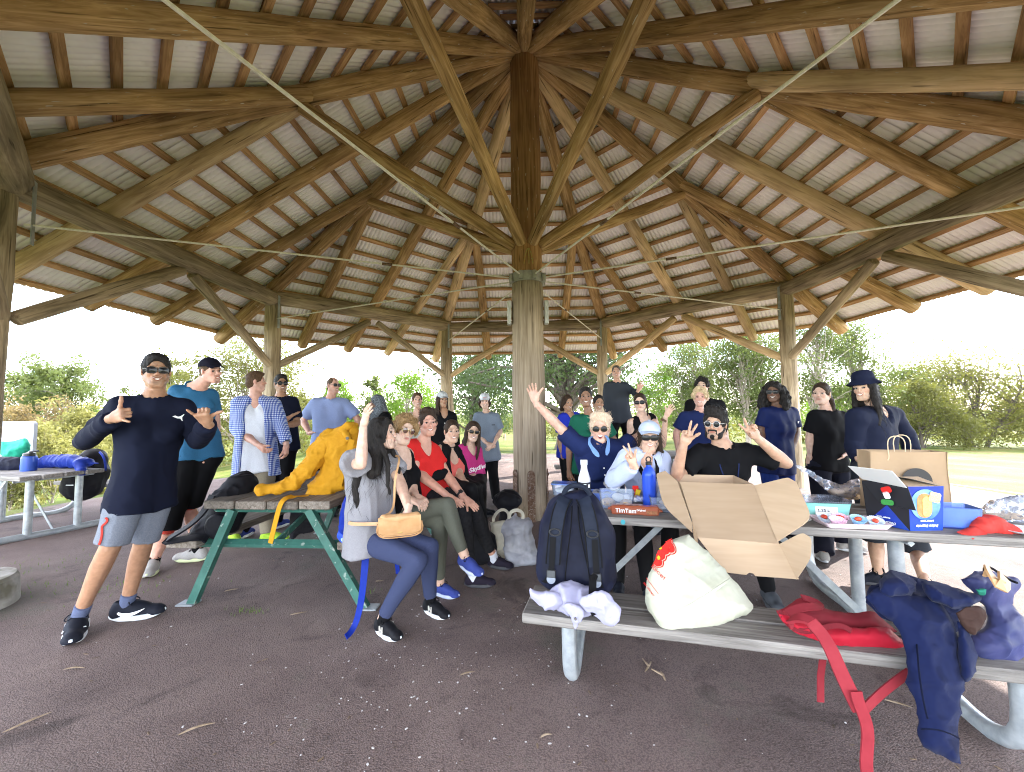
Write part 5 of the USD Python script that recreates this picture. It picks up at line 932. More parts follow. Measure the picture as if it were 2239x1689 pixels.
# 20 the blond woman with raised arms
N = person('woman with swept pale hair and navy polo cheering with raised arms at the table', 3.3, dict(head=z5(758, 700), sa=z5(568, 850, -.02), sb=z5(915, 880, .04), ea=z5(385, 665, -.05), wa=z5(205, 480, -.12), ha=z5(160, 330, -.14), eb=z5(1090, 775, .10), wb=z5(1230, 640, .22), pa=sit(-.22, 3.80, .57), pb=sit(-.04, 3.80, .57), ka=sit(-.24, 3.38, .53), kb=sit(-.02, 3.38, .53), fa=sit(-.22, 3.45, .085), fb=sit(-.03, 3.42, .085), ta=sit(-.24, 3.2, .02), tb=sit(-.02, 3.2, .02)), ONE, H=1.68, fem=True, skin=(0.479, 0.294, 0.227), yaw=0, mouth='laugh', eyes=False, glasses='aviator', brow='blond', res=.0125, hs=1.03, handa='open', handb=None, build=1.06, jaw=1.05, palma=(.1, -1, 0))
hair(N, 'swept', 'pale', 1.1, mess=.007, locks=[([(.06, .055, .09), (.0, .075, .12), (-.055, .05, .115), (-.085, .0, .07)], .022, .02)]); glasses(N, 'aviator', TORT)
shirt(N, NAVYT, .016, .66, .05, 'crew', 'polo_shirt', fold=.008); SKYB = cloth('sky_blue_collar', (.17, .30, .58))
cc = N.S + N.u * .105 + N.f * .03; OF = N.u * .065 + N.f * .02
for q in (-1, 1): part(N.topp, 'collar', strap(curve([cc - N.f * .055 + N.x * q * .035, cc + N.x * q * .075 + N.f * .012 + N.u * .005, cc + N.x * q * .055 + N.f * .075 - N.u * .035, cc + N.x * q * .03 + N.f * .108 - N.u * .075], 10), [.026] * 6 + [.034, .042, .036, .012], .006, [N.x * q * .6 + N.f * .3 + N.u * .6] * 6 + [N.f + N.x * q * .3] * 4), SKYB, smooth=40)
for k in (.10, .17): part(N.topp, 'button', moved(trimesh.creation.cylinder(.007, .006, sections=10), frame(N.f), N.S - N.u * k + N.f * (.128 + k * .1)), WHITEP)
chest_patch(N, [(0, 0), (.02, .003), (.026, .016), (.018, .012), (.012, .026), (.004, .02), (.008, .012)], N.S + N.x * .09 - N.u * .13 + N.f * .1, cloth('red_stitching', (.5, .03, .03)), sc=1.2); pants(N, BLACKG, .01, 2.); shoes(N, BLKS, DSOLE)
# 21 the woman in white
N = person('woman in pale blue cap, dark sunglasses and white jacket showing a peace sign', 3.15, dict(head=z5(1187, 775), sa=z5(985, 960, -.02), sb=z5(1290, 970, .04), ea=z5(865, 1150, -.08), wa=z5(1055, 1015, -.30), ha=z5(955, 850, -.32), eb=z5(1330, 1160, .0), wb=z5(1200, 1290, -.2), pa=sit(.17, 3.74, .57), pb=sit(.34, 3.74, .57), ka=sit(.16, 3.30, .53), kb=sit(.36, 3.30, .53), fa=sit(.19, 3.32, .085), fb=sit(.38, 3.45, .085), ta=sit(.18, 3.1, .02), tb=sit(.40, 3.2, .02)), ONE, H=1.66, fem=True, skin=(0.487, 0.311, 0.227), yaw=2, mouth='grin', eyes=False, glasses='wrap', brow='dark', res=.0125, hs=1.0, handa='peace', palma=(.35, -1, .1), handb=None)
hair(N, 'long', 'dark', .7, locks=[([(-.07, -.02, -.02), (-.085, -.02, -.12), (-.09, -.01, -.2)], .02, .012)]); glasses(N, 'wrap', zoff=-.004, yoff=.004); cap(N, cloth('pale_blue_cap', (.38, .45, .60), (.47, .52, .63), sc=30), cloth('pale_blue_brim', (.40, .47, .62)), tilt=.12, low=.038)
shirt(N, cloth('white_blue_jacket', (.40, .45, .62), (.44, .49, .65)), .020, 1.9, .05, 'v', 'jacket', fold=.010, opening=(.03, .02), res=.011)
for q in (-1, 1): band(N.topp, [N.S + N.u * .055 + N.x * q * .055 - N.f * .02, N.S + N.u * .03 + N.x * q * .068 + N.f * .07, N.S - N.u * .06 + N.x * q * .045 + N.f * .125, N.S - N.u * .16 + N.x * q * .02 + N.f * .15], .034, .006, N.f + N.x * q * .5, BLACKC, 'lapel')
pants(N, BLACKG, .010, 2.); shoes(N, BLKS, DSOLE)
# 22
N = person('smiling woman with tousled fair hair and navy tee behind the seated table group', 4.9, dict(head=z5(1622, 432), sa=z5(1490, 600, -.02), sb=z5(1735, 610, .04), ea=z5(1415, 745, .03), wa=z5(1430, 880, -.04), eb=z5(1790, 780), pa=z5(1520, 960), pb=z5(1680, 960)), ONE, H=1.66, fem=True, skin=(0.479, 0.277, 0.218), yaw=-2, mouth='grin', brow='blond', res=.015, build=1.16, handb=None)
hair(N, 'curly', 'fair', .8, mess=.01); shirt(N, NAVYT, .014, .7, .08); pants(N, BLACKG, .008, 2.); shoes(N, BLKS, DSOLE)
# 23
N = person('person in black with unruly black hair half hidden behind the fair-haired woman', 5.8, dict(head=z5(1640, 335), sa=z5(1540, 500), sb=z5(1790, 500, .04)), ONE, H=1.82, skin=LIGHT, yaw=-6, mouth='closed', brow='black', res=.018, handa=None, handb=None)
hair(N, 'curly', 'black', 1., mess=.012); shirt(N, BLACKC, .02, .8, .08, res=.018); pants(N, BLACKC, .012, 2., res=.02); shoes(N, BLKS, DSOLE)
# 24 the man in the puzzle tee
ORANGE = cloth('orange_print', (.45, .14, .03)); PURP = cloth('purple_print', (.10, .03, .22))
N = person('man in black puzzle-print tee and clear-framed sunglasses giving two peace signs', 3.15, dict(head=zD(885, 1138), sa=zD(745, 1400, .02), sb=zD(1165, 1385, .02), ea=zD(545, 1590, -.05), wa=zD(610, 1320, -.2), ha=zD(675, 1110, -.22), eb=zD(1500, 1475, -.04), wb=zD(1245, 1255, -.2), hb=zD(1105, 1060, -.24), pa=sit(.68, 3.74, .57), pb=sit(.87, 3.74, .57), ka=sit(.66, 3.30, .54), kb=sit(.93, 3.30, .54), fa=sit(.70, 3.40, .085), fb=sit(1.05, 3.46, .085), ta=sit(.68, 3.2, .02), tb=sit(1.06, 3.25, .02)), ONE, H=1.78, skin=(0.395, 0.244, 0.168), yaw=-14, roll=3, mouth='closed', eyes=False, glasses='round', brow='black', res=.0125, handa='peace', handb='peace', palma=(.2, -1, 0), palmb=(-.1, -1, 0), stubble=.3)
hair(N, 'swept', 'black', 1.3, mess=.010, fringe=.8); beard(N); glasses(N, 'round', CLEARP); shirt(N, BLACKC, .018, .72, .05, 'crew', fold=.008, flare=.035)
from shapely.geometry import Point, box as sbox
from shapely.ops import unary_union
jig = unary_union([sbox(-.03, -.03, .03, .03), Point(.04, .004).buffer(.013), Point(-.004, .04).buffer(.013)]).difference(Point(-.028, 0).buffer(.011)).difference(Point(0, -.028).buffer(.011))
def jigsaw(o, a, sc, mt):
    from shapely import affinity
    fl = plate(affinity.scale(affinity.rotate(jig, a), sc, sc, origin=(0, 0)), .0012); part(N.topp, 'puzzle_print', decal(N, N.top, dense(fl, .01), o, N.x, N.u, N.f), mt)
jigsaw(N.S + N.x * .10 - N.u * .20, 15, .75, ORANGE); jigsaw(N.S + N.x * .14 - N.u * .285, 60, .95, ORANGE); jigsaw(N.S - N.x * .13 - N.u * .25, -20, .8, PURP); jigsaw(N.S + N.x * .055 - N.u * .255, 40, .45, PURP)
MASK = cloth('navy_mask', (.012, .018, .06)); c0 = N.S + N.u * .05
for q in (-1, 1): band(N, [c0 + N.x * q * .065 - N.f * .02, N.S + N.x * q * .075 + N.f * .08, N.S - N.u * .10 + N.x * q * .055 + N.f * .135, N.S - N.u * .17 + N.x * (q * .03 + .03) + N.f * .145], .008, .003, N.f, MASK, 'mask_strap')
part(N, 'face_mask', folds(solid([ell(N.S - N.u * .215 + N.x * .035 + N.f * .145, (.055, .022, .06), np.stack([N.x, N.f, N.u], 1))], .008), .006, 20), MASK, smooth=True); pants(N, BLACKC, .012, 1.95); shoes(N, cloth('grey_boot', (.06, .065, .075)), DSOLE)
# 25 curly black hair, navy tee
N = person('woman with long wavy black hair and sunglasses in navy tee beside the right post', 4.55, dict(head=zD(1388, 862), sa=zD(1310, 1040, -.04), sb=zD(1550, 1040, .06), ea=zD(1275, 1190), wa=zD(1290, 1340, -.05), eb=zD(1582, 1215, .05), wb=zD(1530, 1400, -.04), hb=zD(1520, 1530, -.06), pa=zD(1345, 1500), pb=zD(1485, 1500, .05)), ONE, H=1.66, fem=True, skin=DEEP, yaw=-8, mouth='grin', eyes=False, glasses='rect', brow='black', res=.014, build=1.1)
hair(N, 'long', 'black', 1.5, locks=[([(-.08, .0, .03), (-.115, .01, -.08), (-.12, .03, -.2)], .04, .03), ([(.08, .0, .03), (.115, .01, -.08), (.115, .03, -.2)], .04, .03), ([(.09, -.04, .05), (.14, -.03, -.06), (.15, -.02, -.2)], .04, .03), ([(-.09, -.04, .05), (-.13, -.03, -.06), (-.14, -.02, -.18)], .04, .03)], mess=.012); glasses(N, 'rect', zoff=0)
shirt(N, cloth('navy_sport', (.008, .014, .065), rough=.6), .011, .72, .08); part(N.topp, 'sleeve_stripe', strap([N.g['sb'] * .55 + N.g['eb'] * .45 + N.f * .072 - N.x * .03, N.g['sb'] * .55 + N.g['eb'] * .45 + N.f * .055 + N.x * .035, N.g['sb'] * .55 + N.g['eb'] * .45 + N.x * .075], .022, .004, [N.f, N.f + N.x, N.x]), WHITEP)
pants(N, cloth('royal_leggings', (.012, .03, .16), rough=.6), .006, 2., 'leggings'); band(N, [N.g['pb'] + N.hx * .106, N.g['pb'] * .5 + N.g['kb'] * .5 + N.hx * .09 , N.g['kb'] + N.hx * .072], .012, .003, N.hx, cloth('blue_piping', (.15, .3, .7)), 'side_stripe'); shoes(N, BLKS, DSOLE)
# 26 black tee, cargo trousers
N = person('woman in black tee and dark cargo trousers with one hand in her pocket', 4.15, dict(head=zD(1800, 875), sa=zD(1745, 1075, -.03), sb=zD(1965, 1080, .06), ea=zD(1700, 1240, .02), wa=zD(1700, 1400), eb=zD(2060, 1270, .06), wb=zD(2015, 1385, -.06), hb=zD(1950, 1440, -.08), pa=zD(1775, 1480), pb=zD(1935, 1480, .04), fa=gr(zG(480, 430)), ta=gr(zG(440, 450), .02), fb=gr(zG(660, 340)), tb=gr(zG(690, 400), .02)), ONE, H=1.68, fem=True, skin=(0.445, 0.294, 0.227), yaw=-16, roll=2, mouth='closed', brow='dark', res=.014, handb='flat', palmb=(-1, 0, 0))
hair(N, 'tied', 'dark', 1.1, locks=[([(-.03, -.10, 0), (-.075, -.08, -.1), (-.10, -.04, -.2)], .03, .02)]); shirt(N, BLACKC, .018, .78, .06); pants(N, cloth('dark_cargo', (.012, .013, .022)), .016, 2., 'cargo_trousers', loose=.02, fold=.008); watch(N, 'b', w=.034); shoes(N, GREYSH, WS, BLACKG); earring(N, -1)
part(N, 'cargo_pocket', folds(solid([ell(N.g['pb'] * .55 + N.g['kb'] * .45 + N.hx * .085 + N.f * .03, (.03, .075, .09), np.stack([N.hx, N.f, N.u], 1))], .01), .004, 16), cloth('dark_cargo', (.012, .013, .022)), smooth=True)
# 27 the bucket hat
N = person('smiling woman in navy bucket hat and loose navy shirt with very long dark hair', 3.55, dict(head=z6(1003, 312), sa=z6(950, 525, -.10), sb=z6(1225, 515, .10), ea=z6(925, 720, -.02), wa=z6(960, 850, -.12), eb=z6(1340, 690, .12), wb=z6(1370, 800, .02), pa=z6(1010, 930, -.04), pb=z6(1170, 930, .06), ka=zG(930, 330, -.02), kb=zG(1290, 420, .0), fa=gr(zG(955, 610)), ta=gr(zG(910, 680), .02), fb=gr(zG(1370, 720)), tb=gr(zG(1330, 800), .02)), ONE, H=1.62, fem=True, skin=(0.462, 0.302, 0.210), yaw=-24, roll=-6, mouth='grin', brow='black', res=.0125, handa=None, look=-1)
hair(N, 'long', 'black', .9, locks=[([(.07, .01, 0), (.085, .03, -.14), (.09, .04, -.30), (.085, .04, -.40)], .03, .018), ([(-.07, .01, 0), (-.09, .04, -.14), (-.10, .06, -.28), (-.09, .08, -.36)], .034, .02)], mess=.005); NB = cloth('navy_hat', (.010, .013, .032)); bucket_hat(N, NB)
shirt(N, cloth('navy_overshirt', (.010, .013, .030), rough=.75), .026, 1.85, .16, 'v', 'loose_shirt', flare=.01, fold=.009); pants(N, CHAR, .016, .98, 'shorts', flare=.03); shoes(N, BLKS, DSOLE, BLACKG); socks(N, BLACKC, 1.85)
# ---------------------------------------------------------------- picnic tables
GREEN = mat('green_paint', (.020, .085, .066), (.035, .12, .095), sc=9, rough=.45, bump=.2, bs=40, c3=(.22, .27, .23), s3=22, f3=(.62, .68))
BOLT = mat('dull_bolt', (.12, .11, .10), rough=.6, metal=.4)
def plank(parent, a, b, w, t, mt, name='plank', side=None, seed=[3]):
    """one board from a to b (top centre line), width w, thickness t, with eased edges"""
    seed[0] += 1; rs = np.random.default_rng(seed[0]); a, b = np.asarray(a, float), np.asarray(b, float); z = unit(b - a); y = np.array([0, 0, 1.]); x = unit(np.cross(y, z)) if side is None else side
    L = np.linalg.norm(b - a); m = box(w, t, L, (0, -t / 2 + rs.uniform(-.002, .002), L / 2), .006)
    return part(parent, name, m, mt, xf=place(np.stack([x, np.cross(z, x), z], 1), a))
TT, NN = np.array([.968, -.25]), np.array([.25, .968])
tn = lambda t, n, z=0.: np.array([*(TT * t + NN * n), z])
def pipe_table(label, fr, t0, t1, n0, frames, group, top_z=.75, tw=.76, bench=(.40, .34)):
    """boards on bent galvanised pipe frames; fr(t, n, z) gives the place; n0 = front edge of the table top"""
    o = thing('picnic_table', label, 'picnic table', fr((t0 + t1) / 2, n0 + tw / 2, 0), group); g, bw = bench
    for k in range(4): n = n0 + tw * (k + .5) / 4; plank(o, fr(t0, n, top_z), fr(t1, n, top_z), tw / 4 - .008, .048, PLANK)
    for nb in (n0 - g - bw, n0 + tw + g):
        for k in range(2): n = nb + bw * (k + .5) / 2; plank(o, fr(t0 + .02, n, .455), fr(t1, n, .455), bw / 2 - .008, .048, PLANK, 'bench_plank')
    for t in frames:
        nf, nr = n0 - g - bw * .5, n0 + tw + g + bw * .5
        P = [fr(t, nf, .40), fr(t, nf, .22), fr(t, nf + .03, .10), fr(t, nf + .13, .033)] + [fr(t, nf + .13 + (nr - nf - .26) * k / 5, .033) for k in range(1, 6)] + [fr(t, nr - .03, .10), fr(t, nr, .22), fr(t, nr, .40)]
        part(o, 'ground_rail', tube(curve(P, 40), .038, 12), GALV, smooth=60)
        for n in (n0 + tw * .22, n0 + tw * .78):
            part(o, 'leg', tube([fr(t, n, .03), fr(t, n, top_z - .055)], .038, 12), GALV, smooth=60)
        part(o, 'bearer', tube([fr(t, n0 + .03, top_z - .062), fr(t, n0 + tw - .03, top_z - .062)], .018, 4), GALV)
        for nb in (n0 - g - bw, n0 + tw + g): part(o, 'bench_bearer', tube([fr(t, nb + .02, .40), fr(t, nb + bw - .02, .40)], .012, 4), GALV)
    for a, b in ((frames[0], frames[0] + .62), (frames[-1], frames[-1] - .62)):
        part(o, 'brace', strap([fr(a, n0 + tw * .5, .05), fr(b, n0 + tw * .5, top_z - .06)], .042, .006, fr(0, 1, 0) - fr(0, 0, 0)), GALV)
    return o
pipe_table('right foreground picnic table of grey boards on galvanised pipe, laden with food', tn, -.50, 3.05, 2.73, (-.27, 1.55), 'picnic tables under the shelter')
sp_ = on(*zone(1100, 1080, .25316)(1035, 234)[:2], .727); part(Node('/World/picnic_table', stage.GetPrimAtPath('/World/picnic_table').GetAttribute('xformOp:translate').Get()), 'paint_spot', moved(plate(np.array([(math.cos(a) * .014, math.sin(a) * .016) for a in np.linspace(0, 6.28, 16)]), .002), np.stack([[*TT, 0], [0, 0, 1.], [*-NN, 0]], 1), tn(sp_[0] * TT[0] + sp_[1] * TT[1], 2.728, .727)), mat('turquoise_spot', (.05, .35, .42), rough=.5))
w3, l3 = unit([.40, .917]), unit([-.97, .25])
f3 = lambda t, n, z=0.: np.array([-5.62 + l3[0] * t + w3[0] * n, 5.05 + l3[1] * t + w3[1] * n, z])
pipe_table('pipe-framed picnic table at the left edge under blue jackets and a green bag', f3, -.14, 1.7, -.38, (.02, 1.5), 'picnic tables under the shelter')
f4 = lambda t, n, z=0.: np.array([.72 + t, 5.55 + n - .05 * t, z])
pipe_table('far picnic table behind the centre post with the man standing on its bench', f4, 0, 2.1, .55, (.25, 1.85), 'picnic tables under the shelter', bench=(.26, .30))
L1, W1 = unit([.095, .995, 0]), unit([.995, -.07, 0])
A1 = np.array([-2.40, 3.18, 0]); q1 = lambda w, l, z=0.: A1 + W1 * w + L1 * l + [0, 0, z]
o = thing('picnic_table', 'left picnic table of dark weathered planks on green steel A-frame legs', 'picnic table', q1(.5, .9), 'picnic tables under the shelter')
for k in range(4): plank(o, q1(.125 + .256 * k, 0, .775), q1(.125 + .256 * k, 2.0, .775), .248, .062, PLANKD)
for w in (-.17, 1.20): plank(o, q1(w, .0, .475), q1(w, 2.0, .475), .255, .058, PLANKD, 'bench_plank')
for l in (.06, 1.85):
    for s, w0, w1 in ((-1, .20, -.06), (1, .82, 1.30)):
        part(o, 'leg', strap([q1(w0, l, .70), q1(w1, l - .06, 0.0)], .062, .05, L1), GREEN); part(o, 'foot_plate', box(.13, .10, .012, q1(w1 + s * .03, l - .06, .008), .003), GALV)
    part(o, 'cross_bar', tube([q1(-.30, l + .05, .425), q1(1.36, l + .05, .425)], .034, 4), GREEN); part(o, 'top_bearer', tube([q1(.04, l + .02, .695), q1(1.0, l + .02, .695)], .022, 4), GREEN)
for l0, l1 in ((.12, .95), (1.80, .98)): part(o, 'brace', strap([q1(.52, l0, .43), q1(.52, l1, .69)], .05, .02, W1), GREEN)
for k in range(8): part(o, 'bolt', moved(trimesh.creation.cylinder(.011, .02, sections=6), np.eye(3), q1(.06 + .128 * k, .05, .708)), BOLT)
# ---------------------------------------------------------------- soft things
def pillow(pts, D, th, lean=0., n=26, back=.6, pw=.5, sharp=False):
    """a soft body with the outline pts (picture pixels) standing D metres away (lean = metres deeper per picture row above the lowest), bulging th towards the viewer and back*th behind"""
    from shapely.geometry import Polygon, Point
    from scipy.spatial import Delaunay
    pts = np.asarray(pts, float); pc = curve(np.vstack([pts, pts[:1]]), max(60, 4 * len(pts)))[:-1] if len(pts) > 5 and not sharp else pts
    pg = Polygon(pc).buffer(0); pg = pg if pg.geom_type == 'Polygon' else max(pg.geoms, key=lambda g: g.area); x0, y0, x1, y1 = pg.bounds; h = max(x1 - x0, y1 - y0) / n
    X, Y = np.meshgrid(np.arange(x0 + h / 2, x1, h), np.arange(y0 + h / 2, y1, h)); C = np.stack([X.ravel(), Y.ravel()], 1); inn = np.array([pg.exterior.distance(Point(c)) if pg.contains(Point(c)) else 0 for c in C]); C, dist = C[inn > h * .45], inn[inn > h * .45]
    E = np.array([pg.exterior.interpolate(t, normalized=True).coords[0] for t in np.linspace(0, 1, max(24, int(pg.exterior.length / h)), endpoint=False)]); k = len(E); Q = np.vstack([E, C]); ds = np.r_[np.zeros(k), dist]
    tri = Delaunay(Q).simplices; cen = Q[tri].mean(1); tri = tri[[pg.contains(Point(c)) for c in cen]]
    sg = np.cross(Q[tri[:, 1]] - Q[tri[:, 0]], Q[tri[:, 2]] - Q[tri[:, 0]]); tri[sg < 0] = tri[sg < 0][:, ::-1]
    w = np.clip(ds / max(dist.max(), 1e-6), 0, 1) ** pw; D0 = D + lean * (y1 - Q[:, 1])
    B = np.array([at(x, y, d) for (x, y), d in zip(Q, D0)]); r = unit(np.array([0, 0, EYE]) - B.mean(0))
    Fr, Bk = B + r * (th * w + .004)[:, None], B - r * (back * th * w + .004)[:, None]; m = len(Q)
    V = np.vstack([Fr, Bk]); j = np.arange(k); j2 = (j + 1) % k
    Ff = np.vstack([tri[:, ::-1], tri + m, np.stack([j, j2, j2 + m], 1), np.stack([j, j2 + m, j + m], 1)])
    t = TM(V, Ff); t.fix_normals(); return t
def pz(z, P): return [z(x, y)[:2] for x, y in P]
def wrinkle(m, amp, sc=12, seed=0, it=1):
    for _ in range(it): m = TM(*trimesh.remesh.subdivide(m.vertices, m.faces))
    return folds(m, amp, sc, (1, 1, 1), seed)
def on_face(host, fl, o, xd, yd): return decal(None, host, dense(fl, .012), o, xd, yd, np.cross(unit(xd), unit(yd)), .003)
zA, zJ, zR, z7 = zone(1100, 1080, .25316), zone(0, 900, 420 / 2212), zone(1679, 1269, .25316), zone(1400, 960, 839 / 2212)
# yellow jacket
YEL = cloth('yellow_canvas', (.50, .25, .018), (.43, .205, .012), rough=.7, sc=30)
YIN = cloth('striped_lining', (.45, .38, .30), (.12, .08, .06), sc=70)
jd = lambda z, x, y, d: at(*z(x, y)[:2], d)
o = thing('jacket', 'bright yellow jacket slumped on the left table with a sleeve along the boards', 'jacket', jd(zH, 1600, 250, 3.45), None)
sv = lambda *p: [jd(zB, x, y, d) for x, y, d in p]
part(o, 'body', wrinkle(pillow(pz(zB, [(1000, 1215), (1060, 1140), (1150, 1090), (1235, 1062), (1330, 1072), (1360, 1150), (1350, 1300), (1290, 1420), (1255, 1560), (1240, 1610), (1150, 1640), (1080, 1700), (960, 1700), (915, 1680), (940, 1590), (1000, 1500), (1040, 1380), (1010, 1300)]), 3.42, .11, n=34), .020, 7, 3), YEL, smooth=True)
part(o, 'placket', strap(curve([jd(zB, 1300, 1190, 3.29), jd(zB, 1270, 1320, 3.28), jd(zB, 1225, 1460, 3.29), jd(zB, 1190, 1590, 3.33)], 14), .045, .008, [.2, -1, .1]), YEL, smooth=40)
part(o, 'sleeve', folds(solid([chain(sv((1120, 1195, 3.44), (1000, 1330, 3.40), (900, 1470, 3.36), (800, 1560, 3.33), (690, 1600, 3.30), (560, 1622, 3.26), (520, 1625, 3.25)), [.085, .08, .07, .055, .046, .042, .046], k=.03)], .011, cuts=[(np.array([0, 0, .78]), np.array([0, 0, -1.]))]), .015, 14, (1, 1, 1), seed=8), YEL, smooth=True)
part(o, 'collar', folds(solid([chain(sv((1215, 1110, 3.34), (1265, 1075, 3.36), (1330, 1075, 3.42)), [.03, .035, .03], k=.03), chain(sv((1250, 1150, 3.32), (1275, 1190, 3.31)), [.03, .02], k=.03)], .010), .008, 16, seed=2), YEL, smooth=True)
part(o, 'button', moved(trimesh.creation.cylinder(.013, .006, sections=12), frame([0, -1, .1]), jd(zB, 1262, 1180, 3.285)), BOLT)
part(o, 'belt', strap(curve([jd(zH, 1480, 245, 3.34), jd(zH, 1330, 262, 3.2), jd(zH, 1255, 300, 3.12), jd(zH, 1215, 400, 3.11), jd(zH, 1180, 540, 3.11), jd(zH, 1150, 665, 3.11)], 20), .036, .005, [[0, -.2, 1]] * 5 + [[0, -1, .3]] * 15), YEL, smooth=40)
# black backpack on the left bench
CAN = cloth('black_nylon', (.007, .007, .009), (.012, .012, .015), rough=.55, sc=20)
o = thing('backpack', 'slumped black backpack on the left bench of the green-legged table', 'backpack', q1(-.17, .35, .48), None)
bp = lambda x, y, d: jd(zH, x, y, d)
part(o, 'bag_body', folds(solid([chain([bp(890, 175, 3.52), bp(800, 330, 3.45), bp(720, 520, 3.40)], [.115, .15, .13], k=.05), ell(bp(620, 560, 3.36), (.14, .12, .085), k=.06), ell(bp(930, 150, 3.6), (.10, .10, .09), k=.05)], .013, cuts=[(np.array([0, 0, .48]), np.array([0, 0, -1.]))]), .016, 10, seed=5), CAN, smooth=True)
part(o, 'strap', strap(curve([bp(650, 250, 3.28), bp(500, 470, 3.22), bp(330, 590, 3.2), bp(255, 640, 3.2), bp(420, 625, 3.18), bp(600, 640, 3.2)], 22), .06, .014, [0, -.5, 1]), CAN, smooth=40)
part(o, 'pocket', folds(solid([ell(bp(700, 520, 3.28), (.10, .05, .10), k=.02)], .011), .008, 16, seed=6), CAN, smooth=True)
o = thing('bag', 'black cloth bag hanging under the left table beside the rear legs', 'bag', jd(zH, 1450, 600, 4.2))
part(o, 'bag_body', wrinkle(pillow(pz(zH, [(1340, 370), (1560, 370), (1555, 520), (1490, 570), (1400, 590), (1340, 640), (1320, 560)]), 4.2, .06), .008), CAN, smooth=True)
# blue bag of the waving woman
BLUEN = cloth('royal_blue_nylon', (.009, .026, .24), (.007, .021, .19), rough=.5, sc=20)
o = thing('shoulder_bag', 'royal blue bag behind the waving woman with straps trailing to the ground', 'bag', jd(zF, 230, 600, 3.0))
part(o, 'bag_body', wrinkle(pillow(pz(zF, [(255, 150), (270, 300), (285, 460), (300, 640), (230, 610), (165, 540), (160, 470), (185, 330), (215, 200)]), 3.02, .07, n=18), .012, 10), BLUEN, smooth=True)
part(o, 'patterned_base', wrinkle(pillow(pz(zF, [(160, 480), (240, 500), (330, 560), (420, 640), (330, 655), (230, 610), (155, 545)]), 2.92, .05, n=18), .006, 16), mat('blue_patterned_cloth', (.012, .05, .45), (.35, .65, .75), sc=22, lo=.56, hi=.60, rough=.6), smooth=True)
part(o, 'strap', strap(curve([jd(zF, 395, 640, 2.86), jd(zF, 385, 800, 2.84), jd(zF, 365, 1000, 2.78), jd(zF, 335, 1180, 2.72), jd(zF, 300, 1290, 2.70), jd(zF, 222, 1395, 2.62)], 24), np.linspace(.05, .035, 24), .005, [.1, -1, .2]), BLUEN, smooth=40)
part(o, 'strap', strap(curve([jd(zF, 660, 745, 3.0), jd(zF, 668, 800, 3.0), jd(zF, 672, 850, 3.0)], 6), .03, .005, [0, -1, .2]), BLUEN)
# tan handbag
TANL = mat('tan_leather', (.50, .29, .14), (.42, .23, .10), sc=14, rough=.5, bump=.15, bs=200, bd=.002)
bx, by = unit(jd(zF, 850, 375, 2.72) - jd(zF, 520, 405, 2.66)), np.array([-.12, -.55, .83]); by = unit(by - bx * (by @ bx)); bR = np.stack([bx, by, np.cross(bx, by)], 1); bc = jd(zF, 690, 415, 2.64)
o = thing('handbag', 'tan leather handbag in the lap of the waving woman', 'handbag', bc)
part(o, 'bag_body', moved(folds(solid([chain([(-.10, 0, 0), (.10, 0, 0)], [.028, .028], k=.02), chain([(-.105, -.06, 0), (.105, -.06, 0)], [.030, .030], k=.05), chain([(-.10, .055, 0), (.10, .055, 0)], [.022, .022], k=.05)], .007), .004, 18), bR, bc), TANL, smooth=True)
for k, (y0, s) in enumerate(((-.075, 1.0), (-.055, .98))): part(o, 'gusset_seam', moved(tube(curve([(-.135 * s, .02, .012), (-.12 * s, y0, .026 + k * .004), (0, y0 - .01, .034 + k * .004), (.12 * s, y0, .026 + k * .004), (.135 * s, .02, .012)], 16), .004, 5), bR, bc), TANL)
part(o, 'flap', moved(grid(lambda u, v: np.stack([(u - .5) * .26, .075 - v * (.105 + .03 * np.cos((u - .5) * 3.)), .014 + .026 * np.sin(np.clip(v * 1.5, 0, 1) * 1.5) + .002 * np.sin(u * 9)], -1), 16, 10, -.004), bR, bc), TANL, smooth=40)
part(o, 'clasp', moved(box(.03, .012, .006, (0, -.035, .042), .002), bR, bc), mat('brass', (.45, .32, .12), rough=.35, metal=.7))
part(o, 'strap', strap(curve([bc - bx * .13 + by * .02 + bR[:, 2] * .01, jd(zF, 420, 420, 2.70), jd(zF, 300, 420, 2.72), jd(zF, 250, 400, 2.80)], 14), .022, .004, [0, -1, .3]), TANL, smooth=40)
part(o, 'strap', strap(curve([bc - bx * .09 + by * .08, jd(zF, 640, 200, 2.74), jd(zF, 650, 20, 2.78), jd(z4, 1065, 1090, 2.82), jd(z4, 1030, 1000, 2.94)], 16), .014, .004, [.3, -1, .1]), TANL, smooth=40)
# bags at the foot of the centre post
PLAST = mat('grey_carrier_plastic', (.20, .20, .23), (.30, .30, .33), sc=9, rough=.3, spec=.5, alpha=.86)
CANV = cloth('ecru_canvas', (.55, .52, .43), (.48, .45, .36))
o = thing('tote_bag', 'ecru canvas tote with looped handles, half hidden by the grey carrier bag', 'bag', jd(zF, 1530, 700, 4.02))
part(o, 'bag_body', wrinkle(pillow(pz(zF, [(1455, 395), (1530, 400), (1600, 395), (1620, 560), (1615, 700), (1540, 705), (1470, 690), (1460, 560)]), 4.02, .06, n=16), .008), CANV, smooth=True)
part(o, 'handle', strap(curve([jd(zF, 1500, 400, 3.97), jd(zF, 1520, 330, 3.95), jd(zF, 1580, 295, 3.95), jd(zF, 1620, 320, 3.97), jd(zF, 1610, 400, 3.99)], 14), .03, .005, [0, -.6, .8]), CANV, smooth=40)
o = thing('carrier_bag', 'crumpled grey plastic carrier bag standing in front of the centre post', 'bag', jd(zF, 1730, 780, 3.88))
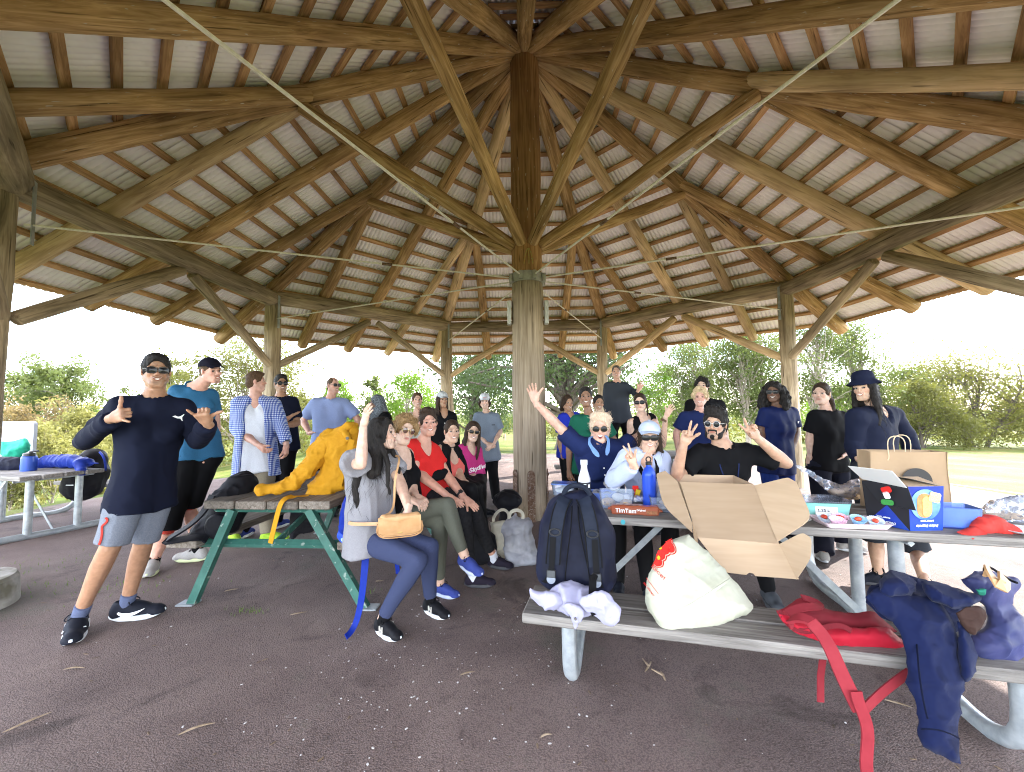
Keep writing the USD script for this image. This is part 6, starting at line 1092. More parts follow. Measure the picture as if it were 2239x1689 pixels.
part(o, 'bag_body', wrinkle(pillow(pz(zF, [(1690, 330), (1740, 370), (1810, 370), (1835, 480), (1875, 690), (1870, 770), (1790, 785), (1650, 790), (1600, 740), (1590, 560), (1590, 400), (1650, 370)]), 3.86, .10, n=24), .016, 11), PLAST, smooth=True)
part(o, 'handle', strap(curve([jd(zF, 1640, 370, 3.82), jd(zF, 1660, 310, 3.8), jd(zF, 1700, 300, 3.8), jd(zF, 1750, 375, 3.82)], 14), .03, .004, [.3, -.8, .4]), CANV, smooth=40)
o = thing('bag', 'small black bag slumped at the left foot of the centre post', 'bag', (-.02, 4.6, 0))
part(o, 'bag_body', folds(solid([ell(jd(zC, 830, 1560, 4.6), (.16, .14, .10), k=.05), ell(jd(zC, 850, 1510, 4.65), (.07, .07, .06), k=.05), ell((-.1, 4.55, .06), (.15, .12, .08), k=.05), cone((-.1, 4.55, .07), jd(zC, 835, 1540, 4.62), .08, .08, k=.05)], .014, cuts=[(np.array([0, 0, .004]), np.array([0, 0, -1.]))]), .014, 12), CAN, smooth=True)
o = thing('bag', 'black mesh-sided bag on the ground behind the knees of the woman in red', 'bag', jd(zF, 1390, 690, 3.85))
part(o, 'bag_body', folds(solid([ell(jd(zF, 1400, 610, 3.85), (.13, .1, .16), k=.05)], .014), .012, 12), CAN, smooth=True)
# the big backpack on the front bench
NAVYN = cloth('dark_navy_nylon', (.007, .008, .017), (.011, .013, .028), rough=.5, sc=18)
pb = jd(zA, 620, 850, 2.12); pX = unit([.97, -.22, 0]); pU = unit([.0, .26, .97]); pU = unit(pU - pX * (pU @ pX)); pF = np.cross(pX, pU); pR = np.stack([pX, -pF, pU], 1); pq = lambda x, y, z: pb + pX * x - pF * y + pU * z
o = thing('backpack', 'large dark navy backpack with two padded straps standing on the front bench', 'backpack', pb)
bd = [chain([(-.10, .06, .09), (-.10, .07, .30), (-.06, .07, .40)], [.105, .10, .09], k=.06), chain([(.10, .06, .09), (.10, .07, .30), (.06, .07, .40)], [.105, .10, .09], k=.06), chain([(-.11, .13, .09), (.11, .13, .09)], [.09, .09], k=.05), chain([(0, .09, .06), (0, .09, .38)], [.11, .10], k=.05), chain([(-.08, .13, .28), (.08, .13, .28)], [.08, .08], k=.05), chain([(-.02, .05, .44), (.03, .05, .44)], [.05, .05], k=.05)]
part(o, 'bag_body', moved(folds(solid(bd, .010, cuts=[(np.array([0, 0, .0]), np.array([0, 0, -1.]))]), .010, 9, seed=3), pR, pb), NAVYN, smooth=True)
STRAPM = cloth('padded_strap', (.010, .013, .022), (.015, .019, .032), rough=.6, sc=30); BLKW = cloth('black_webbing', (.006, .006, .007), rough=.7)
for s in (-1, 1):
    P = curve([(s * .045, -.02, .455), (s * .070, -.058, .40), (s * .088, -.068, .31), (s * .100, -.066, .20), (s * .105, -.062, .13)], 16)
    part(o, 'shoulder_strap', moved(strap(P, np.linspace(.075, .06, 16), .018, [0, -1, .25]), pR, pb), STRAPM, smooth=40)
    for e in (-1, 1): part(o, 'strap_piping', moved(tube(P + np.c_[np.full(16, e * .035), np.full(16, -.012), np.zeros(16)], .0035, 5), pR, pb), BLKW)
    part(o, 'webbing', moved(strap(curve([(s * .105, -.078, .26), (s * .108, -.080, .18), (s * .112, -.075, .10)], 8), .03, .004, [0, -1, 0]), pR, pb), BLKW)
    part(o, 'd_ring', moved(tube(curve([(s * .095 + math.cos(a) * .028, -.084, .285 + math.sin(a) * .016) for a in np.linspace(0, 6.28, 12)], 24), .004, 6), pR, pb), BLACKP, smooth=True)
    bk = part(o, 'buckle', moved(box(.046, .014, .040, (s * .112, -.078, .085), .004), pR, pb), BLACKP)
    part(o, 'buckle_tab', moved(lathe([(0, 0), (.022, 0), (.022, .006), (0, .006)], 16), frame(pF), pq(s * .112, -.078, .062)), mat('grey_plastic', (.16, .18, .22), rough=.4))
    part(o, 'side_strap', moved(strap(curve([(s * .112, -.06, .06), (s * .165, .0, .05), (s * .19, .05, .07)], 8), .03, .006, [s * .5, -1, 0]), pR, pb), BLKW)
part(o, 'carry_handle', moved(tube(curve([(-.06, .02, .475), (-.03, .0, .52), (.04, .0, .525), (.08, .02, .48)], 12), .014, 8), pR, pb), STRAPM, smooth=60)
for x in (-.012, .02): part(o, 'panel_seam', moved(tube(curve([(x, -.036, .42), (x * 1.5, -.05, .30), (x * 3, -.048, .16), (x * 4, -.04, .04)], 10), .003, 5), pR, pb), BLKW)
part(o, 'loose_strap', strap(curve([pq(.11, -.075, .07), jd(zA, 775, 760, 1.98), jd(zA, 772, 850, 1.95), jd(zA, 770, 960, 1.91), jd(zA, 800, 1045, 1.885)], 14), .036, .004, [.1, -1, .3]), BLKW, smooth=40)
# lilac white hat on the bench
LIL = cloth('lilac_white_cotton', (.29, .285, .41), (.35, .345, .46), rough=.7, sc=16)
o = thing('sun_hat', 'crumpled lilac white cloth hat at the left end of the front bench', 'hat', jd(zA, 620, 1050, 1.98))
hb = lambda x, y, d: jd(zA, x, y, d)
part(o, 'crown', folds(solid([ell(hb(560, 880, 2.03), (.075, .07, .052), k=.03), ell(hb(700, 930, 2.0), (.085, .07, .05), k=.03), cone(hb(330, 910, 2.0), hb(560, 930, 2.0), .03, .045, k=.03)], .008), .016, 13, seed=11), LIL, smooth=True)
part(o, 'brim', wrinkle(pillow(pz(zA, [(235, 820), (330, 850), (480, 870), (520, 960), (480, 1000), (400, 1000), (300, 950), (250, 900)]), 1.97, .025, n=16), .010, 16, 3), LIL, smooth=True)
part(o, 'brim', wrinkle(pillow(pz(zA, [(720, 880), (850, 850), (930, 900), (950, 950), (995, 1000), (980, 1090), (945, 1130), (830, 1070), (740, 1020), (690, 960)]), 1.90, .03, n=16), .012, 15, 5), LIL, smooth=True)
part(o, 'chin_cord', wrinkle(pillow(pz(zA, [(520, 980), (620, 960), (700, 1040), (660, 1100), (625, 1170), (600, 1080), (540, 1020)]), 1.91, .014, n=14), .006, 22, 6), LIL, smooth=True)
part(o, 'press_stud', moved(trimesh.creation.cylinder(.006, .008, sections=10), frame([0, -1, 0]), hb(625, 1082, 1.885)), BOLT)
# supermarket bag
NONW = cloth('cream_nonwoven', (.37, .375, .29), (.42, .42, .34), rough=.6, sc=9)
o = thing('shopping_bag', 'cream white shopping bag with red emblem sagging on the front bench', 'shopping bag', jd(zA, 1600, 1150, 1.9))
bagm = folds(wrinkle(pillow(pz(zA, [(1600, 352), (1480, 392), (1390, 470), (1300, 640), (1235, 830), (1240, 950), (1300, 1060), (1440, 1222), (1560, 1190), (1750, 1170), (1900, 1110), (2040, 1060), (2145, 1000), (2080, 870), (1970, 735), (1820, 570), (1690, 440)]), 1.93, .12, .0006, n=34, back=.5), .007, 8, 2), .003, 22, (1, 1, 1), 5)
part(o, 'bag_body', bagm, NONW, smooth=True)
part(o, 'fold_line', strap(curve([jd(zA, 1490, 1025, 1.80), jd(zA, 1640, 950, 1.795), jd(zA, 1800, 850, 1.80), jd(zA, 1965, 735, 1.93)], 12), .010, .003, [0, -1, .1]), NONW)
REDP = cloth('red_print', (.55, .025, .02)); YELP = cloth('yellow_print', (.6, .4, .03)); r_ = np.array([1., 0, 0]); u_ = np.array([0, 0, 1.]); sl = lambda a: (r_ * math.cos(a) + u_ * math.sin(a), -r_ * math.sin(a) + u_ * math.cos(a))
def bagprint(name, fl, px, ang, mt): xd, yd = sl(ang); part(o, name, on_face(bagm, fl, jd(zA, *px, 1.9), xd, yd), mt, label=None)
blob = unary_union([Point(0, 0).buffer(.036), Point(.022, .014).buffer(.03), Point(-.03, -.02).buffer(.03), Point(-.052, -.045).buffer(.022), Point(.03, -.012).buffer(.022)])
bagprint('emblem_border', plate(blob.buffer(.006).difference(blob.buffer(.003)), .001), (1445, 520), .35, REDP); bagprint('emblem', plate(blob.difference(unary_union([Point(-.012, .0).buffer(.006), Point(-.04, -.035).buffer(.006)])), .001), (1445, 520), .35, REDP)
for dx, dy in ((-.012, 0.), (-.04, -.035)): bagprint('emblem_spot', plate(Point(dx, dy).buffer(.0085), .0015), (1445, 520), .35, YELP)
bagprint('lettering', meshkit.text_mesh('choice!', .016, .001), (1305, 665), -.80, REDP); bagprint('printed_line', plate([(0, 0), (.075, 0), (.075, .002), (0, .002)], .001), (1262, 760), -.95, REDP); bagprint('lettering', meshkit.text_mesh('our planet', .009, .001), (1245, 815), -.95, REDP)
# red bag
REDB = cloth('red_cloth', (.20, .020, .028), (.24, .027, .036), rough=.7, sc=14); REDN = cloth('bright_red_nylon', (.38, .016, .032), (.33, .013, .026), rough=.45, sc=14); RDK = cloth('dark_red_trim', (.16, .018, .025))
o = thing('cloth_bag', 'flat red bag lying on the front bench with straps hanging to the ground', 'bag', jd(zG, 600, 1150, 1.85))
rb = lambda x, y, d: jd(zG, x, y, d)
part(o, 'bag_base', wrinkle(pillow(pz(zG, [(95, 960), (180, 1080), (400, 1160), (640, 1235), (820, 1240), (1000, 1240), (1110, 1265), (1180, 1250), (1100, 1130), (860, 1080), (500, 1080), (240, 1000)]), 1.74, .035, .0006, n=28), .008, 12, 4), REDN, smooth=True)
part(o, 'bag_front', wrinkle(pillow(pz(zG, [(95, 920), (190, 870), (300, 815), (420, 870), (560, 930), (760, 950), (900, 930), (1010, 1010), (1120, 1130), (980, 1115), (740, 1090), (400, 1095), (220, 1090), (140, 1010)]), 1.84, .05, .0012, n=28), .008, 10, 5), REDB, smooth=True)
part(o, 'zip_trim', strap(curve([rb(92, 930, 1.80), rb(150, 1020, 1.77), rb(230, 1085, 1.75), rb(400, 1100, 1.74), rb(720, 1108, 1.73)], 16), .02, .006, [0, -1, .4]), RDK, smooth=40)
part(o, 'strap', strap(curve([rb(190, 1060, 1.76), rb(230, 1000, 1.73), rb(330, 1005, 1.70), rb(430, 1090, 1.68), rb(530, 1240, 1.63), rb(620, 1440, 1.60), rb(720, 1650, 1.58), rb(790, 1790, 1.57)], 30), np.interp(np.linspace(0, 1, 30), [0, .3, 1], [.035, .045, .05]), .012, [[0, -.5, 1]] * 8 + [[-.25, -1, .2]] * 22), REDB, smooth=40)
part(o, 'strap', strap(curve([jd(zR, 760, 960, 1.565), jd(zR, 800, 1100, 1.56), jd(zR, 850, 1240, 1.555), jd(zR, 860, 1400, 1.55), jd(zR, 860, 1680, 1.545)], 14), .04, .008, [-.1, -1, .1]), REDB, smooth=40)
part(o, 'strap', strap([rb(475, 1345, 1.80), rb(455, 1500, 1.79), rb(455, 1720, 1.78)], .03, .005, [.1, -1, .1]), REDB)
part(o, 'strap', strap(curve([jd(zR, 850, 1100, 1.56), jd(zR, 1000, 960, 1.6), jd(zR, 1215, 800, 1.64)], 10), .034, .006, [.3, -1, .2]), REDB, smooth=40)
part(o, 'handle', strap(curve([rb(300, 820, 1.92), rb(430, 865, 1.90), rb(440, 890, 1.86), rb(330, 900, 1.84), rb(220, 930, 1.82), rb(170, 960, 1.80)], 14), .035, .006, [0, -.5, 1]), REDB, smooth=40)
# hoodie
HOOD = cloth('navy_fleece', (.006, .010, .040), (.0045, .0075, .032), rough=.95, sc=40, sheen=.05)
o = thing('hoodie', 'navy hooded sweatshirt thrown over the front bench, a sleeve hanging down', 'sweatshirt', jd(zG, 1300, 1200, 1.72))
cl = lambda nm, P, D, th, lean=0., n=30, amp=.013, sc=9, sd=1: part(o, nm, wrinkle(pillow(pz(zR, P), D, th, lean, n=n, sharp=True), amp, sc, sd), HOOD, smooth=True)
cl('body', [(950, 60), (1010, 0), (1100, -75), (1180, -60), (1290, -20), (1400, 20), (1520, 30), (1640, 60), (1750, 100), (1860, 135), (1800, 190), (1700, 250), (1610, 280), (1640, 420), (1560, 460), (1300, 380), (1100, 330), (980, 300), (880, 215), (850, 190), (870, 110)], 1.66, .07, .0013, 34, .016, 8, 7)
cl('sleeve', [(860, 150), (960, 80), (1100, 110), (1240, 130), (1400, 150), (1520, 230), (1590, 340), (1630, 500), (1660, 700), (1675, 900), (1665, 1150), (1655, 1350), (1668, 1590), (1560, 1540), (1450, 1480), (1345, 1430), (1325, 1330), (1300, 1200), (1255, 1000), (1215, 830), (1190, 650), (1150, 480), (1080, 340), (960, 270)], 1.47, .050, .00055, 34, .014, 8, 4)
cl('lower_hem', [(1640, 360), (1720, 430), (1770, 540), (1787, 660), (1780, 780), (1745, 850), (1705, 885), (1670, 840), (1650, 600)], 1.56, .03, .0004, 18, .008, 12, 3)
cl('sleeve', [(1330, 10), (1480, 40), (1600, 70), (1740, 110), (1850, 140), (1790, 190), (1690, 235), (1600, 265), (1520, 220), (1400, 150)], 1.60, .055, .0012, 22, .010, 11, 9)
cl('hood', [(950, 10), (1010, -50), (1120, -75), (1230, -45), (1300, 20), (1270, 90), (1180, 130), (1060, 150), (960, 110)], 1.66, .06, .0014, 20, .012, 11, 2)
part(o, 'cuff_seam', tube(curve([jd(zR, 1320, 1290, 1.43), jd(zR, 1440, 1290, 1.415), jd(zR, 1560, 1320, 1.415), jd(zR, 1655, 1370, 1.43)], 12), .0025, 5), cloth('navy_thread', (.003, .005, .018)))
part(o, 'seam', tube(curve([jd(zR, 1120, 130, 1.79), jd(zR, 1230, 300, 1.70), jd(zR, 1290, 600, 1.575), jd(zR, 1320, 900, 1.49), jd(zR, 1380, 1200, 1.44)], 20), .003, 5), cloth('navy_thread', (.005, .008, .03)))
# purple bag
PURB = cloth('purple_blue_nylon', (.030, .036, .095), (.045, .046, .115), rough=.4, sc=10)
o = thing('drawstring_bag', 'shiny purple blue drawstring bag at the right end of the front bench', 'bag', jd(zG, 2000, 1350, 1.7))
part(o, 'bag_body', wrinkle(pillow(pz(zG, [(1660, 660), (1790, 590), (1900, 580), (2010, 640), (2150, 690), (2110, 800), (2130, 890), (2230, 990), (2260, 1300), (2230, 1470), (2050, 1420), (1790, 1310), (1770, 1180), (1900, 1050), (1880, 900), (1780, 770)]), 1.66, .10, .0006, n=28), .016, 9, 8), PURB, smooth=True)
part(o, 'brown_lining', wrinkle(pillow(pz(zG, [(1640, 960), (1760, 890), (1860, 930), (1850, 1080), (1760, 1130), (1680, 1040)]), 1.60, .02, n=14), .006, 20, 2), cloth('brown_fleece', (.04, .022, .018)), smooth=True)
part(o, 'green_cloth', wrinkle(pillow(pz(zG, [(1790, 745), (1890, 745), (1880, 790), (1820, 790)]), 1.62, .015, n=10), .004, 20, 2), cloth('green_cloth', (.02, .16, .11)), smooth=True)
part(o, 'tan_strap', strap(curve([rb(1890, 600, 1.72), rb(1950, 640, 1.66), rb(2000, 700, 1.63), rb(2040, 640, 1.66)], 10), .05, .008, [0, -1, .3]), TANL, smooth=40)
part(o, 'cord', tube(curve([rb(1870, 590, 1.72), rb(1890, 550, 1.72), rb(1990, 600, 1.7), rb(2100, 670, 1.68), rb(2150, 690, 1.66)], 16), .005, 6), CAN)
# ---------------------------------------------------------------- cardboard box
CARD = mat('cardboard', (.40, .285, .18), (.44, .32, .21), sc=3, st=(1, 1, 12), rough=.8, bump=.05, bs=80)
CARDE = mat('cardboard_edge', (.36, .25, .15), rough=.9)
def sheet(P3, t, side=1):
    """a flat board through the 3-D outline P3 (roughly planar), thickness t"""
    P3 = np.asarray(P3, float); c = P3.mean(0); _, _, V = np.linalg.svd(P3 - c); n = V[2] if V[2] @ (np.array([0, 0, EYE]) - c) > 0 else -V[2]; x = V[0]; y = np.cross(n, x)
    q = np.stack([(P3 - c) @ x, (P3 - c) @ y], 1); m = plate(q, t); return moved(m, np.stack([x, y, n], 1), c - n * t / 2)
def px3(z, pts): return [at(*z(x, y)[:2], d) for x, y, d in pts]
def rnd(pts, i, r=.25, n=5):
    """round corner i of a 3-D outline"""
    pts = [np.asarray(p) for p in pts]; a, b, c = pts[i - 1], pts[i], pts[(i + 1) % len(pts)]; p, q = b + (a - b) * r, b + (c - b) * r
    return pts[:i] + [(1 - s) ** 2 * p + 2 * s * (1 - s) * b + s * s * q for s in np.linspace(0, 1, n)] + pts[i + 1:]
hL, hR, mL, mR, bL, bR_ = px3(z7, [(228, 250, 2.74), (650, 262, 2.66), (330, 568, 2.34), (800, 607, 2.26), (480, 772, 2.24), (910, 812, 2.17)])
o = thing('cardboard_box', 'open brown cardboard mailer box with its lid folded down over the table edge', 'cardboard box', (hL + hR) / 2 * [1, 1, 0] + [0, 0, .75])
part(o, 'lid', sheet([hL, hR, mR, mL], .004), CARD)
lf = [mL, mR, bR_] + px3(z7, [(665, 790, 2.195), (655, 775, 2.20), (630, 770, 2.205), (612, 784, 2.205)]) + [bL]; part(o, 'lid_front_flap', sheet(lf, .004), CARD)
W_ = unit(hR - hL); 
fl = px3(z7, [(215, 243, 2.74), (140, 196, 2.85), (92, 200, 2.80), (130, 385, 2.52), (298, 545, 2.34), (300, 480, 2.40)]); part(o, 'side_flap', sheet(rnd(rnd(fl, 3, .3), 2, .15), .004), CARD)
fl = [hR] + px3(z7, [(850, 222, 2.56), (910, 268, 2.50), (988, 450, 2.24)]) + [mR]; fl = rnd(rnd(fl, 3, .25), 1, .2); part(o, 'side_flap', sheet(fl, .004), CARD)
fl = [mR] + px3(z7, [(930, 540, 2.15), (992, 570, 2.11), (975, 690, 2.10)]) + [bR_]; fl = rnd(rnd(rnd(fl, 3, .3), 2, .3), 1, .3); part(o, 'side_flap', sheet(fl, .004), CARD)
fl = [mL] + px3(z7, [(300, 478, 2.38), (308, 560, 2.36), (330, 640, 2.33)]); part(o, 'tuck_flap', sheet(fl, .004), CARDE)
dn = np.array([0, 0, -1.]); hh = hL[2] - .752; bk = unit([-W_[1], W_[0], 0]) * .36
g1, g2 = hL + dn * (hh + 0), hR + dn * (hR[2] - .752)
part(o, 'tray_floor', sheet([g1 + [0, 0, .004], g2 + [0, 0, .004], g2 + bk + [0, 0, .004], g1 + bk + [0, 0, .004]], .004), CARD)
for nme, a, b in (('tray_wall', g1, g2), ('tray_wall', g1, g1 + bk), ('tray_wall', g2, g2 + bk), ('tray_wall', g1 + bk, g2 + bk)): part(o, nme, sheet([a, b, b + [0, 0, hh - .004], a + [0, 0, hh - .004]], .005), CARD)
# ---------------------------------------------------------------- food and drink on the table
TZ = .752
Rt = np.stack([[*TT, 0], [*NN, 0], [0, 0, 1.]], 1)
def lug(name, label, cat, t, n, z=TZ, group=None): return thing(name, label, cat, tn(t, n, z), group)
CLEAR = look('clear_plastic'); usdkit.material(stage, CLEAR, {'t': ('transparent_bsdf', {'color': (.90, .93, .97)}), 'g': ('glossy_bsdf', {'roughness': .12, 'color': (.9, .9, .95)}), 'd': ('diffuse_bsdf', {'color': (.45, .5, .6)}), 'f': ('fresnel', {'IOR': 1.4}), 'm1': ('mix_closure', {'fac': .09}), 'm2': ('mix_closure', {})}, [('t.BSDF', 'm1.closure1'), ('d.BSDF', 'm1.closure2'), ('f.fac', 'm2.fac'), ('m1.closure', 'm2.closure1'), ('g.BSDF', 'm2.closure2')], surface='m2.closure')
BLUEC = look('blue_clear_plastic'); usdkit.material(stage, BLUEC, {'t': ('transparent_bsdf', {'color': (.5, .62, .92)}), 'g': ('glossy_bsdf', {'roughness': .15}), 'd': ('diffuse_bsdf', {'color': (.2, .32, .75)}), 'f': ('fresnel', {'IOR': 1.45}), 'm1': ('mix_closure', {'fac': .28}), 'm2': ('mix_closure', {})}, [('t.BSDF', 'm1.closure1'), ('d.BSDF', 'm1.closure2'), ('f.fac', 'm2.fac'), ('m1.closure', 'm2.closure1'), ('g.BSDF', 'm2.closure2')], surface='m2.closure')
FOIL = mat('crumpled_foil', (.75, .76, .78), rough=.22, metal=.95, bump=.9, bs=55, bd=.02)
COOK = mat('baked_cookie', (.42, .26, .13), (.55, .38, .21), sc=30, rough=.8, bump=.4, bs=60, c3=(.10, .05, .03), s3=40, f3=(.62, .66))
def rrect(w, d, r, n=6):
    a = np.concatenate([np.linspace(k * np.pi / 2, (k + 1) * np.pi / 2, n) for k in range(4)]); c = np.repeat(np.array([[1, 1], [-1, 1], [-1, -1], [1, -1]]), n, 0) * [w / 2 - r, d / 2 - r]; return c + r * np.stack([np.cos(a), np.sin(a)], 1)
def tub(w, d, h, r=.02, taper=.88, wall=.003, lip=.004):
    """an open rounded tub with wall thickness, base at z = 0"""
    rows = [(taper * .97, 0), (taper, .004), (1, h - .004), (1 + lip / w * 2, h), (1, h + .001), (1 - wall / w * 2, h - .004), (taper - wall / w * 2, .007)]; B = rrect(w, d, r); n = len(B)
    V = np.vstack([np.c_[B * s, np.full(n, z)] for s, z in rows]); f = [(k * n + j, k * n + (j + 1) % n, k * n + n + (j + 1) % n, k * n + n + j) for k in range(len(rows) - 1) for j in range(n)]; c0, c1 = len(V), len(V) + 1; V = np.vstack([V, [0, 0, 0], [0, 0, .007]]); k = (len(rows) - 1) * n
    F3 = np.vstack([np.array(f)[:, [0, 1, 2]], np.array(f)[:, [0, 2, 3]], [(c0, (j + 1) % n, j) for j in range(n)], [(c1, k + j, k + (j + 1) % n) for j in range(n)]]); return TM(V, F3)
def lump(r, amp, sc, seed, R=np.eye(3), c=(0, 0, 0)): return moved(bumpy(TM(trimesh.creation.icosphere(3).vertices * r, trimesh.creation.icosphere(3).faces), amp, sc, seed), R, c)
# white bottle
c = tn(-.25, 3.08, TZ); o = thing('bottle', 'white bottle with black label between the food boxes and the backpack', 'bottle', c)
part(o, 'bottle_body', lathe([(.001, 0), (.042, 0), (.045, .006), (.045, .165), (.043, .19), (.026, .245), (.023, .262), (.023, .30), (.001, .30)], 28, c), mat('white_enamel', (.72, .73, .78), rough=.25), smooth=40)
part(o, 'cap', lathe([(.001, .285), (.027, .285), (.0275, .318), (.025, .322), (.001, .322)], 28, c), mat('white_cap', (.72, .73, .76), rough=.3), smooth=40)
lb = part(o, 'label', lathe([(.0453, .10), (.0457, .102), (.0457, .160), (.0453, .162)], 32, c), mat('black_label', (.012, .012, .018), rough=.4), smooth=True)
for z, w in ((.148, .7), (.140, .5), (.132, .6), (.117, .9)): part(lb, 'printed_line', strap([c + [math.sin(a) * .0464, -math.cos(a) * .0464, z] for a in np.linspace(-.55, -.55 + w, 6)], .003 if z > .12 else .006, .0006, [[math.sin(a), -math.cos(a), 0] for a in np.linspace(-.55, -.55 + w, 6)]), WHITEP)
part(lb, 'printed_panel', strap([c + [math.sin(a) * .0464, -math.cos(a) * .0464, .135] for a in np.linspace(.45, .85, 5)], .024, .0006, [[math.sin(a), -math.cos(a), 0] for a in np.linspace(.45, .85, 5)]), WHITEP)
# blue bottle
c = on(*z5(1195, 1275)[:2], TZ); c = tn(.205, 3.05, TZ); o = thing('bottle', 'tall cobalt blue metal bottle with black loop cap before the white jacket', 'bottle', c)
part(o, 'bottle_body', lathe([(.001, 0), (.044, 0), (.0475, .006), (.0475, .225), (.045, .245), (.030, .275), (.019, .285), (.019, .30), (.001, .30)], 30, c), mat('blue_anodised', (.02, .07, .50), rough=.32, metal=.25, spec=.5), smooth=40)
cp = part(o, 'cap', lathe([(.001, .298), (.021, .298), (.021, .318), (.015, .322), (.001, .322)], 20, c), BLACKP, smooth=40); part(cp, 'loop', tube([c + [math.cos(a) * .017, 0, .337 + math.sin(a) * .017] for a in np.linspace(-.9, 4.05, 14)], .0048, 7), BLACKP, smooth=True)
# food boxes
def foodbox(label, t, n, w, d, h, fill, mt=None, lid=None, a=0.):
    o = lug('food_container', label, 'container', t, n); R = Rt @ rotz(a); c = o.loc; part(o, 'tub', moved(tub(w, d, h), R, c), mt or CLEAR, smooth=40)
    if lid: part(o, 'lid', moved(cat_(plate(rrect(w + .012, d + .012, .022), .010)), R, c + [0, 0, h + .002]), lid)
    rs = np.random.default_rng(int(w * 1000))
    for k, (fx, fy, fz, r, m_, nm) in enumerate(fill): tag(part(None, nm, lump(np.array(r), .006 if m_ is COOK else .010, 20, k, R @ rotz(k), c + R @ np.array([fx, fy, fz])), m_, smooth=True), f'{["front left", "front right", "back left", "back right"][k % 4]} {nm.replace("_", " ")} in the {label}', nm.replace('_', ' '), f'{nm.replace("_", " ")} food inside the {label}')
    return o
foodbox('clear lidded container with rice salad left of the white bottle', -.44, 3.38, .19, .14, .085, [(0, 0, .035, (.075, .05, .026), mat('pale_rice', (.55, .52, .44), (.7, .68, .6), sc=50, rough=.8, bump=.5, bs=80), 'rice')], lid=BLUEC)
foodbox('shallow blue box of foil parcels behind the cookie container', -.12, 3.25, .20, .16, .06, [(-.05, -.03, .045, (.04, .035, .03), FOIL, 'foil_parcel'), (.03, -.04, .04, (.04, .035, .03), FOIL, 'foil_parcel'), (-.05, .04, .04, (.04, .03, .03), FOIL, 'foil_parcel')], mt=BLUEC)
foodbox('clear container of cookies beside the white bottle', -.02, 3.02, .24, .15, .115, [(-.06, -.02, .038, (.050, .045, .030), COOK, 'cookie'), (.065, -.03, .036, (.048, .042, .028), COOK, 'cookie'), (.01, .035, .062, (.055, .04, .026), mat('wrapped_roll', (.6, .58, .52), rough=.5), 'wrapped_roll'), (.07, .03, .06, (.04, .035, .024), mat('wrapped_roll_b', (.62, .6, .56), rough=.5), 'wrapped_roll')])
foodbox('clear container of sliced pastries left of the cardboard flap', .29, 2.98, .19, .14, .10, [(-.02, -.02, .03, (.07, .04, .016), mat('sugared_pastry', (.55, .5, .48), (.68, .64, .62), sc=20, rough=.7), 'pastry'), (.02, .02, .055, (.06, .04, .016), mat('baked_pastry', (.5, .36, .24), (.62, .5, .38), sc=20, rough=.7), 'pastry'), (.06, .0, .075, (.035, .03, .02), COOK, 'pastry')])
for k, (x, y, d, s, lb_) in enumerate(((880, 1190, 3.08, 1.0, 'crumpled foil heap in front of the white jacket sleeve'), (1075, 1310, 2.92, .75, 'small foil wad beside the coloured wrapper'))):
    p = at(*z5(x, y)[:2], d); o = tag(part(None, 'foil', lump((.075 * s, .045 * s, .032 * s), .028 * s, 26, 5 + k, np.eye(3), p), FOIL), lb_, 'foil')
p = at(*z5(1065, 1240)[:2], 2.98); o = thing('wrapper', 'red and yellow snack wrapper standing between the clear containers', 'wrapper', p); part(o, 'red_side', folds(box(.045, .012, .075, p, .004), 0), REDP); part(o, 'yellow_side', moved(box(.034, .010, .05, bev=.003), roty(.3), p + [.012, -.012, -.012]), YELP)
# biscuits
o = lug('biscuit_packet', 'brown packet of chocolate biscuits at the table edge', 'biscuit packet', .095, 2.84); c = o.loc; xb, yb = Rt[:, 0], Rt[:, 1]
BRN = mat('chocolate_wrapper', (.20, .045, .02), (.26, .07, .035), sc=6, rough=.3, spec=.5); pkt = dense(box(.30, .065, .058, (0, 0, .031), .008), .03); v = np.array(pkt.vertices); v[:, 2] += .002 * np.sin(v[:, 0] * 60); pkt = moved(TM(v, pkt.faces), Rt, c); part(o, 'pack', pkt, BRN, smooth=35)
for s in (-1, 1): part(o, 'crimped_end', moved(grid(lambda u, v: np.stack([s * (.15 + .022 * u), (v - .5) * .062 , .031 + (v * 0) + .018 * (1 - u) * np.sin(v * 6.28) + .003 * np.sin(v * 50)], -1), 4, 24, .003), Rt, c), BRN)
fl = meshkit.text_mesh('TimTam', .025, .0012, bold=True); part(o, 'lettering', moved(fl, np.stack([xb, [0, 0, 1.], -yb], 1), c + xb * -.125 - yb * .0335 + np.array([0, 0, .016])), WHITEP)
fl = meshkit.text_mesh('Original', .011, .0012, bold=True); part(o, 'lettering', moved(fl, np.stack([xb, [0, 0, 1.], -yb], 1), c + xb * .010 - yb * .0335 + np.array([0, 0, .030])), WHITEP)
part(o, 'picture', moved(folds(box(.065, .003, .022, bev=.001), 0), Rt, c + xb * .105 - yb * .0335 + np.array([0, 0, .022])), mat('biscuit_picture', (.30, .12, .05), (.14, .05, .02), sc=60, rough=.4)); part(o, 'top_print', moved(plate([(-.12, -.02), (.05, -.02), (.05, .02), (-.12, .02)], .001), Rt, c + np.array([0, 0, .0635])), mat('top_print', (.5, .45, .42), (.2, .04, .02), sc=50, rough=.4))
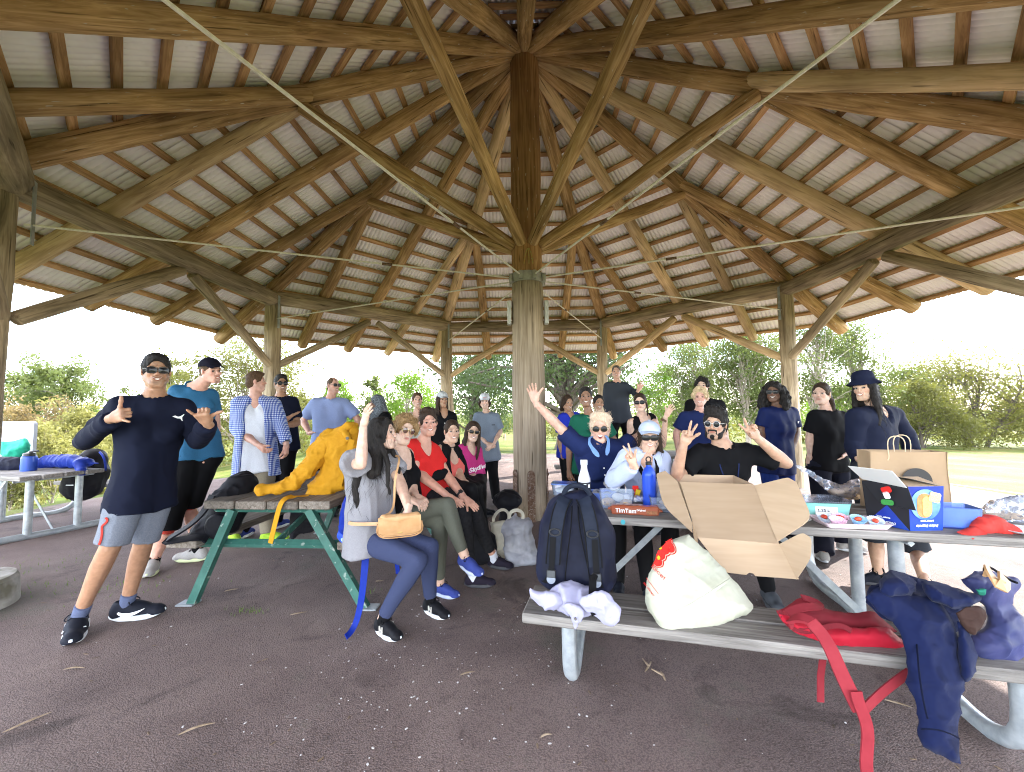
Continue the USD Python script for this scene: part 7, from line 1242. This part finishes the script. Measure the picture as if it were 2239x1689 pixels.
# strawberry tray
o = lug('tray', 'pale pink tray of strawberry cups in front of the teal tub', 'tray', 1.30, 2.845); c = o.loc; Rr = Rt @ rotz(.10)
part(o, 'tray_body', moved(tub(.34, .20, .030, .02, .9, .004, .006), Rr, c), mat('pale_pink_plastic', (.70, .55, .60), rough=.4), smooth=40)
STRB = mat('strawberry', (.50, .04, .02), (.6, .10, .05), sc=40, rough=.3)
for k, (x, y, cl) in enumerate(((-.115, .035, (.62, .72, .80)), (-.035, .03, (.72, .45, .58)), (.045, .0, (.35, .62, .85)), (.115, -.03, (.62, .72, .82)), (-.09, -.045, (.75, .50, .62)))):
    a = np.linspace(0, 2 * np.pi, 49)[:-1]; w = 1 + .05 * np.cos(a * 24); rows = [(.022, .012), (.024, .016), (.040, .048)]; V = np.vstack([np.c_[np.cos(a) * r * w, np.sin(a) * r * w, np.full(48, z)] for r, z in rows] + [[[0, 0, .012]]]); f = [(r * 48 + j, r * 48 + (j + 1) % 48, r * 48 + 48 + (j + 1) % 48, r * 48 + 48 + j) for r in range(2) for j in range(48)]; f = np.vstack([np.array(f)[:, [0, 1, 2]], np.array(f)[:, [0, 2, 3]], [(144, (j + 1) % 48, j) for j in range(48)]])
    cc = c + Rr @ np.array([x, y, .0]); cu = tag(part(None, 'cupcake_case', moved(TM(V, f), Rr @ rotx(.35), cc), mat(f'paper_case_{k}', cl, tuple(min(.9, q * 1.25) for q in cl), sc=70, lo=.6, hi=.62, rough=.8), smooth=30), ['pale cup with a small berry at the back left of the pink tray', 'pink dotted paper cup in the middle of the pink tray', 'bright blue paper cup of berries near the right of the tray', 'white blue cup at the right end of the pink tray', 'pink dotted paper cup at the front left of the tray'][k], 'paper cup', None)
    if k != 4: tag(part(None, 'strawberry', lump((.015, .022, .013), .002, 60, k, Rr @ rotz(k), cc + [0, -.008, .038]), STRB, smooth=True), ['small red berry in the pale cup at the left of the tray', 'red strawberry in the pink dotted cup', 'red strawberry in the bright blue cup', 'large red strawberry in the white blue cup at right'][k], 'strawberry')
TEAL = mat('teal_plastic', (.22, .55, .50), (.26, .6, .55), sc=4, rough=.35); o = lug('food_tub', 'long teal plastic tub with clear lid and paper label', 'tub', 1.22, 3.07); c = o.loc
part(o, 'tub', moved(tub(.34, .22, .095, .05, .9, .004, .006), Rt, c), TEAL, smooth=40); part(o, 'lid', moved(plate(rrect(.35, .23, .052), .010), Rt, c + [0, 0, .098]), CLEAR)
lb = part(o, 'label', moved(box(.12, .003, .05, bev=.001), Rt, c + Rt @ np.array([.02, -.107, .05])), WHITEP); part(lb, 'lettering', moved(meshkit.text_mesh('1.25 L', .016, .001, True), np.stack([Rt[:, 0], [0, 0, 1.], -Rt[:, 1]], 1), c + Rt @ np.array([-.03, -.1095, .045])), BLACKP)
# panettone box
F0, e1, e2 = np.array([2.19, 2.285, TZ]), unit([.985, .02, 0]) * .185, unit([-.36, .93, 0]) * .20; F0 = tn(1.56, 2.78, TZ)
o = thing('cake_box', 'open black and blue panettone box near the right of the table', 'cake box', F0 + (e1 + e2) / 2); BBL = mat('blue_box_print', (.010, .022, .22), (.016, .06, .34), sc=3, rough=.3); BBK = mat('black_box_print', (.008, .008, .010), rough=.3); CIN = mat('box_inside', (.62, .60, .58), rough=.7)
hh = .245; up = np.array([0, 0, hh]); flare = 1.10; cen = F0 + (e1 + e2) / 2; tp = lambda p: cen + (p - cen) * flare + up
q0, q1_, q2, q3 = F0, F0 + e1, F0 + e1 + e2, F0 + e2
def face(name, a, b, mt, t=.003): return part(o, name, sheet([a, b, tp(b), tp(a)], t), mt)
fr_ = face('front_panel', q0, q1_, BBL); lf_ = face('side_panel', q3, q0, BBK); face('back_panel', q2, q3, BBK); face('side_panel', q1_, q2, BBL); part(o, 'floor', sheet([q0, q1_, q2, q3], .003), CIN)
nl = unit(np.cross(up, e2)); nl = nl if nl[1] < 0 or nl[0] < 0 else -nl; nf = unit(np.cross(e1, up)); nf = nf if nf[1] < 0 else -nf
part(o, 'blue_triangle', sheet([q3 + nl * .004 + up * .02, q0 + nl * .004 + up * .0, q3 * .48 + q0 * .52 + nl * .006 + up * .50], .002), BBL)
t1, t2 = tp(q0), tp(q3); part(o, 'top_flap', sheet([t1, t2, t2 + [-.10, -.03, .10], t1 + [-.14, -.06, .09]], .003), CIN)
part(o, 'top_flap', sheet([t2, t1, t1 + [-.03, -.07, -.115], t1 * .3 + t2 * .7 + [-.03, -.06, -.11]], .003), BBK); part(o, 'top_flap', sheet([tp(q1_), tp(q2), tp(q2) + [-.13, -.02, .05], tp(q1_) + [-.16, .02, .03]], .003), BBK); part(o, 'top_flap', sheet([tp(q0), tp(q1_), tp(q1_) + [-.02, .12, .03], tp(q0) + [.03, .12, .035]], .003), CARD)
fx = unit(e1); fz = unit(tp(q0) - q0); fz = unit(fz - fx * (fz @ fx)); fn = np.cross(fx, fz); fp = lambda x, z, y=.004: q0 + e1 * .5 + fx * x + fz * z + fn * y; FR = np.stack([fx, fz, fn], 1)
GLOW = mat('box_highlight', (.20, .38, .75), (.03, .12, .55), sc=6, rough=.3); part(o, 'picture_halo', moved(plate(np.array([(math.cos(a) * .085, math.sin(a) * .085) for a in np.linspace(0, 6.28, 28)]), .001), FR, fp(-.005, .145)), GLOW)
part(o, 'picture_cake', moved(plate(rrect(.085, .135, .04), .0012), FR, fp(-.012, .14, .0055)), mat('cake_crust', (.38, .17, .05), (.5, .26, .09), sc=40, rough=.5)); part(o, 'picture_slice', moved(plate(rrect(.05, .11, .022), .0012), FR, fp(.0, .135, .007)), mat('cake_crumb', (.72, .52, .16), (.55, .33, .10), sc=120, rough=.5)); part(o, 'picture_slice', moved(plate(rrect(.065, .055, .012), .0012), FR @ rotz(-.25), fp(.045, .185, .0085)), mat('cake_crumb_b', (.78, .60, .28), (.55, .35, .14), sc=120, rough=.5))
def flip_text(t, h, c, R, mt, nm='lettering', sl_=.25):
    m = meshkit.text_mesh(t, h, .001, True); v = np.array(m.vertices); v[:, 0] += sl_ * v[:, 1]; m = TM(v, m.faces); b = m.bounds; m = moved(m, t=(-(b[0][0] + b[1][0]) / 2, 0, 0)); part(o, nm, moved(m, R @ rotz(math.pi), c), mt)
flip_text('Dolce Segreto', .0135, fp(0, .034, .005), FR, WHITEP); flip_text('PANETTONE', .009, fp(0, .060, .005), FR, WHITEP, sl_=0)
lx = unit(q0 - q3); lz = unit(tp(q0) - q0); lz = unit(lz - lx * (lz @ lx)); ln = np.cross(lx, lz); LR = np.stack([lx, lz, ln], 1); lp = lambda x, z, y=.010: q3 + lx * x + lz * z + ln * y
flip_text('Dolce Segreto', .0125, lp(.085, .030), LR, WHITEP); flip_text('PANETTONE', .008, lp(.085, .055), LR, WHITEP, sl_=0)
fo = t1 * .5 + t2 * .5 + np.array([-.03, -.055, -.05])
part(o, 'red_print', moved(bumpy(plate(rrect(.05, .035, .012), .001), .0, 1), LR @ rotz(.4), fo + ln * .012 + lz * .025), REDP); part(o, 'white_print', moved(plate(rrect(.03, .04, .01), .001), LR @ rotz(.3), fo + ln * .012 - lz * .005), WHITEP); part(o, 'green_print', moved(plate(rrect(.06, .03, .012), .001), LR @ rotz(.1), fo + ln * .012 - lz * .045), cloth('green_print', (.05, .25, .06)))
# paper carrier
KRAFT = mat('kraft_paper', (.30, .205, .12), (.34, .235, .14), sc=5, rough=.8, bump=.15, bs=20)
bc = at(*z6(1310, 1265)[:2], 2.78); bc[2] = TZ; o = thing('paper_bag', 'brown kraft paper carrier with twisted handles behind the panettone box', 'paper bag', bc); Rp = rotz(-.22); wv = lambda m: moved(m, Rp, bc)
def wallp(x0, y0, x1, y1, h=.39): return wv(grid(lambda u, v: np.stack([x0 + (x1 - x0) * u + .004 * np.sin(v * 7 + u * 5), y0 + (y1 - y0) * u + .006 * np.sin(u * 8) * v, v * h], -1), 10, 8, .002))
for a_ in ((-.215, -.07, .215, -.07), (.215, -.07, .215, .07), (.215, .07, -.215, .07), (-.215, .07, -.215, -.07)): part(o, 'panel', wallp(*a_), KRAFT, smooth=40)
for y, x in ((-.065, -.06), (.065, .05)): part(o, 'handle', wv(tube(curve([(x - .055, y, .33), (x - .05, y, .42), (x - .03, y, .485), (x + .03, y, .485), (x + .05, y, .42), (x + .055, y, .33)], 20), .0035, 6)), mat('paper_cord', (.55, .42, .28), rough=.8), smooth=True)
part(o, 'round_emblem', wv(moved(plate(np.array([(math.cos(a) * .085, math.sin(a) * .085) for a in np.linspace(0, 6.28, 33)]), .001), np.stack([[1, 0, 0], [0, 0, 1], [0, -1, 0]], 1).astype(float), (.03, -.084, .20))), mat('dark_emblem', (.03, .028, .027), rough=.6))
# bread bag, phone, plate, blue box, cap, right bag
p = on(*z6(880, 1140)[:2], TZ); o = thing('bread_bag', 'clear plastic bag of rolls with a twisted tail behind the teal tub', 'bread bag', p)
part(o, 'wrapping', wrinkle(pillow(pz(z6, [(495, 900), (530, 905), (640, 970), (720, 1010), (850, 1030), (960, 1000), (1010, 1030), (1015, 1110), (940, 1145), (800, 1140), (730, 1100), (650, 1010), (560, 950)]), 2.98, .08, n=26), .012, 16, 3), CLEAR, smooth=True)
for k, (x, y) in enumerate(((800, 1095), (880, 1085), (960, 1090), (850, 1120), (925, 1120))): tag(part(None, 'bread_roll', lump((.05, .04, .03), .004, 20, k, rotz(k), at(*z6(x, y)[:2], 2.98)), COOK, smooth=True), ['left', 'middle', 'right', 'front left', 'front right'][k] + ' brown roll inside the clear bag with the twisted tail', 'bread roll', 'rolls in the twisted clear bag')
o = lug('phone', 'black phone lying flat behind the teal tub', 'phone', 1.20, 3.34); part(o, 'case', moved(plate(rrect(.16, .08, .012), .009), Rt, o.loc), BLACKP); part(o, 'screen', moved(plate(rrect(.148, .070, .008), .0015), Rt, o.loc + [0, 0, .0092]), LENS)
o = lug('plate', 'white plate mostly hidden by the cardboard flap', 'plate', 1.02, 2.90); part(o, 'dish', lathe([(.001, .004), (.07, .004), (.105, .016), (.107, .018), (.104, .020), (.068, .009), (.001, .009)], 36, o.loc), mat('white_china', (.62, .58, .55), rough=.3), smooth=60); part(o, 'crumbs', lump((.05, .04, .012), .008, 30, 2, np.eye(3), o.loc + [0, 0, .012]), COOK, smooth=True)
o = lug('food_container', 'empty translucent blue box right of the panettone box', 'container', 1.86, 2.96); part(o, 'tub', moved(tub(.21, .16, .115, .015, .92), Rt @ rotz(-.1), o.loc), BLUEC, smooth=40); part(o, 'tray_foot', moved(plate(rrect(.23, .17, .015), .006), Rt @ rotz(-.1), o.loc - [0, 0, .0005]), mat('navy_plastic', (.02, .04, .2), rough=.4))
REDC = cloth('red_twill', (.45, .035, .03), (.5, .05, .04), sc=30)
p = on(*z6(1930, 1440)[:2], TZ); o = thing('cap', 'red cloth cap lying at the right end of the table', 'cap', p); pc3 = lambda x, y, d: at(*z6(x, y)[:2], d)
part(o, 'crown', folds(solid([chain([pc3(1870, 1370, 2.28), pc3(1960, 1340, 2.30), pc3(2040, 1380, 2.28)], [.035, .05, .035], k=.03), chain([pc3(2040, 1400, 2.26), pc3(2130, 1405, 2.25)], [.035, .028], k=.03)], .007, cuts=[(np.array([0, 0, TZ]), np.array([0, 0, -1.]))]), .010, 16, seed=2), REDC, smooth=True)
part(o, 'peak', grid(lambda u, v: np.array([pc3(1830, 1450, 2.19), pc3(1705, 1395, 2.22), pc3(1860, 1400, 2.25), pc3(1880, 1330, 2.30)])[0] * ((1 - u) * (1 - v))[..., None] + pc3(1705, 1395, 2.24) * ((1 - u) * v)[..., None] + pc3(1940, 1420, 2.22) * (u * (1 - v))[..., None] + pc3(1880, 1330, 2.32) * (u * v)[..., None] + np.stack([u * 0, u * 0, .02 * np.sin(u * 3.1) * np.sin(v * 3.1)], -1), 10, 10, .005), REDC, smooth=40)
p = on(*z6(2080, 1310)[:2], TZ); o = thing('bread_bag', 'open clear bag of pastries at the right edge of the picture', 'bread bag', p); part(o, 'wrapping', wrinkle(pillow(pz(z6, [(1900, 1210), (1990, 1160), (2120, 1130), (2240, 1120), (2260, 1330), (2120, 1340), (2010, 1320), (1920, 1290)]), 2.45, .06, n=22), .010, 14, 6), CLEAR, smooth=True)
for k, (x, y) in enumerate(((2000, 1275), (2070, 1285), (2140, 1280))): tag(part(None, 'pastry', lump((.035, .03, .02), .004, 20, k, rotz(k), pc3(x, y, 2.46)), COOK, smooth=True), ['left', 'middle', 'right'][k] + ' small pastry in the open clear bag at the right edge', 'pastry', 'pastries in the right edge bag')
o = lug('plate', 'white paper plate at the right edge of the table', 'plate', 2.12, 2.86); part(o, 'dish', lathe([(.001, .004), (.07, .004), (.105, .016), (.107, .018), (.104, .020), (.068, .009), (.001, .009)], 36, o.loc), mat('white_paper_plate', (.66, .68, .72), rough=.5), smooth=60)
# ---------------------------------------------------------------- things on the far left table and on the ground
zz = .752; bj = f3(.25, .0, zz)
o = thing('jacket', 'royal blue rain jackets heaped along the left edge table', 'jacket', bj); BJ = cloth('blue_rain_shell', (.011, .024, .17), (.016, .034, .22), rough=.4, sc=8)
part(o, 'cloth', folds(solid([chain([at(*zJ(420, 600)[:2], 5.5), at(*zJ(640, 570)[:2], 5.5), at(*zJ(860, 575)[:2], 5.4), at(*zJ(1000, 590)[:2], 5.3)], [.05, .075, .08, .05], k=.04), chain([at(*zJ(930, 600)[:2], 5.25), at(*zJ(930, 690)[:2], 5.2)], [.06, .05], k=.03), chain([at(*zJ(1000, 590)[:2], 5.3), at(*zJ(1130, 600)[:2], 5.3)], [.035, .015], k=.03)], .014), .022, 9, seed=7), BJ, smooth=True)
o = thing('backpack', 'black backpack on the bench of the left edge table', 'backpack', at(*zJ(980, 920)[:2], 5.6)); part(o, 'bag_body', folds(solid([chain([at(*zJ(960, 840)[:2], 5.65), at(*zJ(1000, 700)[:2], 5.7), at(*zJ(1060, 560)[:2], 5.75)], [.21, .22, .16], k=.05)], .018), .02, 8, seed=2), CAN, smooth=True); part(o, 'strap', tube(curve([at(*zJ(1150, 470)[:2], 5.55), at(*zJ(1205, 560)[:2], 5.5), at(*zJ(1215, 680)[:2], 5.5)], 10), .014, 6), BJ); part(o, 'reflective_strip', tube([at(*zJ(762, 850)[:2], 5.40), at(*zJ(842, 850)[:2], 5.40)], .006, 5), WHITEP)
o = thing('bottle', 'blue sports bottle with black spout on the left edge table', 'bottle', at(*zJ(330, 655)[:2], 5.2)); c = o.loc * [1, 1, 0] + [0, 0, zz]; part(o, 'bottle_body', lathe([(.001, 0), (.07, 0), (.074, .01), (.074, .16), (.066, .185), (.03, .195), (.001, .195)], 24, c), mat('blue_translucent', (.03, .08, .38), rough=.25), smooth=40); part(o, 'lid', cat_(lathe([(.001, .19), (.062, .19), (.055, .225), (.001, .235)], 24, c), tube([c + [.0, 0, .235], c + [.09, .02, .25]], .012, 6)), BLACKP)
GRB = cloth('green_nonwoven', (.02, .26, .17), (.025, .32, .21), sc=20, rough=.6); o = thing('shopping_bag', 'green reusable shopping bag on the left edge table', 'shopping bag', at(*zJ(190, 520)[:2], 5.7)); part(o, 'bag_body', wrinkle(pillow(pz(zJ, [(20, 370), (110, 350), (220, 330), (310, 325), (340, 400), (300, 470), (250, 520), (40, 520), (10, 450)]), 5.75, .16, n=20), .02, 7), GRB, smooth=True)
o = thing('storage_box', 'pale grey box lid standing upright behind the green bag', 'box lid', at(*zJ(230, 520)[:2], 6.2)); part(o, 'panel', moved(plate(rrect(.55, .62, .06), .05), np.stack([[1, 0, 0], [0, 0, 1], [0, -1, 0]], 1).astype(float), at(*zJ(215, 350)[:2], 6.15)), mat('pale_grey_plastic', (.36, .38, .44), rough=.5))
o = thing('bag', 'dark navy folded bag at the corner of the left edge table', 'bag', at(*zJ(150, 640)[:2], 5.3)); part(o, 'bag_body', folds(solid([chain([at(*zJ(30, 610)[:2], 5.35), at(*zJ(220, 610)[:2], 5.35)], [.10, .085], k=.03)], .014, cuts=[(np.array([0, 0, zz]), np.array([0, 0, -1.]))]), .012, 10), NAVYN, smooth=True)
CONC = mat('concrete', (.26, .25, .22), (.42, .40, .36), sc=7, rough=.9, bump=.5, bs=40, c3=(.16, .15, .11), s3=5, f3=(.5, .62))
o = tag(part(None, 'concrete_stump', bumpy(dense(lathe([(.001, 0), (.32, 0), (.32, .10), (.315, .19), (.295, .218), (.15, .222), (.001, .222)], 40, (-4.17, 3.1, 0)), .07), .012, 7, 3), CONC, smooth=40), 'low round concrete stump at the left edge', 'stump')
# twigs and bark
TW = mat('dry_bark', (.20, .145, .09), (.34, .26, .18), sc=30, rough=.85); rs = np.random.default_rng(11)
tw = [((60, 1560), .22, 1.0, 'long dark curved bark strip near the lower left corner'), ((160, 1445), .16, .1, 'short straw-coloured stick beside the near shoe of the navy-topped man'), ((425, 1575), .20, .55, 'pale stick on bare ground below the left table'), ((1400, 1440), .16, .95, 'forked grey twig under the front bench'), ((1432, 1460), .12, 1.5, 'upright sliver of bark right of the forked twig'), ((645, 1325), .16, .4, 'thin twig under the left table'), ((500, 1275), .14, .5, 'brown bark strip by the grass tuft under the left table'), ((1940, 1520), .14, -.6, 'thin twig beside the hanging red straps'), ((1010, 1455), .12, .35, 'thin pale twig in the middle foreground'), ((820, 1255), .10, .1, 'small twig left of the waving woman\'s shoes'), ((1180, 1590), .08, .3, 'small bark chip near the bottom centre')]
for (x, y), L, a, lb_ in tw:
    p = on(x * 1.0122, y * 1.0122, .008); d = np.array([math.cos(a), math.sin(a), 0]); nn = np.array([-d[1], d[0], 0]); L = L * .68; P = curve([p - d * L / 2, p + nn * rs.normal(0, .06) * L + [0, 0, .003], p + d * L / 2], 7); m = tube(P, np.array([.35, .9, 1, 1, .9, .7, .3]) * .0042 * (1 + L * 2), 6, flat=(1.3, .7), x=nn)
    if 'forked' in lb_: m = cat_(m, tube([P[3], P[3] + d * .05 + nn * .05], [.007, .003], 5))
    tag(part(None, 'twig', m, TW, smooth=50), lb_, 'twig', None)
n = 420; X = rs.uniform(-3.2, 3.0, n); Y = rs.uniform(1.2, 6.5, n); k = rs.random(n) < .55; cx_ = rs.normal(-.45, .55, n); cy_ = rs.normal(2.35, .5, n); X, Y = np.where(k, cx_, X), np.where(k, cy_, Y); fl_ = []
for x, y in zip(X, Y):
    s = rs.uniform(.002, .0062); m = trimesh.creation.icosphere(0, 1.); m = TM(m.vertices * [s * rs.uniform(.6, 1.8), s, s * .35], m.faces); fl_.append(moved(m, rotz(rs.uniform(0, 6)), (x, y, .004)))
top('ground_litter', cat_(*fl_), mat('pale_litter', (.45, .43, .42), (.62, .60, .60), sc=20, rough=.8), 'pale flakes and droppings scattered on the asphalt', 'litter', kind='stuff')
gl = []
for (cx_, cy_, n, r) in ((-1.98, 3.05, 34, .08), (-1.2, 3.35, 20, .06), (-3.3, 3.5, 60, .3), (-4.1, 3.5, 60, .3), (-4.6, 4.0, 80, .4)):
    for _ in range(n): x, y = cx_ + rs.normal(0, r), cy_ + rs.normal(0, r * .4); h = rs.uniform(.015, .04); a = rs.uniform(0, 6); q = np.array([math.cos(a), math.sin(a), 0]) * .003; t_ = np.array([rs.normal(0, .012), rs.normal(0, .012), h]); gl.append(TM([np.array([x, y, 0]) - q, np.array([x, y, 0]) + q, np.array([x, y, 0]) + t_], [[0, 1, 2]]))
fl_ = []
for _ in range(900):
    x, y = rs.uniform(-4.2, 3.2), rs.uniform(1.0, 7.5); s = rs.uniform(.002, .007); m = trimesh.creation.icosphere(0, 1.); fl_.append(moved(TM(m.vertices * [s * rs.uniform(1, 3.5), s * .8, s * .35], m.faces), rotz(rs.uniform(0, 6)), (x, y, .004)))
top('leaf_litter', cat_(*fl_), mat('brown_litter', (.05, .035, .025), (.20, .14, .09), sc=9, rough=.9), 'dark crumbs of bark and leaf strewn over the asphalt', 'litter', kind='stuff')
top('grass_tufts', cat_(*gl), LEAF['bright'], 'small grass tufts growing through the asphalt', 'grass', kind='stuff')
